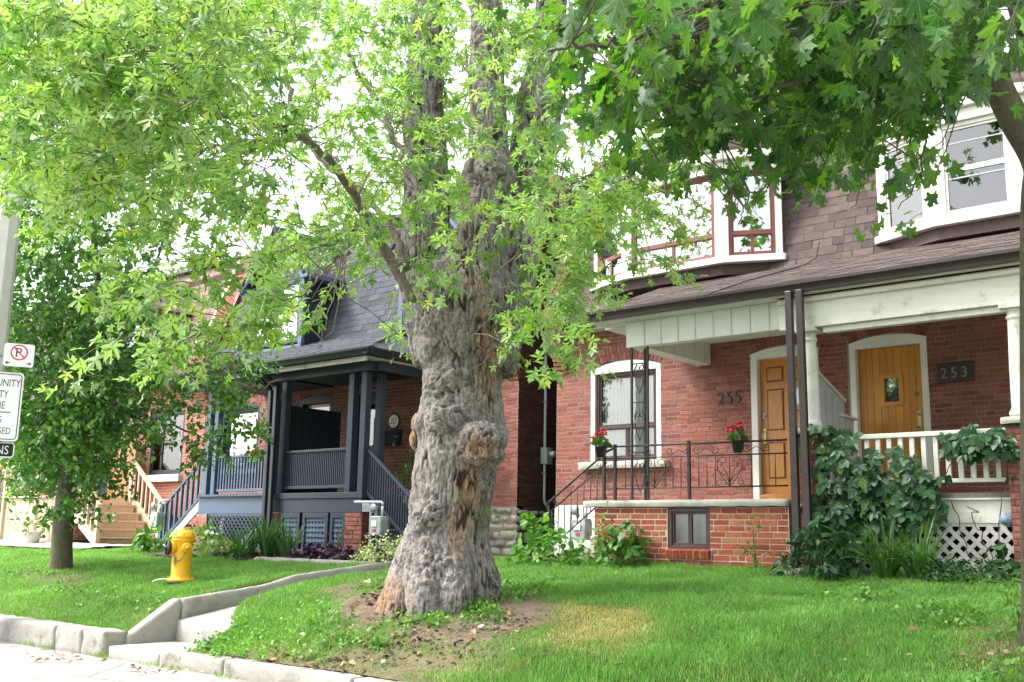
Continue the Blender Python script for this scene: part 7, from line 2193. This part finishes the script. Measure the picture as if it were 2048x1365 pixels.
blade_plant('daylily_clump', 'arching daylily leaves in front of the lattice, left', 'plant', gpt(1745, 1150, 11.2), 60, 0.72, 0.024, G7, 1.2, 0.2, 'plants before porch 253', (0.3, 0.1), 2)
blade_plant('daylily_clump', 'arching daylily leaves in front of the lattice, middle', 'plant', gpt(1825, 1152, 11.2), 55, 0.70, 0.022, G7, 1.1, 0.25, 'plants before porch 253', (0.2, 0.1), 2)
bush('ground_cover', 'low dark ground cover below the white lattice', 'plant', gpt(1945, 1158, 11.1), (0.62, 0.26, 0.16), 110, 'oval', 0.05, G6, 8, 0.14, 0.3, 'plants before porch 253')
bush('weed_clump', 'big leaved weed at the right end of the lattice', 'plant', gpt(2015, 1125, 11.55), (0.12, 0.1, 0.3), 8, 'heart', 0.16, G6, 5, 0.15, 0.6, 'plants before porch 253')
bush('weed_clump', 'leafy weeds around the foot of the tree at the right edge', 'plant', gpt(2050, 1320, 7.2), (0.22, 0.2, 0.34), 30, 'oval', 0.055, G5, 8, 0.16, 0.3)
bush('weed_clump', 'green shoots beside the tree at the right edge', 'plant', gpt(2052, 1215, 8.6), (0.14, 0.2, 0.4), 20, 'lance', 0.08, G5, 8, 0.16, 0.3)
rk = gpt(1592, 1150, 11.3)
tag(rough_block(rk[0] - 0.13, rk[0] + 0.13, rk[1] - 0.1, rk[1] + 0.1, rk[2] - 0.05, rk[2] + 0.09, 0.04, 0.03, 500, None, 0.05).build('rock', 'stone', None, True), 'grey rock on the grass under the brown downpipes', 'rock')
K['blue_valve'] = M('blue grey regulator paint', (0.16, 0.24, 0.34), (0.2, 0.27, 0.35), 10, 0.5)
vp = W(2015, 1040, YP - 0.1)
rv_ = thing('gas_regulator', 'small blue grey gas regulator at the right end of the fascia board', 'gas regulator', vp)
MB().lathe([(0.03, -0.05), (0.07, -0.03), (0.07, 0.0), (0.05, 0.02), (0.05, 0.07), (0.02, 0.09)], vp, 16, (-0.3, -1, 0.1)).build('body', 'blue_valve', rv_, True)
MB().tube([vp + (0.02, 0.05, 0), vp + (0.10, 0.05, 0), vp + (0.13, 0.05, -0.05), vp + (0.13, 0.05, -0.62)], 0.02, 8).build('pipe', 'meter', rv_, True)

# ------------------------------------------------------------------ flower pots on the porches
def geranium(label, P, s=1.0, heads=2, saucer=False):
    t = thing('geranium_pot', label, 'flower pot', P, 'potted geraniums on the iron rail')
    P = np.asarray(P, float)
    MB().lathe([(0.055 * s, 0.0), (0.08 * s, 0.13 * s), (0.088 * s, 0.13 * s), (0.088 * s, 0.155 * s), (0.075 * s, 0.155 * s), (0.07 * s, 0.12 * s)], P, 18).build('pot', 'rubber', t, True)
    MB().tube([P + (0, 0.02, 0.1 * s), P + (0, 0.1, 0.14 * s), P + (0, 0.11, 0.05 * s)], 0.005, 5).build('hanger', 'black', t)
    v = norm_rows(NR.normal(0, 1, (46, 3)))
    v[:, 2] = np.abs(v[:, 2])
    put('leaves', leaves_mesh('leaves', 'heart', P + np.array([0, 0, 0.16 * s]) + v * 0.09 * s, v + NR.normal(0, 0.3, (46, 3)), v + NR.normal(0, 0.6, (46, 3)), frange(46, 0.05, 0.075), G9, 1.2), t)
    for k in range(heads):
        q = P + np.array([(-0.09 + 0.13 * k) * s, -0.02, (0.28 + 0.05 * k) * s])
        MB().tube([P + (0, 0, 0.16 * s), (P + q) / 2 + (0, 0, 0.07), q], 0.004, 5).build('stem', 'stem_green', t)
        flower_heads(t, [q], 0.05 * s, RF, 30)
    return t
p = W(1202, 915, YR - 0.08)
geranium('black pot of red geraniums at the head of the stair rail', p, 1.0, 2)
p = W(1476, 906, YR - 0.08)
geranium('black pot of red geraniums on the rail beside the door of 255', p, 1.0, 2)
K['dish'] = M('white dish', (0.7, 0.7, 0.72), None, rough=0.4)
p = W(490, 918, 12.0)
fb = thing('flower_basket', 'hanging basket of red flowers behind the grey blue balustrade', 'flower basket', (p[0], 12.12, p[2] - 0.12))
P = np.array([p[0], 12.12, p[2] - 0.12])
MB().lathe([(0.1, 0.0), (0.15, 0.14), (0.14, 0.14)], P, 16).build('basket', 'stem_brown', fb, True)
flower_heads(fb, [P + np.array([rnd.uniform(-0.17, 0.17), rnd.uniform(-0.08, 0.08), rnd.uniform(0.15, 0.27)]) for _ in range(12)], 0.05, RF, 14)
v = norm_rows(NR.normal(0, 1, (60, 3)))
put('leaves', leaves_mesh('leaves', 'oval', P + np.array([0, 0, 0.13]) + v * np.array([0.2, 0.14, 0.08]), v, NR.normal(0, 1, (60, 3)), frange(60, 0.05, 0.08), G9), fb)
p = W(812, 990, 12.7)
fb = thing('planter', 'planter of white and magenta flowers behind the blue stair rail', 'planter', (p[0], 12.7, 2.1))
P = np.array([p[0], 12.7, 1.62])
MB().lathe([(0.13, -0.1), (0.18, 0.25), (0.19, 0.25), (0.19, 0.28), (0.16, 0.28)], P, 18).build('pot', 'navy', fb, True)
flower_heads(fb, [P + np.array([rnd.uniform(-0.1, 0.25), rnd.uniform(-0.1, 0.1), rnd.uniform(0.35, 0.62)]) for _ in range(12)], 0.05, WF, 10)
flower_heads(fb, [P + np.array([rnd.uniform(-0.28, -0.08), rnd.uniform(-0.1, 0.1), rnd.uniform(0.5, 0.68)]) for _ in range(6)], 0.045, PFm, 10)
q = P + np.array([0, 0.1, 0.3])
v = NR.normal(0, 1, (150, 3)) * np.array([0.12, 0.12, 0.3]) + np.array([0, 0, 0.45])
put('leaves', leaves_mesh('leaves', 'oval', q + v, NR.normal(0, 1, (150, 3)), NR.normal(0, 1, (150, 3)) + np.array([0, 0, 1]), frange(150, 0.05, 0.09), G9), fb)

# ------------------------------------------------------------------ grass, weeds and litter on the lawn
def grass(name, P, hgt, wid, mat):
    n = len(P)
    a = NR.uniform(0, 6.28, n)
    ln = NR.uniform(0.1, 0.9, n) * hgt
    d = np.stack([np.cos(a), np.sin(a), 0 * a], 1)
    b_ = NR.uniform(0, 6.28, n)
    s = np.stack([np.cos(b_), np.sin(b_), 0 * b_], 1) * (wid / 2)[:, None]
    up = np.array([0, 0, 1.0])
    m1 = P + d * (ln * 0.25)[:, None] + up * (hgt * 0.55)[:, None]
    m2 = P + d * (ln * 0.95)[:, None] + up * (hgt * NR.uniform(0.8, 1.0, n))[:, None]
    V = np.stack([P - s, P + s, m1 - s * 0.8, m1 + s * 0.8, m2], 1).reshape(-1, 3)
    o = 5 * np.arange(n)[:, None]
    put(name, bulk_mesh(name, V, [o + np.array([[0, 1, 3, 2]]), o + np.array([[2, 3, 4]])], mat)).update_tag()
    ob = bpy.data.objects[name]
    ob['kind'] = 'stuff'
    return ob
n = 700000
gx = NR.uniform(-24, 1.6, n)
gy = 6.64 + (11.85 - 6.64) * NR.random(n)
px, py, dd = projn(np.stack([gx, gy, gh(gx, gy)], 1))
keep = (px > -30) & (px < 2900) & (py < 1500) & (dd > 0)
keep &= NR.random(n) < np.clip((11.5 / np.maximum(dd, 1)) ** 1.3, 0.25, 1.0)
xr_ = np.interp(gy, [6.6, 7.2, 7.7, 8.6], [-10.25, -10.4, -10.9, -11.1])
keep &= ~((gx > -11.47) & (gx < xr_ + 0.1 * np.sin(gy * 9)) & (gy < 11.9))
keep &= ~((gx < -11.4) & (gx > -17.7) & (gy > 10.62))
keep &= ~((gx < -19.4) & (gy > 10.85))
keep &= ~((gx < -11.3) & (gy < 6.78))
keep &= np.hypot(gx - TX, gy - TY) > 0.5
keep &= np.hypot(gx - HX, gy - HY) > 0.16
gx, gy = gx[keep], gy[keep]
P = np.stack([gx, gy, gh(gx, gy) - 0.004], 1)
soil, straw = masks(P)
kx = np.concatenate([c_ + NR.normal(0, 0.10, 60) for c_ in (-15.2, -14.1, -13.0, -12.55, -11.45, -11.3, -10.35, -9.9, -9.0, -7.4, -5.6)])
kp = np.stack([kx, 6.41 - np.abs(NR.normal(0, 0.03, len(kx))), np.zeros(len(kx))], 1)
P = np.concatenate([P, kp])
soil, straw = np.r_[soil, np.zeros(len(kp))], np.r_[straw, np.full(len(kp), 0.3)]
u_ = NR.random(len(P))
ok = u_ > soil * 0.97
P, straw, soil = P[ok], straw[ok], soil[ok]
tuft = fbm(P, 2.2, 3, 71)
is_straw = NR.random(len(P)) < straw * 0.92
hg = np.maximum(0.02, 0.062 + 0.05 * tuft) * NR.uniform(0.55, 1.35, len(P)) * (1 - 0.55 * soil)
hg *= np.where(is_straw, 0.6, 1.0) * np.where(P[:, 0] < -11.4, 0.85, 1.0)
K['grass'] = leaf_mat('lawn grass', [(0, (0.080, 0.24, 0.034)), (0.5, (0.150, 0.36, 0.060)), (0.85, (0.25, 0.46, 0.105)), (1, (0.46, 0.54, 0.26))], 0.35, (1.2, 1.3, 0.55), 0.42, 0.4)
K['straw'] = leaf_mat('dry yellow grass', [(0, (0.40, 0.33, 0.11)), (0.6, (0.54, 0.45, 0.19)), (1, (0.64, 0.56, 0.28))], 0.3, (1.1, 1.05, 0.8), 0.7, 0.2)
wd_ = NR.uniform(0.003, 0.0065, len(P))
grass('grass', P[~is_straw], hg[~is_straw], wd_[~is_straw], K['grass'])['label'] = 'bright green lawn grass in front of the houses'
bpy.data.objects['grass']['category'] = 'grass'
grass('dry_grass', P[is_straw], hg[is_straw], wd_[is_straw], K['straw'])['label'] = 'yellow dried grass patch on the right lawn'
bpy.data.objects['dry_grass']['category'] = 'grass'
# ragged weeds and clover round the trunk and along the path
def scatter(regions, n_each):
    out_ = []
    for cx, cy_, a, b_, n in regions:
        for _ in range(int(n * n_each)):
            out_.append(on_ground(cx + NR.normal(0, a * 0.5), cy_ + NR.normal(0, b_ * 0.5)))
    return np.array(out_)
cw = scatter([(470, 1260, 90, 40, 40), (560, 1290, 120, 40, 50), (640, 1230, 60, 30, 30), (960, 1225, 60, 26, 60), (860, 1250, 80, 18, 30), (720, 1290, 90, 30, 26), (1030, 1190, 60, 20, 24), (980, 1190, 40, 24, 16), (1090, 1180, 50, 20, 16), (430, 1300, 60, 20, 40), (1700, 1200, 120, 10, 30), (1900, 1240, 90, 30, 40), (60, 1150, 60, 10, 20), (150, 1180, 90, 16, 30), (240, 1210, 80, 20, 24)], 1.0)
pos, tip, up, size, tw = sprays(cw + np.array([0, 0, 0.02]), NR.normal(0, 1, (len(cw), 3)) * np.array([1, 1, 0.2]) + np.array([0, 0, 0.5]), 9, 0.14, 0.042, 0.2, 0.4, 0.03)
wdm = leaf_mat('lawn weed leaf', [(0, (0.07, 0.19, 0.035)), (0.6, (0.12, 0.27, 0.05)), (1, (0.22, 0.36, 0.09))], 0.3)
o = put('ground_weeds', leaves_mesh('ground_weeds', 'heart', pos, tip, up, size, wdm), kind='stuff')
tag(o, 'low leafy weeds and creeping ground ivy round the large trunk', 'weeds')
ll = scatter([(830, 1290, 220, 50, 60), (620, 1330, 160, 30, 50), (740, 1215, 60, 40, 40), (1100, 1280, 200, 60, 4), (1850, 1290, 180, 60, 8), (1500, 1300, 300, 50, 3), (350, 1345, 120, 10, 40), (150, 1320, 120, 8, 30), (1960, 1330, 70, 30, 16)], 1.0)
nl = len(ll)
litm = leaf_mat('dead leaf', [(0, (0.16, 0.09, 0.05)), (0.5, (0.30, 0.19, 0.11)), (0.85, (0.45, 0.33, 0.22)), (1, (0.6, 0.57, 0.5))], 0.15, (1.1, 1, 0.8), 0.8, 0.2)
o = put('leaf_litter', leaves_mesh('leaf_litter', 'heart', ll + np.array([0, 0, 0.035]), NR.normal(0, 1, (nl, 3)) * np.array([1, 1, 0.25]), np.array([0, 0, 1.0]) + NR.normal(0, 0.4, (nl, 3)), frange(nl, 0.03, 0.09), litm, 0.7), kind='stuff')
tag(o, 'dry brown fallen leaves scattered on the bare soil by the trunk', 'fallen leaves')
# bark chips on the mulch and wood crumbs by the roots
n = 2600
mx_, my_ = NR.uniform(-15.8, -11.5, n), NR.uniform(10.7, 11.6, n)
cp = np.stack([mx_, my_, gh(mx_, my_) + 0.045], 1)
qx = scatter([(765, 1185, 40, 40, 260), (800, 1235, 50, 14, 80), (850, 1290, 200, 40, 240), (620, 1330, 150, 26, 120), (1030, 1240, 80, 24, 60)], 1.0) + np.array([0, 0, 0.01])
cp = np.concatenate([cp, qx])
nc = len(cp)
o = put('bark_chips', leaves_mesh('bark_chips', 'lance', cp, NR.normal(0, 1, (nc, 3)) * np.array([1, 1, 0.3]), np.array([0, 0, 1.0]) + NR.normal(0, 0.5, (nc, 3)), frange(nc, 0.03, 0.075), K['chip'], 1.6), kind='stuff')
tag(o, 'dark bark chips on the mulch bed and by the roots', 'mulch')
print('TRIS', sum(sum(len(p.vertices) - 2 for p in m_.polygons) * 1 for m_ in bpy.data.meshes if len(m_.polygons) > 5000))
